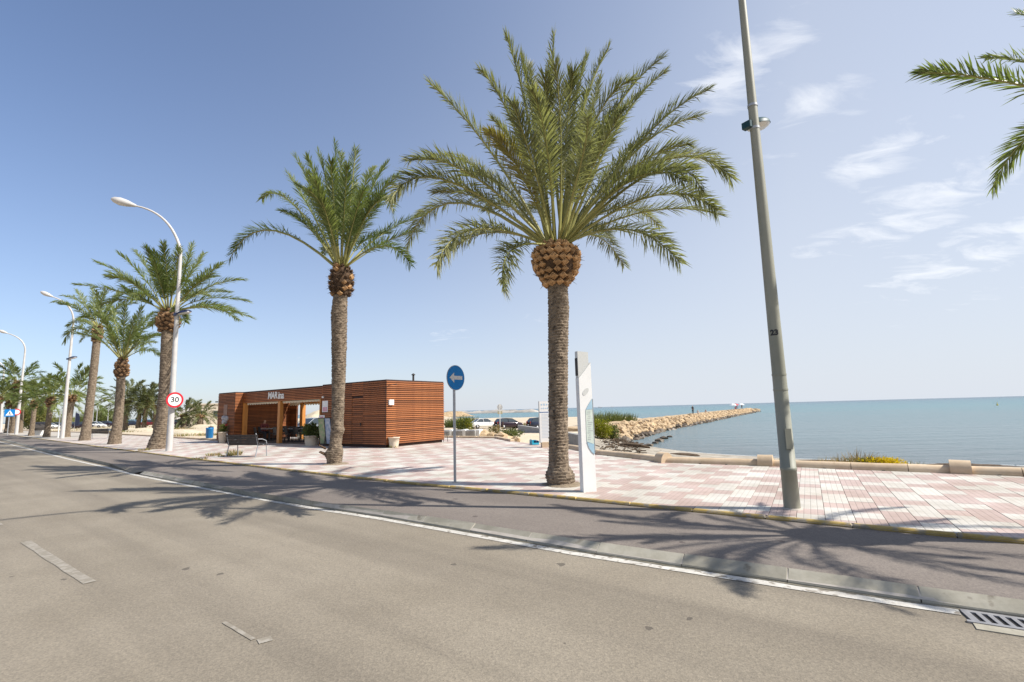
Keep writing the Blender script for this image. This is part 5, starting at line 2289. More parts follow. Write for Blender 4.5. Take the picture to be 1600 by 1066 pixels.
tx_ = [kx(397, 1.7), kx(421, 1.6), kx(452, 1.5), kx(469, 1.7), kx(483, 1.9), kx(432, 2.7)]
ty_ = [-1.7, -1.6, -1.5, -1.7, -1.9, -2.7]
t_lab = ['small square table beside the left end post of the kiosk terrace', 'small square table left of the middle terrace post', 'small square table right of the middle terrace post',
         'square grey topped table before the bright rear post', 'square table near the open right side of the terrace', 'small square table at the back wall under the white notices']
proto_t = table_tree('terrace_table', t_lab[0])
proto_c = chair_tree('terrace_chair', 'black chair')
first_c = True
for i, (x, y) in enumerate(zip(tx_, ty_)):
    o = proto_t if i == 0 else copy_tree(proto_t)
    o.location = K(x, y, .03)
    o.rotation_euler = (0, 0, K_RZ)
    tag(o, t_lab[i], 'table', 'tables on the kiosk terrace')
    for dx, dy, a, w in ((.62, 0, 90, 'left'), (-.62, 0, -90, 'right'), (0, .62, 180, 'road')):
        c = proto_c if first_c else copy_tree(proto_c)
        first_c = False
        c.location = K(x + dx, y + dy, .03)
        c.rotation_euler = (0, 0, K_RZ + R(a) + rnd.uniform(-.2, .2))
        short = t_lab[i].replace('small square table ', '').replace('square grey topped table ', '').replace('square table ', '')
        side = {'left': 'left of', 'right': 'right of', 'road': 'in front of'}[w]
        tag(c, 'black chair %s the table %s' % (side, short), 'chair', 'black chairs on the kiosk terrace')
c = copy_tree(proto_c)
c.location = at(690.5, 690.5, PZ)
c.rotation_euler = (0, 0, R(-20))
tag(c, 'lone black chair outside the right rear corner of the kiosk', 'chair', None)
if 'group' in c:
    del c['group']


# ---- leafy plants
def clump(q, c, rx, ry, rz, n, size, r, mi=0, upright=.0, base=0.0):
    """n small folded leaves spread through an uneven volume"""
    c = Vector(c)
    sd = r.uniform(0, 50)
    for _ in range(n):
        d = Vector((r.gauss(0, 1), r.gauss(0, 1), r.gauss(0, 1))).normalized()
        k = (r.random() ** .42) * (1 + .45 * mnoise.noise(d * 1.9 + Vector((sd, 0, 0))))
        p = c + Vector((d.x * rx * k, d.y * ry * k, d.z * rz * k))
        if p.z < base:
            p.z = base + r.random() * .06
        a = (d + Vector((r.gauss(0, .6), r.gauss(0, .6), r.gauss(0, .6) + upright))).normalized()
        b = a.cross(Vector((r.gauss(0, 1), r.gauss(0, 1), r.gauss(0, 1)))).normalized()
        s = size * r.uniform(.6, 1.35)
        q.add([p - b * s * .28, p + b * s * .28, p + a * s], [(0, 1, 2)], mi, False, r.random())


def blades(q, n, rx, ry, h, w, r, mi=0, lean=.35):
    for _ in range(n):
        a = r.uniform(0, 6.283)
        k = math.sqrt(r.random())
        p = Vector((math.cos(a) * rx * k, math.sin(a) * ry * k, 0))
        hh = h * r.uniform(.5, 1.1) * (1 - .3 * k)
        d = Vector((math.cos(a) * lean * k + r.gauss(0, .12), math.sin(a) * lean * k + r.gauss(0, .12), 1)).normalized()
        s = Vector((r.gauss(0, 1), r.gauss(0, 1), 0)).normalized() * w / 2
        m = p + d * hh * .6
        e = m + (d + Vector((r.gauss(0, .35), r.gauss(0, .35), -.1))).normalized() * hh * .4
        q.add([p - s, p + s, m + s * .8, m - s * .8, e], [(0, 1, 2, 3), (3, 2, 4)], mi, False, r.random())


def shrub(name, label, cat, c, rx, ry, rz, n, size, mats, seed, group=None, upright=.0):
    r = random.Random(seed)
    root = thing(name, label, cat, c, 0, group)
    q = MB()
    for k in range(5):
        a = r.uniform(0, 6.28)
        f = r.uniform(0, .55)
        clump(q, (math.cos(a) * rx * f, math.sin(a) * ry * f, rz * r.uniform(.45, .75)), rx * .62, ry * .62, rz * .55, n // 5, size, r, r.randrange(len(mats)), upright)
    q.build('foliage', mats, root)
    q = MB()
    for k in range(4):
        a = r.uniform(0, 6.28)
        q.tube([(0, 0, -.05), (math.cos(a) * rx * .4, math.sin(a) * ry * .4, rz * .8)], [.03, .01], 5)
    q.build('stem', MAT_FIBRE, root)
    return root


def tuft(name, label, cat, c, rx, ry, h, n, w, mats, seed, group=None, lean=.35):
    r = random.Random(seed)
    q = MB()
    for i in range(len(mats)):
        blades(q, n // len(mats), rx, ry, h, w, r, i, lean)
    return tag(q.build(name, mats, None, c), label, cat, group)


def planter(label, c, rt, rb, h, plant):
    t = thing('planter', label, 'planter', c, 0, 'cream planters around the kiosk')
    q = MB()
    q.lathe((0, 0, 0), [(rb, 0), (lerp(rb, rt, .5), h * .5), (rt * .97, h * .9), (rt * 1.06, h * .92), (rt * 1.06, h), (rt * .9, h), (rt * .86, h * .93)], 22)
    q.build('pot', MAT_POT, t)
    q = MB()
    q.lathe((0, 0, h * .90), [(rt * .9, 0), (rt * .88, .02)], 16)
    q.build('earth', MAT_SOIL, t)
    q = MB()
    plant(q, h)
    q.build('plant', [MAT_BUSH, MAT_BUSH_Y], t)
    return t


r_ = random.Random(8)
planter('low cream planter with short yellowing plants at the sunlit kiosk corner', at(615.5, 699.5, PZ), .25, .19, .46, lambda q, h: (blades(q, 90, .2, .2, .2, .02, r_, 1, .6), blades(q, 40, .2, .2, .16, .02, r_, 0, .6)))
planter('cream planter with tall dark bushy plant at the right end of the terrace', K(kx(490, .05), .05), .36, .28, .5, lambda q, h: clump(q, (0, 0, h + .22), .48, .48, .42, 900, .13, r_, 0))
planter('slim cream planter with green plant and flowers left of the bench', K(kx(349, -.35), .35), .25, .18, .66, lambda q, h: (clump(q, (0, 0, h + .17), .24, .24, .24, 320, .1, r_, 0), clump(q, (0, 0, h + .2), .2, .2, .22, 60, .08, r_, 1)))
# toys and balloons hung beside it
q_ = MB()
for i, (dx, dz, rr, mi) in enumerate(((0, .95, .17, 0), (.12, 1.15, .18, 0), (-.1, 1.2, .15, 0), (.08, .75, .13, 1), (-.1, .7, .12, 2), (.02, .55, .11, 2))):
    m_ = []
    for a in range(7):
        th = math.pi * a / 6 - math.pi / 2
        m_.append((max(.004, rr * math.cos(th)), rr * math.sin(th)))
    q_.lathe((dx, .04 * i, dz), m_, 10, mi)
tag(q_.build('balloon_bunch', [MAT_GREYPRINT, MAT_RED, MAT_DARKBLUE], None, K(kx(351, -.12), .12, .3)), 'bunch of grey, red and dark blue balloons on the kiosk left front', 'balloons')


# ---- two advertising boards by the slender palm
def aboard(label, c, rz, w, h, mat):
    t = thing('advertising_board', label, 'board', c, rz, 'advertising boards by the kiosk')
    q = MB()
    q.box((0, 0, h / 2 + .1), (w, .03, h), rx=R(-7))
    q.build('board', MAT_DARKMETAL, t)
    q = MB()
    q.box((0, .022, h / 2 + .1), (w * .9, .006, h * .94), rx=R(-7))
    q.build('poster', mat, t)
    for s in (-1, 1):
        MB().tube([(s * w * .42, .07, .0), (s * w * .42, -.02, h * .4)], .014, 6).build('leg', MAT_DARKMETAL, t)
    MB().tube([(0, -.06, h * .9), (0, -.42, 0)], .014, 6).build('leg', MAT_DARKMETAL, t)
    return t


aboard('green and brown printed advertising board, left of a pair by the palm', K(kx(504, -.45), .45), K_RZ, .5, 1.3, MAT_GREENPRINT)
aboard('blue grey printed advertising board half behind the slender palm trunk', K(kx(513.5, -.42), .42), K_RZ, .5, 1.3, MAT_BLUEPRINT)

# =================================================================== STREET FURNITURE
SIGN_N = Vector((.79, -.61, 0)).normalized()        # faces the traffic that comes from the right


def disc(q, m, r, th, n=32, mi=0, z=0.0):
    pts = [(r * math.cos(2 * math.pi * k / n), r * math.sin(2 * math.pi * k / n)) for k in range(n)]
    vs = [m @ Vector((x, y, z)) for x, y in pts] + [m @ Vector((x, y, z + th)) for x, y in pts]
    fs = [tuple(range(n, 2 * n)), tuple(reversed(range(n)))] + [(i, (i + 1) % n, n + (i + 1) % n, n + i) for i in range(n)]
    q.add(vs, fs, mi)


def ring(q, m, r0, r1, th, n=36, mi=0, z=0.0):
    vs = []
    for k in range(n):
        a = 2 * math.pi * k / n
        for r, zz in ((r0, z), (r1, z), (r1, z + th), (r0, z + th)):
            vs.append(m @ Vector((r * math.cos(a), r * math.sin(a), zz)))
    fs = []
    for k in range(n):
        a, b = k * 4, ((k + 1) % n) * 4
        for i in range(4):
            j = (i + 1) % 4
            fs.append((a + i, a + j, b + j, b + i))
    q.add(vs, [tuple(reversed(f)) for f in fs], mi)


# ---- the blue arrow sign
sb_ = at(711, 754, PZ)
sign = thing('arrow_sign', 'round blue sign with a white arrow pointing left on a grey pole', 'road sign', sb_)
MB().tube([(0, 0, 0), (0, 0, 2.52)], .030, 12).build('pole', MAT_GREY_METAL, sign)
MB().lathe((0, 0, -.01), [(.075, 0), (.07, .014), (.034, .025)], 14).build('mortar_collar', MAT_GROUT, sign)
ctr = Vector((0, 0, 2.30))
fm = frame_matrix(ctr + SIGN_N * .045, Vector((0, 0, 1)).cross(SIGN_N), SIGN_N)
q_ = MB()
disc(q_, fm, .285, .012, 40)
q_.build('disc', MAT_GREY_METAL, sign)
q_ = MB()
disc(q_, fm, .272, .004, 40, 0, .0125)
q_.build('blue_face', MAT_BLUE_SIGN, sign)
q_ = MB()
arrow = [(-.205, 0), (-.06, .115), (-.06, .042), (.205, .042), (.205, -.042), (-.06, -.042), (-.06, -.115)]
q_.prism([fm @ Vector((x, y, .017)) for x, y in arrow], SIGN_N * .003)
q_.build('arrow', MAT_SIGNGREY, sign)
q_ = MB()
for z in (2.18, 2.42):
    q_.box(Vector((0, 0, z)) + SIGN_N * .022, (.09, .05, .03), math.atan2(SIGN_N.y, SIGN_N.x) + math.pi / 2)
q_.build('clamp', MAT_GREY_METAL, sign)


# ---- tall lamp post in the right foreground
pb_ = at(1238, 795, PZ)
post = thing('lamp_post', 'tall grey green steel lamp post with number, nearest one on the tiles', 'street lamp', pb_)
RB = (at(1251, 795, PZ) - at(1225.5, 795, PZ)).length / 2
zs_ = [0, .55, .553, .60, .603, 2, 4, 6, 8, 10, 11.2]
rs_ = [RB, RB * .95, RB * 1.0, RB * 1.0, RB * .94, RB * .86, RB * .75, RB * .64, RB * .53, RB * .44, RB * .38]
MB().tube([(0, 0, z) for z in zs_], rs_, 28).build('pole', MAT_POST_GREEN, post)
MB().lathe((0, 0, -.01), [(RB * 1.25, 0), (RB * 1.22, .014), (RB * 1.02, .03)], 24).build('mortar_collar', MAT_GROUT, post)
MB().box((-RB * .10, -RB * .985, 1.02), (.09, .012, .30), R(-3)).build('access_door', MAT_POST_GREEN, post)
# number painted on the pole, facing the road
nm = text_mesh('23', .115, .001, .006, 1.0)
nm.materials.append(MAT_INK)
vd = Vector((-pb_.x - .9, -pb_.y, 0)).normalized()
rz_ = RB * (1 - .0595 * 2.6)
q_ = MB()
qm = frame_matrix(vd * rz_ * .995 + Vector((0, 0, 2.62)), Vector((0, 0, 1)).cross(vd), vd)
# bend the figures round the pole
vs_ = []
for v in nm.vertices:
    a = v.co.x / rz_
    dr_ = (Vector((0, 0, 1)).cross(vd) * math.sin(a) + vd * math.cos(a)) * (rz_ + .002 + v.co.z)
    vs_.append(dr_ + Vector((0, 0, 2.62 + v.co.y)))
q_.add(vs_, [tuple(p.vertices) for p in nm.polygons])
q_.build('number', MAT_INK, post)
q_ = MB()
for z in (1.75, 1.98):
    rr = RB * (1 - .0595 * z)
    q_.tube([(0, 0, z - .012), (0, 0, z + .012)], rr + .003, 24)
q_.build('steel_band', MAT_POST_GREEN, post)


def floodlight(parent, c, d, s=1.0, mats=(MAT_TEAL, MAT_LENS)):
    """bowl shaped pavement light on a bracket, leaning out along d"""
    d = Vector(d).normalized()
    side = Vector((0, 0, 1)).cross(d).normalized()
    up = Vector((0, 0, 1))
    a = R(15)
    x = d * math.cos(a) + up * math.sin(a)
    z = up * math.cos(a) - d * math.sin(a)
    m = Matrix((x, side, z)).transposed()
    q = MB()
    hood = []
    for k in range(6):
        th = math.pi / 2 * k / 5
        hood.append((max(.01, .27 * s * math.cos(th)), .13 * s * math.sin(th) ** .8))
    # oval bowl: scaled along x
    mm = m @ Matrix.Diagonal((1.0, .72, 1.0))
    q.lathe(Vector(c) + x * .12 * s, hood, 20, 0, True, mm)
    q.build('hood', mats[0], parent)
    q = MB()
    q.lathe(Vector(c) + x * .12 * s - z * .035 * s, [(.15 * s, -.03 * s), (.225 * s, 0), (.255 * s, .034 * s)], 20, 0, True, mm)
    q.build('lens', mats[1], parent)
    q = MB()
    q.tube([Vector(c) - x * .2 * s + z * .02, Vector(c) - d * .05 + z * .05 * s], .03 * s, 8)
    q.box(Vector(c) - x * .22 * s, (.10 * s, .16 * s, .12 * s), math.atan2(d.y, d.x))
    q.build('bracket', mats[0], parent)


floodlight(post, Vector((.05, .10, 6.13)), (.80, .5, 0), .92)
q_ = MB()
for z in (6.02, 6.42):
    q_.tube([(0, 0, z - .02), (0, 0, z + .02)], RB * .64 + .006, 20)
q_.build('clamp', MAT_GREY_METAL, post)
arm = []
for k in range(9):
    a = math.pi / 2 * k / 8
    arm.append(Vector((-.72, -.69, 0)) * (1.9 * (1 - math.cos(a))) + Vector((0, 0, 11.2 + 1.0 * math.sin(a))))
MB().tube(arm, [RB * .38] + [.045] * 8, 12).build('arm', MAT_POST_GREEN, post)


def lamp_head(parent, c, d, s=1.0):
    d = Vector(d).normalized()
    q = MB()
    pts = [Vector(c) + d * t * s for t in (0, .12, .3, .55, .75, .84)]
    q.tube(pts, [.05 * s, .08 * s, .13 * s, .155 * s, .11 * s, .04 * s], 14)
    q.build('lamp_head', MAT_LAMP_WHITE, parent)
    q = MB()
    q.tube([p + Vector((0, 0, -.045 * s)) for p in pts[2:5]], [.09 * s, .125 * s, .07 * s], 12)
    q.build('lamp_glass', MAT_LENS, parent)


lamp_head(post, arm[-1], Vector((-.72, -.69, .03)))


# ---- pale curved lamp posts down the road
def curved_lamp(label, foot, top_px, head_px, Y, w, flood_px, seed, arm0):
    """foot, where the arm starts to bend, and the tip, in the photograph, all near depth Y"""
    b = at_depth(foot[0], foot[1], Y)
    b.z = PZ
    t = thing('lamp_post', label, 'street lamp', b, 0, 'pale curved lamp posts along the road')
    s = at_depth(*arm0, Y) - b
    e = at_depth(*head_px, Y - .8) - b
    mid = at_depth(*top_px, Y - .3) - b
    # straight, slightly tapering pole then the bend
    MB().tube([(0, 0, 0), (0, 0, .9), (s.x * .5, 0, s.z * .5), (s.x, 0, s.z)], [w, w * .98, w * .74, w * .5], 12).build('pole', MAT_LAMP_WHITE, t)
    c = mid * 2 - (Vector((s.x, 0, s.z)) + e) * .5
    pts = [bez(Vector((s.x, 0, s.z)), c, e, k / 12) for k in range(13)]
    MB().tube(pts, [lerp(w * .5, w * .28, k / 12) for k in range(13)], 10).build('arm', MAT_LAMP_WHITE, t)
    lamp_head(t, pts[-1], pts[-1] - pts[-3], 1.25)
    if flood_px:
        f = at_depth(*flood_px, Y) - b
        floodlight(t, (f.x, f.y, f.z), (.8, .5, 0), 1.2, (MAT_DARKBLUE, MAT_LENS))
    return t


curved_lamp('white curved lamp post carrying the speed limit sign', (264, 705), (258, 345), (213, 322), 24.4, .145, (283, 490), 1, (282.5, 392))
curved_lamp('second white curved lamp post, beyond the short palm', (97, 684.5), (108, 480), (83, 464), 46, .17, (111, 560), 2, (114.5, 505))
curved_lamp('third pale curved lamp post, before the squat far palms', (25.5, 676), (34, 533), (12, 521), 66, .2, None, 3, (39, 552))
curved_lamp('farthest pale lamp post cut by the left edge of view', (0.5, 674), (3, 570), (-10, 560), 84, .22, None, 4, (6, 580))

# ---- round speed limit sign on the first lamp post
L1b = at_depth(264, 705, 24.4)
sc_ = at_depth(273, 625, 24.4 - .25)
sp = thing('speed_limit_sign', 'round white speed limit sign with red border reading 30 on lamp post', 'road sign', sc_)
fm = frame_matrix(Vector(), Vector((0, 0, 1)).cross(SIGN_N), SIGN_N)
q_ = MB()
disc(q_, fm, .37, .012, 36)
q_.build('plate', MAT_SIGNWHITE, sp)
q_ = MB()
ring(q_, fm, .285, .372, .004, 40, 0, .0125)
q_.build('red_border', MAT_RED, sp)
t30 = text_mesh('30', .36, .002, .006, 1.0)
t30.materials.append(MAT_INK)
o_ = inst('numerals', t30, sp, mw=fm @ Matrix.Translation((0, 0, .016)))
q_ = MB()
q_.box(-SIGN_N * .06, (.10, .10, .08), math.atan2(SIGN_N.y, SIGN_N.x))
q_.build('clamp', MAT_GREY_METAL, sp)

# ---- signs far at the left
c_ = at_depth(15, 645.5, 62)
b2 = Vector((c_.x, c_.y, PZ))
cs = thing('crossing_sign', 'square blue pedestrian crossing sign with white triangle at far left', 'road sign', b2)
hz = c_.z - PZ
MB().tube([(0, 0, 0), (0, 0, hz + .6)], .05, 8).build('pole', MAT_GREY_METAL, cs)
fm = frame_matrix(Vector((0, 0, hz)) + SIGN_N * .07, Vector((0, 0, 1)).cross(SIGN_N), SIGN_N)
q_ = MB()
q_.prism([fm @ Vector(p) for p in ((-.48, -.44, 0), (.48, -.44, 0), (.48, .44, 0), (-.48, .44, 0))], SIGN_N * .02)
q_.build('plate', MAT_BLUE_SIGN, cs)
q_ = MB()
q_.prism([fm @ Vector(p) for p in ((-.36, -.30, .022), (.36, -.30, .022), (0, .34, .022))], SIGN_N * .004)
q_.build('triangle', MAT_SIGNWHITE, cs)
q_ = MB()
for pl in (((-.02, .0), (.04, .0), (.10, -.25), (.05, -.25)), ((-.02, .0), (.03, .0), (-.06, -.25), (-.11, -.25)), ((-.05, .0), (.05, .0), (.04, .12), (-.04, .12))):
    q_.prism([fm @ Vector((x, y, .028)) for x, y in pl], SIGN_N * .003)
disc(q_, fm @ Matrix.Translation((0, .155, .028)), .035, .003, 12)
q_.build('walking_figure', MAT_INK, cs)
c_ = at_depth(25.5, 644, 64.5)
rs = thing('round_sign', 'small round red bordered sign on the third lamp post', 'road sign', c_)
fm = frame_matrix(SIGN_N * .2, Vector((0, 0, 1)).cross(SIGN_N), SIGN_N)
q_ = MB()
disc(q_, fm, .40, .02, 24)
q_.build('plate', MAT_SIGNWHITE, rs)
q_ = MB()
ring(q_, fm, .29, .41, .006, 24, 0, .02)
q_.build('red_border', MAT_RED, rs)
q_ = MB()
q_.box(SIGN_N * .09, (.1, .2, .1), math.atan2(SIGN_N.y, SIGN_N.x) + math.pi / 2)
q_.build('clamp', MAT_GREY_METAL, rs)
# parking sign seen from behind, on the beach car park
def back_sign(label, foot, Y, z0, top_y, parts):
    b = at_depth(foot[0], foot[1], Y)
    b.z = z0
    t = thing('parking_sign', label, 'road sign', b)
    H = at_depth(foot[0], top_y, Y).z - z0
    MB().tube([(0, 0, -.1), (0, 0, H)], .045, 8).build('pole', MAT_SIGNWHITE, t)
    d = Vector((-b.x, -b.y, 0)).normalized()
    n = (Vector((.35, .94, 0))).normalized()
    fm = frame_matrix(Vector((0, 0, H - .42)) + n * .06, Vector((0, 0, 1)).cross(n), n)
    q = MB()
    disc(q, fm, .40, .02, 24)
    q.build('disc', MAT_SIGNWHITE, t)
    q = MB()
    fm.translation = Vector((0, 0, H - 1.15)) + n * .06
    q.prism([fm @ Vector(p) for p in ((-.36, -.2, 0), (.36, -.2, 0), (.36, .2, 0), (-.36, .2, 0))], n * .02)
    q.build('lower_plate', M('cream_plate', (.62, .56, .36), (.68, .62, .42), 3, .5), t)
    return t


back_sign('white round sign with a plate under it, seen from behind between the parked cars', (781.5, 671), 68, LOT_Z, 631.5, 2)

# ---- white totem
tb_ = at(919.5, 768, PZ)
TN = Vector((.30, -.954, 0)).normalized()
tot = thing('totem', 'slim white beach information totem with small map panel beside the big palm', 'totem', tb_)
TX = Vector((0, 0, 1)).cross(TN).normalized()       # to the right as one faces it
H_, Wd, Dp = 2.64, .262, .15
def tp_(u, v, z):
    return TX * (u - .5) * Wd + TN * z + Vector((0, 0, v))
q_ = MB()
body = [(0, 0), (1, 0), (1, H_ - .22), (.42, H_ - .40), (.0, H_ - .52)]
q_.prism([tp_(u, v, -Dp / 2) for u, v in body], TN * Dp)
q_.build('body', MAT_WHITE_PLASTIC, tot)
q_ = MB()
q_.prism([tp_(u, v, -Dp / 2 + .015) for u, v in ((.005, H_ - .515), (.42, H_ - .398), (.86, H_ - .262), (.86, H_ - .02), (.005, H_))], TN * (Dp - .03))
q_.build('top_cap', MAT_PANELGREY, tot)
q_ = MB()
lf = []
for k in range(20):
    a = 2 * math.pi * k / 20
    x, y = .085 * math.cos(a), .045 * math.sin(a)
    t = R(48)
    lf.append(tp_(.5, H_ - .78, Dp / 2 + .001) + TX * (x * math.cos(t) - y * math.sin(t)) + Vector((0, 0, x * math.sin(t) + y * math.cos(t))))
q_.prism(lf, TN * .004)
q_.build('emblem', MAT_PANELGREY, tot)
z1, z2 = H_ - 1.06, H_ - 2.02 + .22
q_ = MB()
def mp_(a, b):
    return [tp_(u, v, Dp / 2 + .001) for u, v in [(.97, lerp(z2, z1, t)) for t in a] + b]
mapo = [(.96, z2 - .16), (.96, z1 + .14), (.80, z1 + .085), (.58, z1), (.42, z1 - .07), (.40, z2 + .10), (.52, z2 - .02), (.74, z2 - .11)]
q_.prism([tp_(u, v, Dp / 2 + .001) for u, v in mapo], TN * .005)
q_.build('map_panel', MAT_PANELMAP, tot)
q_ = MB()
q_.prism([tp_(u, v, Dp / 2 + .0065) for u, v in [(.96, z1 - .06), (.96, z1 + .14), (.80, z1 + .085), (.58, z1), (.44, z1 - .06)]], TN * .003)
q_.prism([tp_(u, v, Dp / 2 + .0065) for u, v in [(.96, z2 - .16), (.96, z2 + .03), (.41, z2 + .06), (.42, z2 + .08), (.52, z2 - .02), (.74, z2 - .11)]], TN * .003)
q_.build('map_band', MAT_PANELBLUE, tot)
q_ = MB()
for i in range(14):
    zz = lerp(z2 + .1, z1 - .09, (i + .5) / 14)
    a = .5 + .04 * (i % 3)
    b = a + rnd.uniform(.15, .38)
    q_.prism([tp_(u, v, Dp / 2 + .0065) for u, v in ((a, zz), (b, zz), (b, zz + .008), (a, zz + .008))], TN * .002)
q_.build('map_text', MAT_GREYPRINT, tot)
q_ = MB()
q_.box(tp_(1.02, (z1 + z2) / 2, Dp / 2 - .004), (.012, .022, 1.02), math.atan2(TX.y, TX.x))
q_.build('panel_edge', MAT_GREY_METAL, tot)
q_ = MB()
q_.box(tp_(-.012, H_ - .30, -.01), (.006, .10, .34), math.atan2(TX.y, TX.x))
q_.build('side_vent', MAT_DARKMETAL, tot)

# ---- white information board behind the big palm
ib = at(853, 699, PZ)
IN_ = Vector((.12, -.99, 0)).normalized()
IX = Vector((0, 0, 1)).cross(IN_).normalized()
board = thing('information_board', 'white information board with blue heading, half hidden by the big palm trunk', 'information board', ib)
q_ = MB()
rzb = math.atan2(IX.y, IX.x)
q_.box(IX * .13 + Vector((0, 0, .10)), (.62, .30, .22), rzb)
q_.build('base', MAT_BUMPER, board)
q_ = MB()
q_.box(IX * .14 + Vector((0, 0, 1.02)), (.74, .09, 1.66), rzb)
q_.build('panel', MAT_WHITE_PLASTIC, board)


def ibp(u, v, w, h, name, mat, n=1):
    q = MB()
    q.box(IX * (u - .23) + Vector((0, 0, .19 + v)) + IN_ * .048, (w, .006, h), rzb)
    return q.build(name, mat, board)


ibp(.37, 1.22, .74, .028, 'blue_rule', M('blue_ink', (.03, .13, .33), None, rough=.5), 1)
MAT_PALEBLUE = M('pale_blue_ink', (.30, .48, .66), (.40, .56, .70), 20, .5)
q_ = MB()
for row, (v, n, s) in enumerate(((1.53, 5, .075), (1.38, 6, .055))):
    for k in range(n):
        u = .10 + k * s * 1.45
        q_.box(IX * (u - .23) + Vector((0, 0, .19 + v)) + IN_ * .048, (s * .75, .005, s * (.7 + .3 * (k % 2))), rzb)
q_.build('heading_print', MAT_PALEBLUE, board)
q_ = MB()
for k in range(17):
    v = 1.14 - k * .058
    q_.box(IX * (.36 - .23 - .02 * (k % 3)) + Vector((0, 0, .19 + v)) + IN_ * .048, (.56 - .05 * (k % 3), .005, .012), rzb)
q_.build('text_print', M('faint_blue_ink', (.52, .60, .70), None, rough=.5), board)
q_ = MB()
q_.box(IX * -.236 + Vector((0, 0, 1.02)), (.022, .11, 1.68), rzb)
q_.build('frame', MAT_GREY_METAL, board)

# ---- turquoise crate on the ground
tc_ = at(835, 695, PZ)
crate = thing('plastic_crate', 'turquoise plastic crate lying on the paving near the white board', 'crate', tc_, R(24))
crate.scale = (.85, .85, .85)
q_ = MB()
for (c, s) in (((0, 0, .02), (.40, .30, .03)), ((-.195, 0, .13), (.02, .30, .24)), ((.195, 0, .10), (.02, .30, .18)), ((0, .145, .13), (.38, .02, .22)), ((0, -.145, .06), (.38, .02, .09))):
    q_.box(c, s, ry=R(2))
q_.build('shell', MAT_TURQ, crate)
MB().box((.08, -.02, .14), (.16, .14, .14), R(20)).build('dark_cloth', MAT_DARKBLUE, crate)
MB().tube([(-.2, -.1, .25), (-.2, 0, .30), (-.2, .1, .25)], .012, 6).build('handle', MAT_TURQ, crate)

# ---- blue litter bin
lb_ = at(327, 687.5, PZ)
lit = thing('litter_bin', 'bright blue litter bin on a post, left of the wooden kiosk', 'litter bin', lb_, R(20))
q_ = MB()
q_.lathe((0, 0, .12), [(.20, 0), (.225, .05), (.24, .62), (.25, .64), (.25, .72), (.21, .72), (.19, .60)], 18)
q_.build('bucket', MAT_BIN, lit)
MB().tube([(.0, .27, 0), (.0, .27, .98)], .025, 8).build('post', MAT_DARKMETAL, lit)
MB().box((.06, .0, .87), (.30, .10, .10)).build('lid', MAT_DARKBLUE, lit)


# ---- benches
def bench_tree(label, c, rz, L=1.62):
    """faces local +y: the back stands at -y"""
    t = thing('bench', label, 'bench', c, rz, 'metal benches along the pavement')
    for i in range(5):
        y = -.10 + i * .095
        MB().box((0, y, .44 + .012 * abs(i - 2)), (L, .085, .022)).build('seat_slat', MAT_DARKMETAL, t)
    for i in range(4):
        z = .52 + i * .095
        MB().box((0, -.16 - .028 * i, z), (L, .02, .085), rx=R(14)).build('back_slat', MAT_DARKMETAL, t)
    for sx in (-1, 1):
        x = sx * (L / 2 - .06)
        MB().tube([(x, -.26, .90), (x, -.14, .44), (x, -.24, 0)], .02, 8).build('leg', MAT_GREY_METAL, t)
        MB().tube([(x, -.14, .44), (x, .26, .45), (x, .30, .0)], .02, 8).build('leg', MAT_GREY_METAL, t)
        MB().tube([(x, -.22, .68), (x, .05, .67), (x, .24, .60), (x, .28, .45)], .018, 8).build('armrest', MAT_GREY_METAL, t)
    return t


bd_ = at(384, 713.5, PZ)
bench_tree('dark slatted metal bench with its back to the road, in front of the kiosk', bd_, R(-20))
bench_tree('far dark metal bench between the two leaning palm trunks', at(155, 685.5, PZ), R(-12), 2.4)
wb_ = at(62, 679.5, PZ)
wbn = thing('concrete_seat', 'white concrete seat with dark curved backrest far along the pavement', 'seat', wb_, R(-50))
q_ = MB()
q_.box((1.0, 0, .52), (1.5, 1.1, 1.1), taper=.86)
q_.build('block', MAT_WHITE_PLASTIC, wbn)
q_ = MB()
pr_ = [Vector((-1.6, 0, 1.22)), Vector((-.6, 0, 1.2)), Vector((.8, 0, 1.16)), Vector((1.9, 0, .95)), Vector((2.3, 0, .55))]
vs_, fs_ = [], []
for p in pr_:
    vs_ += [p + Vector((0, -.5, 0)), p + Vector((0, .5, 0)), p + Vector((0, .5, .32)), p + Vector((0, -.5, .32))]
for i in range(len(pr_) - 1):
    for k in range(4):
        fs_.append((i * 4 + k, i * 4 + (k + 1) % 4, i * 4 + 4 + (k + 1) % 4, i * 4 + 4 + k))
fs_ += [(3, 2, 1, 0), (len(pr_) * 4 - 4, len(pr_) * 4 - 3, len(pr_) * 4 - 2, len(pr_) * 4 - 1)]
q_.add(vs_, [tuple(reversed(f)) for f in fs_])
q_.build('backrest', MAT_DARKMETAL, wbn)

# thin posts
def thin_post(label, foot, z0, h, r, mat, Y=None):
    b = at(foot[0], foot[1], z0)
    t = thing('thin_post', label, 'post', b)
    MB().tube([(0, 0, -.1), (0, 0, h)], [r, r * .9], 8).build('shaft', mat, t)
    MB().lathe((0, 0, h), [(r * 1.25, 0), (r * 1.25, .04), (r * .4, .08)], 8).build('cap', mat, t)
    return t


thin_post('short rusty bollard in front of the black car', (786, 671), LOT_Z, 1.0, .07, MAT_FIBRE)
thin_post('thin rusty marker post between the black car and the white board', (828.5, 673.5), -.7, 1.1, .035, MAT_FIBRE)
thin_post('thin white marker post left of the second lamp post foot', (90.5, 684), PZ, 2.4, .05, MAT_SIGNWHITE)
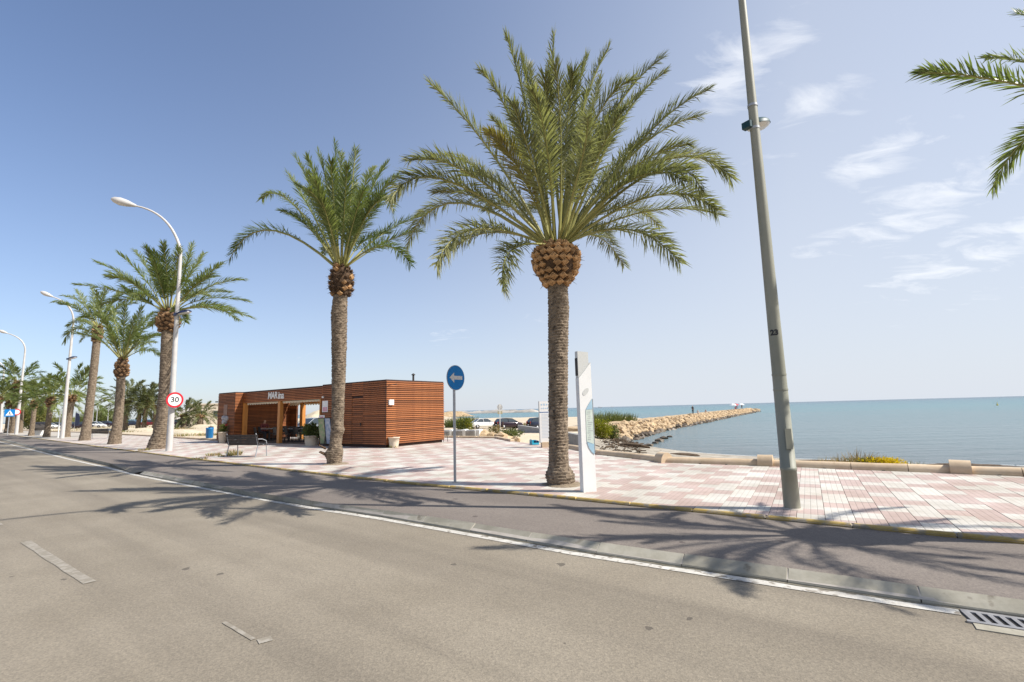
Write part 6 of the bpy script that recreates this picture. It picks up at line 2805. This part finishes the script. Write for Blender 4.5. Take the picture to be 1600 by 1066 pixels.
# dark blue furled flag
fb_ = at_depth(117, 660, 90)
fb_.z = -.05
flg = thing('beach_flag', 'tall dark blue feather flag in front of far parked cars', 'flag', fb_)
MB().tube([(0, 0, 0), (0, 0, 3.2)], .03, 6).build('pole', MAT_GREY_METAL, flg)
q_ = MB()
q_.prism([(.02, -.02, .8), (.75, -.02, .9), (.85, -.02, 2.2), (.6, -.02, 3.0), (.02, -.02, 3.2)], (0, .04, 0))
q_.build('cloth', MAT_DARKBLUE, flg)

# =================================================================== CARS
def loft_body(q, prof_lo, prof_hi, widths, mi, rows=3):
    pass


def car(label, c, rz, paint, kind='sedan', group='parked cars', s=1.0):
    """forward = local +x"""
    t = thing('parked_car', label, 'car', c, rz, group)
    L = 4.4 if kind == 'sedan' else 4.0
    hw = .87
    # lower body: cross sections along the length (x, half width, bottom, shoulder height, shoulder half width)
    if kind == 'sedan':
        sec = [(-2.2, .70, .38, .80, .60), (-2.12, .82, .27, .95, .70), (-1.5, .87, .22, .99, .78), (-.6, .88, .20, .94, .80), (.5, .88, .20, .92, .80), (1.2, .87, .22, .88, .76), (1.9, .82, .25, .76, .66), (2.17, .68, .34, .62, .54)]
        roof = [(-1.62, .97, .70), (-.95, 1.40, .56), (-.1, 1.46, .57), (.45, 1.40, .55), (1.25, .90, .68)]
    else:
        sec = [(-1.98, .72, .38, .92, .66), (-1.90, .84, .27, 1.0, .74), (-1.4, .87, .22, 1.0, .79), (-.5, .88, .20, .97, .80), (.5, .88, .20, .95, .80), (1.05, .87, .22, .92, .76), (1.7, .82, .25, .78, .66), (1.97, .68, .34, .64, .54)]
        roof = [(-1.92, 1.0, .70), (-1.55, 1.42, .58), (-.6, 1.50, .59), (.25, 1.43, .57), (1.15, .93, .68)]
    q = MB()
    vs, fs = [], []
    k = 8
    for x, w, zb, zs, ws in sec:
        vs += [(x, -w * .9, zb), (x, -w, lerp(zb, zs, .35)), (x, -w * .985, lerp(zb, zs, .75)), (x, -ws, zs), (x, ws, zs), (x, w * .985, lerp(zb, zs, .75)), (x, w, lerp(zb, zs, .35)), (x, w * .9, zb)]
    for i in range(len(sec) - 1):
        for e in range(k):
            fs.append((i * k + e, i * k + (e + 1) % k, (i + 1) * k + (e + 1) % k, (i + 1) * k + e))
    fs += [tuple(range(k)), tuple(reversed(range((len(sec) - 1) * k, len(sec) * k)))]
    q.add(vs, [tuple(reversed(f)) for f in fs], 0, True)
    q.build('body', paint, t)
    # glasshouse
    q = MB()
    vs, fs = [], []
    n = len(roof)
    for x, z, w in roof:
        vs += [(x, -w, z), (x, w, z)]
    belt = [(roof[0][0], .93, .79), (roof[-1][0], .88, .79)]
    # side glass: polygon from belt to roof edge
    for sy in (-1, 1):
        pol = [(x, sy * w, z) for x, z, w in roof] + [(roof[-1][0] - .02, sy * .78, .90), (roof[0][0] + .02, sy * .80, .93)]
        f = tuple(range(len(pol)))
        q.add(pol, [f if sy < 0 else tuple(reversed(f))], 0)
    q.add(vs, [(i * 2, i * 2 + 1, i * 2 + 3, i * 2 + 2) for i in range(n - 1)], 0)
    q.build('glass', MAT_GLASS, t)
    q = MB()
    up = .012
    rr = roof[1:-1]
    vs = []
    for x, z, w in rr:
        vs += [(x, -w - .01, z - .02), (x, -w * .92, z + up), (x, w * .92, z + up), (x, w + .01, z - .02)]
    q.add(vs, [(i * 4 + e, i * 4 + e + 1, i * 4 + 5 + e, i * 4 + 4 + e) for i in range(len(rr) - 1) for e in range(3)], 0, True)
    q.build('roof', paint, t)
    q = MB()
    for sy in (-1, 1):
        for a, b in ((roof[0], roof[1]), (roof[-1], roof[-2])):
            q.tube([(a[0], sy * (a[2] + .01), a[1]), (b[0], sy * (b[2] + .005), b[1])], .032, 5)
        q.tube([(-.35, sy * .80, .95), (-.38, sy * .60, 1.42)], .035, 5)
    q.build('pillar', paint, t)
    for sx, x in ((-1, sec[0][0] + .82), (1, sec[-1][0] - .82)):
        for sy in (-1, 1):
            m = Matrix.Rotation(R(90), 3, 'X')
            w = MB()
            w.lathe((x, sy * .78, .32), [(.20, -.11), (.30, -.10), (.32, -.06), (.32, .06), (.30, .10), (.20, .11)], 20, 0, True, m)
            wo = w.build('wheel', MAT_TYRE, t)
            w = MB()
            w.lathe((x, sy * .885, .32), [(.19, -.015), (.20, .0), (.06, .015)], 16, 0, True, m)
            w.build('rim', MAT_RIM, wo)
    for sy in (-1, 1):
        MB().box((sec[0][0] + .03, sy * .60, .80 if kind == 'sedan' else .88), (.10, .24, .15 if kind == 'sedan' else .30)).build('tail_light', MAT_TAIL, t)
        MB().box((sec[-1][0] - .12, sy * .58, .60), (.12, .26, .12)).build('headlight', MAT_LENS, t)
        MB().box((.75, sy * .95, .98), (.10, .16, .11)).build('mirror', paint, t)
    MB().box((sec[0][0] - .012, 0, .62), (.02, .5, .11)).build('number_plate', MAT_SIGNWHITE, t)
    t.scale = (s, s, s)
    return t


car('white saloon car parked on the beach car park, seen from behind', at(756, 669.5, LOT_Z), R(28), MAT_CARWHITE, 'sedan', 'cars on the beach car park')
car('black hatchback parked beside the white saloon on the beach car park', at(795, 669.8, LOT_Z), R(26), MAT_CARDARK, 'hatch', 'cars on the beach car park')
car('dark navy car mostly hidden behind the white information board', at(849, 671, LOT_Z), R(20), MAT_CARNAVY, 'hatch', 'cars on the beach car park', 1.05)
cz_ = at_depth(490, 668, 46)
cz_.z = float(land_z(cz_.x, cz_.y)) + .25
car('silver car seen through the open side of the kiosk terrace', cz_, R(-118), MAT_CARSILVER, 'sedan', None, 1.1)
GC = 'cars parked beyond the sandy lot'
for (px, Y, rz, p, kd, lb) in ((76, 120, 15, MAT_CARWHITE, 'sedan', 'white far car between two squat palms'), (90, 125, 10, MAT_CARNAVY, 'hatch', 'navy far car left of the second lamp post'),
                               (112, 118, -5, MAT_CARSILVER, 'hatch', 'silver far car beside the dark blue flag'), (127, 112, 12, MAT_CARDARK, 'sedan', 'black far car left of the leaning tall palm'),
                               (149, 116, 5, MAT_CARWHITE, 'sedan', 'white far car right of the leaning tall palm'), (168, 130, 0, MAT_CARDARK, 'hatch', 'black far car before the dark bushes'),
                               (207, 128, 8, MAT_CARNAVY, 'sedan', 'navy far car seen between the lot palm trunks'), (236, 126, 0, MAT_CARRED, 'sedan', 'dark red far car left of the thick palm trunk'),
                               (285, 105, 10, MAT_CARDARK, 'hatch', 'black far car under the low bushy palms')):
    b = at_depth(px, 660, Y)
    b.z = -.04
    car(lb, b, R(rz), p, kd, GC)


# =================================================================== PEOPLE
def person(label, c, rz, pose='stand', shirt=(.5, .5, .5), trousers=(.1, .1, .12), skin=(.42, .25, .17), hair=(.05, .03, .02), s=1.0, group=None):
    """one continuous skinned body; facing local +y"""
    if pose == 'stand':
        J = {'pelvis': (0, 0, .95), 'waist': (0, 0, 1.12), 'chest': (0, .01, 1.36), 'neck': (0, .0, 1.50), 'jaw': (0, .02, 1.58), 'skull': (0, .0, 1.70),
             'shL': (-.19, 0, 1.43), 'elL': (-.25, -.02, 1.14), 'wrL': (-.24, .08, .90), 'haL': (-.23, .11, .80), 'shR': (.19, 0, 1.43), 'elR': (.27, .02, 1.15), 'wrR': (.22, .16, .98), 'haR': (.20, .22, .90),
             'hiL': (-.10, 0, .90), 'knL': (-.11, .02, .50), 'anL': (-.12, -.02, .09), 'toL': (-.14, .13, .04), 'hiR': (.10, 0, .90), 'knR': (.12, .04, .50), 'anR': (.14, .0, .09), 'toR': (.17, .15, .04)}
    else:
        J = {'pelvis': (0, 0, .53), 'waist': (0, -.02, .70), 'chest': (0, .0, .93), 'neck': (0, .04, 1.08), 'jaw': (0, .08, 1.16), 'skull': (0, .06, 1.28),
             'shL': (-.19, .01, 1.0), 'elL': (-.25, .10, .76), 'wrL': (-.14, .33, .77), 'haL': (-.08, .41, .79), 'shR': (.19, .01, 1.0), 'elR': (.25, .10, .76), 'wrR': (.14, .33, .77), 'haR': (.08, .41, .79),
             'hiL': (-.10, .02, .50), 'knL': (-.12, .43, .50), 'anL': (-.12, .42, .09), 'toL': (-.13, .56, .04), 'hiR': (.10, .02, .50), 'knR': (.12, .43, .50), 'anR': (.12, .40, .09), 'toR': (.13, .54, .04)}
    rad = {'pelvis': .14, 'waist': .125, 'chest': .15, 'neck': .055, 'jaw': .075, 'skull': .095, 'sh': .065, 'el': .045, 'wr': .033, 'ha': .038, 'hi': .095, 'kn': .062, 'an': .045, 'to': .035}
    E = [('pelvis', 'waist'), ('waist', 'chest'), ('chest', 'neck'), ('neck', 'jaw'), ('jaw', 'skull')]
    for sd in 'LR':
        E += [('chest', 'sh' + sd), ('sh' + sd, 'el' + sd), ('el' + sd, 'wr' + sd), ('wr' + sd, 'ha' + sd), ('pelvis', 'hi' + sd), ('hi' + sd, 'kn' + sd), ('kn' + sd, 'an' + sd), ('an' + sd, 'to' + sd)]
    names = list(J)
    me = bpy.data.meshes.new('person')
    me.from_pydata([J[n] for n in names], [(names.index(a), names.index(b)) for a, b in E], [])
    o = bpy.data.objects.new('person', me)
    COL.objects.link(o)
    mod = o.modifiers.new('skin', 'SKIN')
    sub = o.modifiers.new('sub', 'SUBSURF')
    sub.levels = sub.render_levels = 1
    if not me.skin_vertices:
        bm = bmesh.new()
        bm.from_mesh(me)
        bm.verts.layers.skin.verify()
        bm.to_mesh(me)
        bm.free()
    for i, n in enumerate(names):
        k = rad.get(n, rad.get(n[:2], .05))
        me.skin_vertices[0].data[i].radius = (k, k * (.8 if n in ('chest', 'waist', 'pelvis') else 1))
        me.skin_vertices[0].data[i].use_root = (n == 'pelvis')
    dg = bpy.context.evaluated_depsgraph_get()
    dg.update()
    nm = bpy.data.meshes.new_from_object(o.evaluated_get(dg))
    bpy.data.objects.remove(o)
    nm.materials.clear()
    for nme, col in (('skin_tone', skin), ('shirt_cloth', shirt), ('trouser_cloth', trousers), ('hair', hair), ('shoe', (.05, .05, .05))):
        nm.materials.append(M('%s_%d_%d_%d' % (nme, col[0] * 100, col[1] * 100, col[2] * 100), col, None, rough=.8))
    P = {k: Vector(v) for k, v in J.items()}
    for f in nm.polygons:
        p = f.center

        def ds(a, b):
            ab = P[b] - P[a]
            t = max(0, min(1, (p - P[a]).dot(ab) / ab.dot(ab)))
            return (P[a] + ab * t - p).length
        best = min(E, key=lambda e: ds(*e) - rad.get(e[1], rad.get(e[1][:2], .05)))
        tip = best[1]
        if tip in ('jaw', 'neck'):
            k = 0 if tip == 'jaw' else 1
            if tip == 'jaw' and p.y < P['jaw'].y - .03 and p.z > P['jaw'].z:
                k = 3
        elif tip == 'skull':
            k = 3 if (p.z > P['skull'].z + .0 or p.y < P['skull'].y) else 0
        elif tip[:2] in ('el', 'sh') or tip in ('waist', 'chest'):
            k = 1
        elif tip[:2] in ('wr', 'ha'):
            k = 0
        elif tip[:2] == 'to':
            k = 4
        else:
            k = 2
        f.material_index = k
        f.use_smooth = True
    o = inst('person', nm, None, c, rz)
    o.scale = (s, s, s)
    return tag(o, label, 'person', group)


person('seated person in a white shirt at a table on the kiosk terrace', K(tx_[0] - .62 + .05, ty_[0], .03), K_RZ + R(-90), 'sit', (.62, .60, .58), (.06, .06, .08))
person('seated person in a dark red top leaning over a table left of the middle post', K(tx_[1] + .60, ty_[1], .03), K_RZ + R(90), 'sit', (.14, .03, .03), (.05, .05, .06), hair=(.02, .012, .01))
JT = SEA_Z + 1.33


def jet_pt(px, back=4.5):
    best = None
    L = sum((b - a).length for a, b in zip(JW[:-1], JW[1:]))
    for i in range(400):
        s = L * i / 400
        p, p2 = along_at(JW, s), along_at(JW, min(L, s + .5))
        t = (p2 - p).normalized()
        n = Vector((-t.y, t.x, 0))
        if n.y < 0:
            n = -n
        w = p + n * back
        e = abs(px_of((w.x, w.y, JT))[0] - px)
        if best is None or e < best[0]:
            best = (e, w)
    return Vector((best[1].x, best[1].y, JT))


GP = 'people out on the breakwater'
person('person in black standing alone on the near half of the breakwater', jet_pt(1083), R(200), 'stand', (.02, .02, .025), (.02, .02, .03), group=GP, s=1.15)
person('person in a white top sitting on the breakwater crest', jet_pt(1090.5) + Vector((0, 0, -.35)), R(160), 'sit', (.68, .67, .65), (.35, .22, .16), group=GP)
person('person in a red top sitting under the parasols at the breakwater end', jet_pt(1149) + Vector((0, 0, -.3)), R(190), 'sit', (.35, .03, .05), (.2, .04, .06), group=GP, s=1.2)
person('person in a pink top standing under the parasols at the breakwater end', jet_pt(1151.5), R(150), 'stand', (.55, .25, .28), (.06, .06, .1), group=GP, s=1.1)
person('person in dark clothes standing beside the right hand parasol on the breakwater', jet_pt(1159.5), R(190), 'stand', (.03, .03, .04), (.03, .03, .05), group=GP, s=1.1)
person('person reclining low on the breakwater between the standing figures and parasols', jet_pt(1103) + Vector((0, 0, -.4)), R(120), 'sit', (.45, .28, .2), (.1, .1, .14), group=GP)


def parasol(label, c, col, rr=1.5):
    t = thing('parasol', label, 'parasol', c, 0, 'parasols at the breakwater end')
    MB().tube([(0, 0, 0), (0, 0, 2.1)], .035, 6).build('pole', MAT_SIGNWHITE, t)
    q = MB()
    n = 8
    vs = [(0, 0, 2.2)] + [(rr * .6 * math.cos(2 * math.pi * k / n), rr * .6 * math.sin(2 * math.pi * k / n), 1.98) for k in range(n)] + [(rr * math.cos(2 * math.pi * k / n), rr * math.sin(2 * math.pi * k / n), 1.55) for k in range(n)]
    fs = [(0, 1 + k, 1 + (k + 1) % n) for k in range(n)] + [(1 + k, 1 + n + k, 1 + n + (k + 1) % n, 1 + (k + 1) % n) for k in range(n)]
    q.add(vs, fs)
    q.build('canopy', col, t)


parasol('white parasol at the breakwater end, the left one', jet_pt(1146), MAT_SIGNWHITE, 1.35)
parasol('red parasol in the middle of the breakwater end', jet_pt(1150), MAT_RED, 1.2)
parasol('white parasol at the breakwater end, the right one', jet_pt(1158.5), MAT_SIGNWHITE, 1.35)

# yellow buoy out on the water
by_ = at(1558.5, 633.5, SEA_Z)
bu = thing('buoy', 'small yellow buoy floating far out on the sea', 'buoy', by_)
bu.scale = (.5, .5, .5)
MB().lathe((0, 0, 0), [(.55, -.3), (.75, .0), (.70, .5), (.25, .8), (.12, 1.9), (.05, 2.0)], 14).build('float', MAT_FLOWER, bu)
MB().box((0, 0, 2.1), (.5, .5, .4), R(30)).build('top_mark', MAT_FLOWER, bu)
# a ship and its neighbour on the horizon
for px, s, lb in ((938, .42, 'tiny grey cargo ship on the horizon near the white totem'), (957, .34, 'tiny pale ship on the horizon right of the grey one')):
    b = at_depth(px, 640, 4200)
    b.z = SEA_Z
    t = thing('ship', lb, 'ship', b, R(8), 'ships on the horizon')
    q = MB()
    q.prism([(-38 * s, -6 * s, 0), (34 * s, -6 * s, 0), (42 * s, -6 * s, 9 * s), (-40 * s, -6 * s, 9 * s)], (0, 12 * s, 0))
    q.build('hull', MAT_GREY_CONC, t)
    q = MB()
    q.box((-26 * s, 0, 15 * s), (16 * s, 10 * s, 12 * s))
    q.build('bridge', MAT_SIGNWHITE, t)

# =================================================================== PLANTS
shrub('shrub', 'bright yellow green bush on the sand at the root of the breakwater', 'bush', on_ground(941, 686), 1.15, .9, 1.15, 2600, .12, [MAT_BUSH_Y], 61)
shrub('shrub', 'darker green bush touching the bright yellow green bush', 'bush', on_ground(957, 687), .75, .7, .95, 1300, .12, [MAT_BUSH, MAT_BUSH_Y], 62)
tuft('reed_bed', 'tall grey green reeds behind the yellow bush beside the totem', 'reeds', Vector((at(950, 664, LOT_Z).x, at(950, 664, LOT_Z).y, LOT_Z)), 4.2, 2.2, 2.5, 1100, .09, [MAT_REED, MAT_BUSH], 63)
tuft('reed_bed', 'dark reeds behind the blue arrow sign, left of the white car', 'reeds', at(724, 667.5, LOT_Z), 3.0, 1.8, 2.3, 800, .09, [MAT_BUSH, MAT_REED], 64)
shrub('shrub', 'rounded light green bush behind the grey barrier blocks', 'bush', at(727, 675.5, -.55), 1.35, 1.1, 1.25, 2400, .15, [MAT_BUSH_Y, MAT_BUSH], 65)
tuft('low_grass', 'green and dry grass growing right of the black car', 'grass', at(822, 668, LOT_Z), 3.4, 1.6, .9, 700, .08, [MAT_REED, MAT_DRYGRASS], 66)
tuft('low_grass', 'dry grass on the bank between the sign pole and the white board', 'grass', at(835, 675, -.6), 1.6, .8, .5, 500, .05, [MAT_DRYGRASS, MAT_WEED], 67)
shrub('shrub', 'spreading grey green plant spilling over the ramp stones', 'bush', at(797, 683, -.05), 1.0, .7, .42, 1300, .10, [MAT_WEED, MAT_BUSH], 68)
shrub('shrub', 'small brownish plant among the stones left of the ramp', 'bush', at(776, 681.5, -.05), .55, .5, .62, 700, .09, [MAT_DRYGRASS, MAT_WEED], 69)
for i, (px, py, s, lb) in enumerate(((757, 684, .5, 'pinkish boulder by the white end block'), (768, 685, .42, 'flat boulder left of the ramp plants'), (782, 687, .45, 'pale boulder below the ramp plants'),
                                     (792, 689.5, .36, 'small pale stone below the ramp plants'), (806, 691, .3, 'small stone at the tip of the ramp plants'), (764, 680.5, .45, 'boulder behind the flat one by the ramp'))):
    b = at(px, py, -.03)
    o = inst('boulder', ROCKS[i], None, b + Vector((0, 0, s * .3)), i * 1.3, (s * 1.2, s, s * .75))
    tag(o, lb, 'boulder', 'boulders beside the ramp')
# beach edge plants behind the low wall
for i, (px, py, rx, h, n, mats, lb) in enumerate(((1352, 731, .55, .62, 260, [MAT_DRYGRASS], 'taller tuft of dry brown grass behind the low wall'), (1300, 729, .35, .36, 110, [MAT_DRYGRASS], 'small dry tuft behind the wall near the green lamp post'),
                                                  (1400, 733, .8, .34, 240, [MAT_DRYGRASS, MAT_WEED], 'spread of dry grass right of the yellow flowers'), (1216, 727.5, .4, .26, 160, [MAT_WEED, MAT_BUSH_Y], 'green weed tuft behind the wall just left of the green lamp post'))):
    tuft('grass_tuft', lb, 'grass', at(px, py, PZ - .05) + Vector((.20, .42, -.30)), rx, rx * .4, h * .8 + .30, n * 2, .026, mats, 80 + i, 'grass tufts behind the low wall')
q_ = MB()
r_ = random.Random(90)
clump(q_, (0, 0, .20), .5, .22, .12, 1500, .05, r_, 0)
clump(q_, (-.3, 0, .16), .45, .2, .12, 500, .06, r_, 1)
o_ = q_.build('flower_patch', [MAT_FLOWER, MAT_WEED], None, at(1385, 733, PZ - .05) + Vector((.2, .4, -.10)))
o_.rotation_euler = (0, 0, R(-37))
tag(o_, 'low mat of yellow flowers behind the low wall', 'flowers')
for i, (c, rx, ry, h, rz, lb) in enumerate(((on_ground(1520, 728.5), 2.2, .3, .12, -38, 'dark bank of washed up seagrass behind the last wall block'), (on_ground(1185, 720), 2.0, .3, .08, -36, 'dark seagrass line along the water beyond the wall'),
                                            (on_ground(1290, 722), 1.5, .3, .10, -36, 'brown seagrass bank left of the dry grass'), (on_ground(1065, 711), 1.2, .3, .10, -30, 'dark seagrass heap at the water near the first wall block'))):
    mound('seagrass_bank', lb, 'seagrass', c, rx, ry, h, R(rz), MAT_SEAGRASS, seed=i + 5)
# driftwood and debris by the breakwater root
dw = on_ground(992, 700)
t_ = thing('driftwood', 'dark drift log lying across the grey sand by the breakwater root', 'driftwood', dw, R(-18))
t_.scale = (.5, .5, .5)
MB().tube([(-2.2, .1, .35), (-1.1, 0, .38), (0, .05, .30), (1.2, -.05, .12), (2.0, -.1, -.05)], [.16, .26, .28, .22, .12], 9).build('log', MAT_SEAGRASS, t_)
MB().tube([(-.9, 0, .45), (-1.2, .2, .85), (-1.3, .25, 1.1)], [.10, .07, .03], 7).build('branch', MAT_SEAGRASS, t_)
MB().tube([(.6, .0, .25), (.9, -.5, .35), (1.0, -.8, .3)], [.09, .06, .03], 7).build('branch', MAT_SEAGRASS, t_)
q_ = MB()
for _ in range(260):
    x, y = r_.uniform(936, 1000), r_.uniform(694, 708)
    p = at(x, y, -1.25)
    p.z = ground_z(p.x, p.y) + .02
    L = r_.uniform(.08, .6)
    a = r_.uniform(0, 6.28)
    d = Vector((math.cos(a), math.sin(a), r_.uniform(-.05, .25))) * L
    q_.tube([p, p + d * .5 + Vector((0, 0, .03)), p + d], [r_.uniform(.012, .04)] * 3, 4)
o_ = q_.build('beach_debris', MAT_SEAGRASS)
o_['kind'] = 'stuff'
# wet stones at the water's edge by the breakwater root
wl_ = ('second from the driftwood', 'fourth from the driftwood', 'large, in the middle of the line', 'next to last of the line', 'closest to the driftwood', 'farthest from the driftwood')
for i, (px, py, s) in enumerate(((1012, 697, .4), (1024, 693, .35), (1030, 690, .5), (1037, 686, .4), (1004, 701, .3), (1046, 683, .35))):
    b = at(px, py, SEA_Z)
    tag(inst('wet_stone', ROCKS_WET[i % 5], None, b + Vector((0, 0, s * .1)), i, (s * 1.4, s, s * .7)), 'dark wet stone in the shallow water, ' + wl_[i], 'stone', 'wet stones off the breakwater root')
# thin foam line where small waves end
q_ = MB()
for s in range(0, 34):
    a, b = SHORE[2], SHORE[7]
    pl = [Vector((p[0], p[1], 0)) for p in SHORE[1:9]]
    w = along_at(pl, 8 + s * 1.35)
    w2 = along_at(pl, 8 + s * 1.35 + 1.35)
    n = Vector(((w2 - w).y, -(w2 - w).x, 0)).normalized()
    if n.x < 0:
        n = -n
    o1 = .15 + .5 * mnoise.noise((s * .7, 0, 0))
    o2 = .15 + .5 * mnoise.noise(((s + 1) * .7, 0, 0))
    th1, th2 = .10 + .16 * abs(mnoise.noise((s * 1.3, 4, 0))), .10 + .16 * abs(mnoise.noise(((s + 1) * 1.3, 4, 0)))
    z = SEA_Z + .02
    vs = [w + n * o1 + Vector((0, 0, z)), w2 + n * o2 + Vector((0, 0, z)), w2 + n * (o2 + th2) + Vector((0, 0, z)), w + n * (o1 + th1) + Vector((0, 0, z))]
    c_up = (vs[1] - vs[0]).cross(vs[3] - vs[0]).z > 0
    q_.add(vs, [(0, 1, 2, 3) if c_up else (3, 2, 1, 0)])
o_ = q_.build('foam', M('sea_foam', (.62, .63, .62), (.75, .75, .74), 9, .8))
o_['kind'] = 'stuff'
# weeds along the kerb and by the bench
for i, (px, py, h, n, lb) in enumerate(((365, 711.5, .32, 160, 'green weed growing beside the left leg of the near bench'), (334, 712, .20, 90, 'small weed left of the near bench'), (226, 704, .18, 70, 'weed at the kerb below the thick palm'),
                                        (312, 718, .14, 60, 'low weed in the yellow kerb joint near the lamp post'), (352, 713, .12, 60, 'low dry weed behind the near bench leg'))):
    tuft('weed', lb, 'weed', at(px, py, PZ), .3, .18, h, n, .02, [MAT_WEED, MAT_DRYGRASS], 100 + i, 'weeds on the pavement', .6)

# =================================================================== SANDY LOT AND WHAT STANDS BEYOND
MAT_SANDLIGHT = M('pale_sand', (.52, .43, .29), (.64, .55, .40), .9, .95, .5, 8, bdist=.04, spots=((.34, .28, .15), 1.1, .62))
for i, (px, py, rx, ry, h, lb) in enumerate(((285, 677, 5.5, 1.6, .42, 'low pale sand ridge left of the blue bin'), (225, 674, 7, 1.8, .5, 'low sand ridge behind the thick palm foot'), (165, 673, 7, 1.6, .4, 'low sand ridge right of the leaning palm foot'),
                                             (318, 669, 9, 2.2, .6, 'long sand ridge near the kiosk back corner'))):
    c = at(px, py, -.04)
    mound('sand_ridge', lb, 'sand ridge', c, rx, ry, h, R(-38), MAT_SANDLIGHT, seed=i + 20)
for i, (px, py, lb) in enumerate(((298, 681.5, 'dry tuft on the sand left of the bin'), (180, 676, 'dry tuft beside the short palm foot'), (215, 668, 'dry grass strip under the lot palms'), (270, 671, 'dry grass strip behind the lamp post'),
                                  (120, 673, 'dry grass behind the second lamp post'), (160, 669, 'dry grass before the far white car'))):
    b = at(px, py, -.04)
    tuft('dry_grass', lb, 'grass', b, b.length * .05, b.length * .02, .45, 260, .05, [MAT_DRYGRASS, MAT_WEED], 120 + i, 'dry grass patches on the sandy lot', .8)
for i, (px, Y, rx, rz, m, lb) in enumerate(((147, 150, 6, 4.2, MAT_BUSH, 'dark round tree beyond the lot, left of the short palm'), (163, 155, 7, 4.6, MAT_BUSH, 'dark broad tree beyond the lot behind the lamp standards'), (176, 150, 5, 4.0, MAT_BUSH, 'dark tree beyond the lot touching the short palm trunk'),
                                            (88, 170, 6, 2.6, MAT_WEED, 'olive bush on the horizon left of the second lamp post'), (122, 180, 5, 2.4, MAT_WEED, 'olive bush on the horizon right of the blue flag'),
                                            (44, 120, 4.5, 5.5, MAT_WEED, 'tall yellowish shrub behind the far palms'), (56, 118, 4.0, 5.0, MAT_WEED, 'yellowish shrub next to the white seat'))):
    b = at_depth(px, 660, Y)
    b.z = -.1
    shrub('round_tree', lb, 'tree', b, rx, rx * .8, rz, 5000, .34, [m, MAT_BUSH], 140 + i, 'trees beyond the sandy lot')
for i, px in enumerate((144.5, 150.5, 168)):
    b = at_depth(px, 660, 140)
    b.z = -.05
    t = thing('light_mast', ('thin grey light mast left of the dark trees', 'thin grey light mast before the dark round tree', 'thin grey light mast near the short palm trunk')[i], 'light mast', b, 0, 'thin light masts beyond the lot')
    MB().tube([(0, 0, 0), (0, 0, 5.2 + i * .4)], [.14, .08], 6).build('pole', MAT_GREY_METAL, t)
    MB().box((.3, 0, 5.2 + i * .4), (.8, .2, .12)).build('lamp', MAT_GREY_METAL, t)
# beige building at the left of the kiosk
bb = at_depth(330, 655, 105)
bb.z = -.1
bd = thing('beige_building', 'plain beige flat roofed building behind the kiosk left end', 'building', bb, R(18))
MB().box((3, 4, 2.2), (14, 8, 4.6)).build('wall', MAT_BEIGE, bd)
MB().box((3, 4, 4.56), (14.4, 8.4, .25)).build('roof', M('pale_parapet', (.5, .44, .36), (.58, .52, .43), .8, .9), bd)
for k in range(4):
    f = MB().box((-2.2 + k * 3.2, -.02, 2.5), (1.3, .12, 1.3)).build('window', MAT_GREY_CONC, bd)
    MB().box((-2.2 + k * 3.2, -.085, 2.5), (1.1, .03, 1.1)).build('pane', MAT_GLASS, f)
MB().box((-4.4, -.02, 1.05), (1.0, .10, 2.1)).build('door', MAT_DARKMETAL, bd)
hl = mound('hill', 'low beige hill rising behind the beige building', 'hill', Vector((at_depth(322, 655, 420).x, 420, -1.0)), 30, 40, 13, 0, MAT_FARROCK, seed=44)
hl['kind'] = 'structure'
b = at_depth(488, 655, 70)
mound('sand_heap', 'pale sand heap seen through the open kiosk terrace', 'sand heap', Vector((b.x, 74, -1.0)), 5.5, 3, 3.1, 0, MAT_SANDLIGHT, seed=51)
b = at_depth(491, 648, 66)
mound('earth_heap', 'reddish earth heap on the pale sand behind the kiosk', 'earth heap', Vector((b.x, 78, -.8)), 3.4, 2, 3.6, 0, MAT_TERRA, seed=52)
shrub('shrub', 'green bush behind the silver car, seen through the kiosk', 'bush', Vector((at_depth(484, 660, 56).x, 56, -.9)), 2.4, 1.4, 1.5, 1200, .22, [MAT_BUSH], 160)
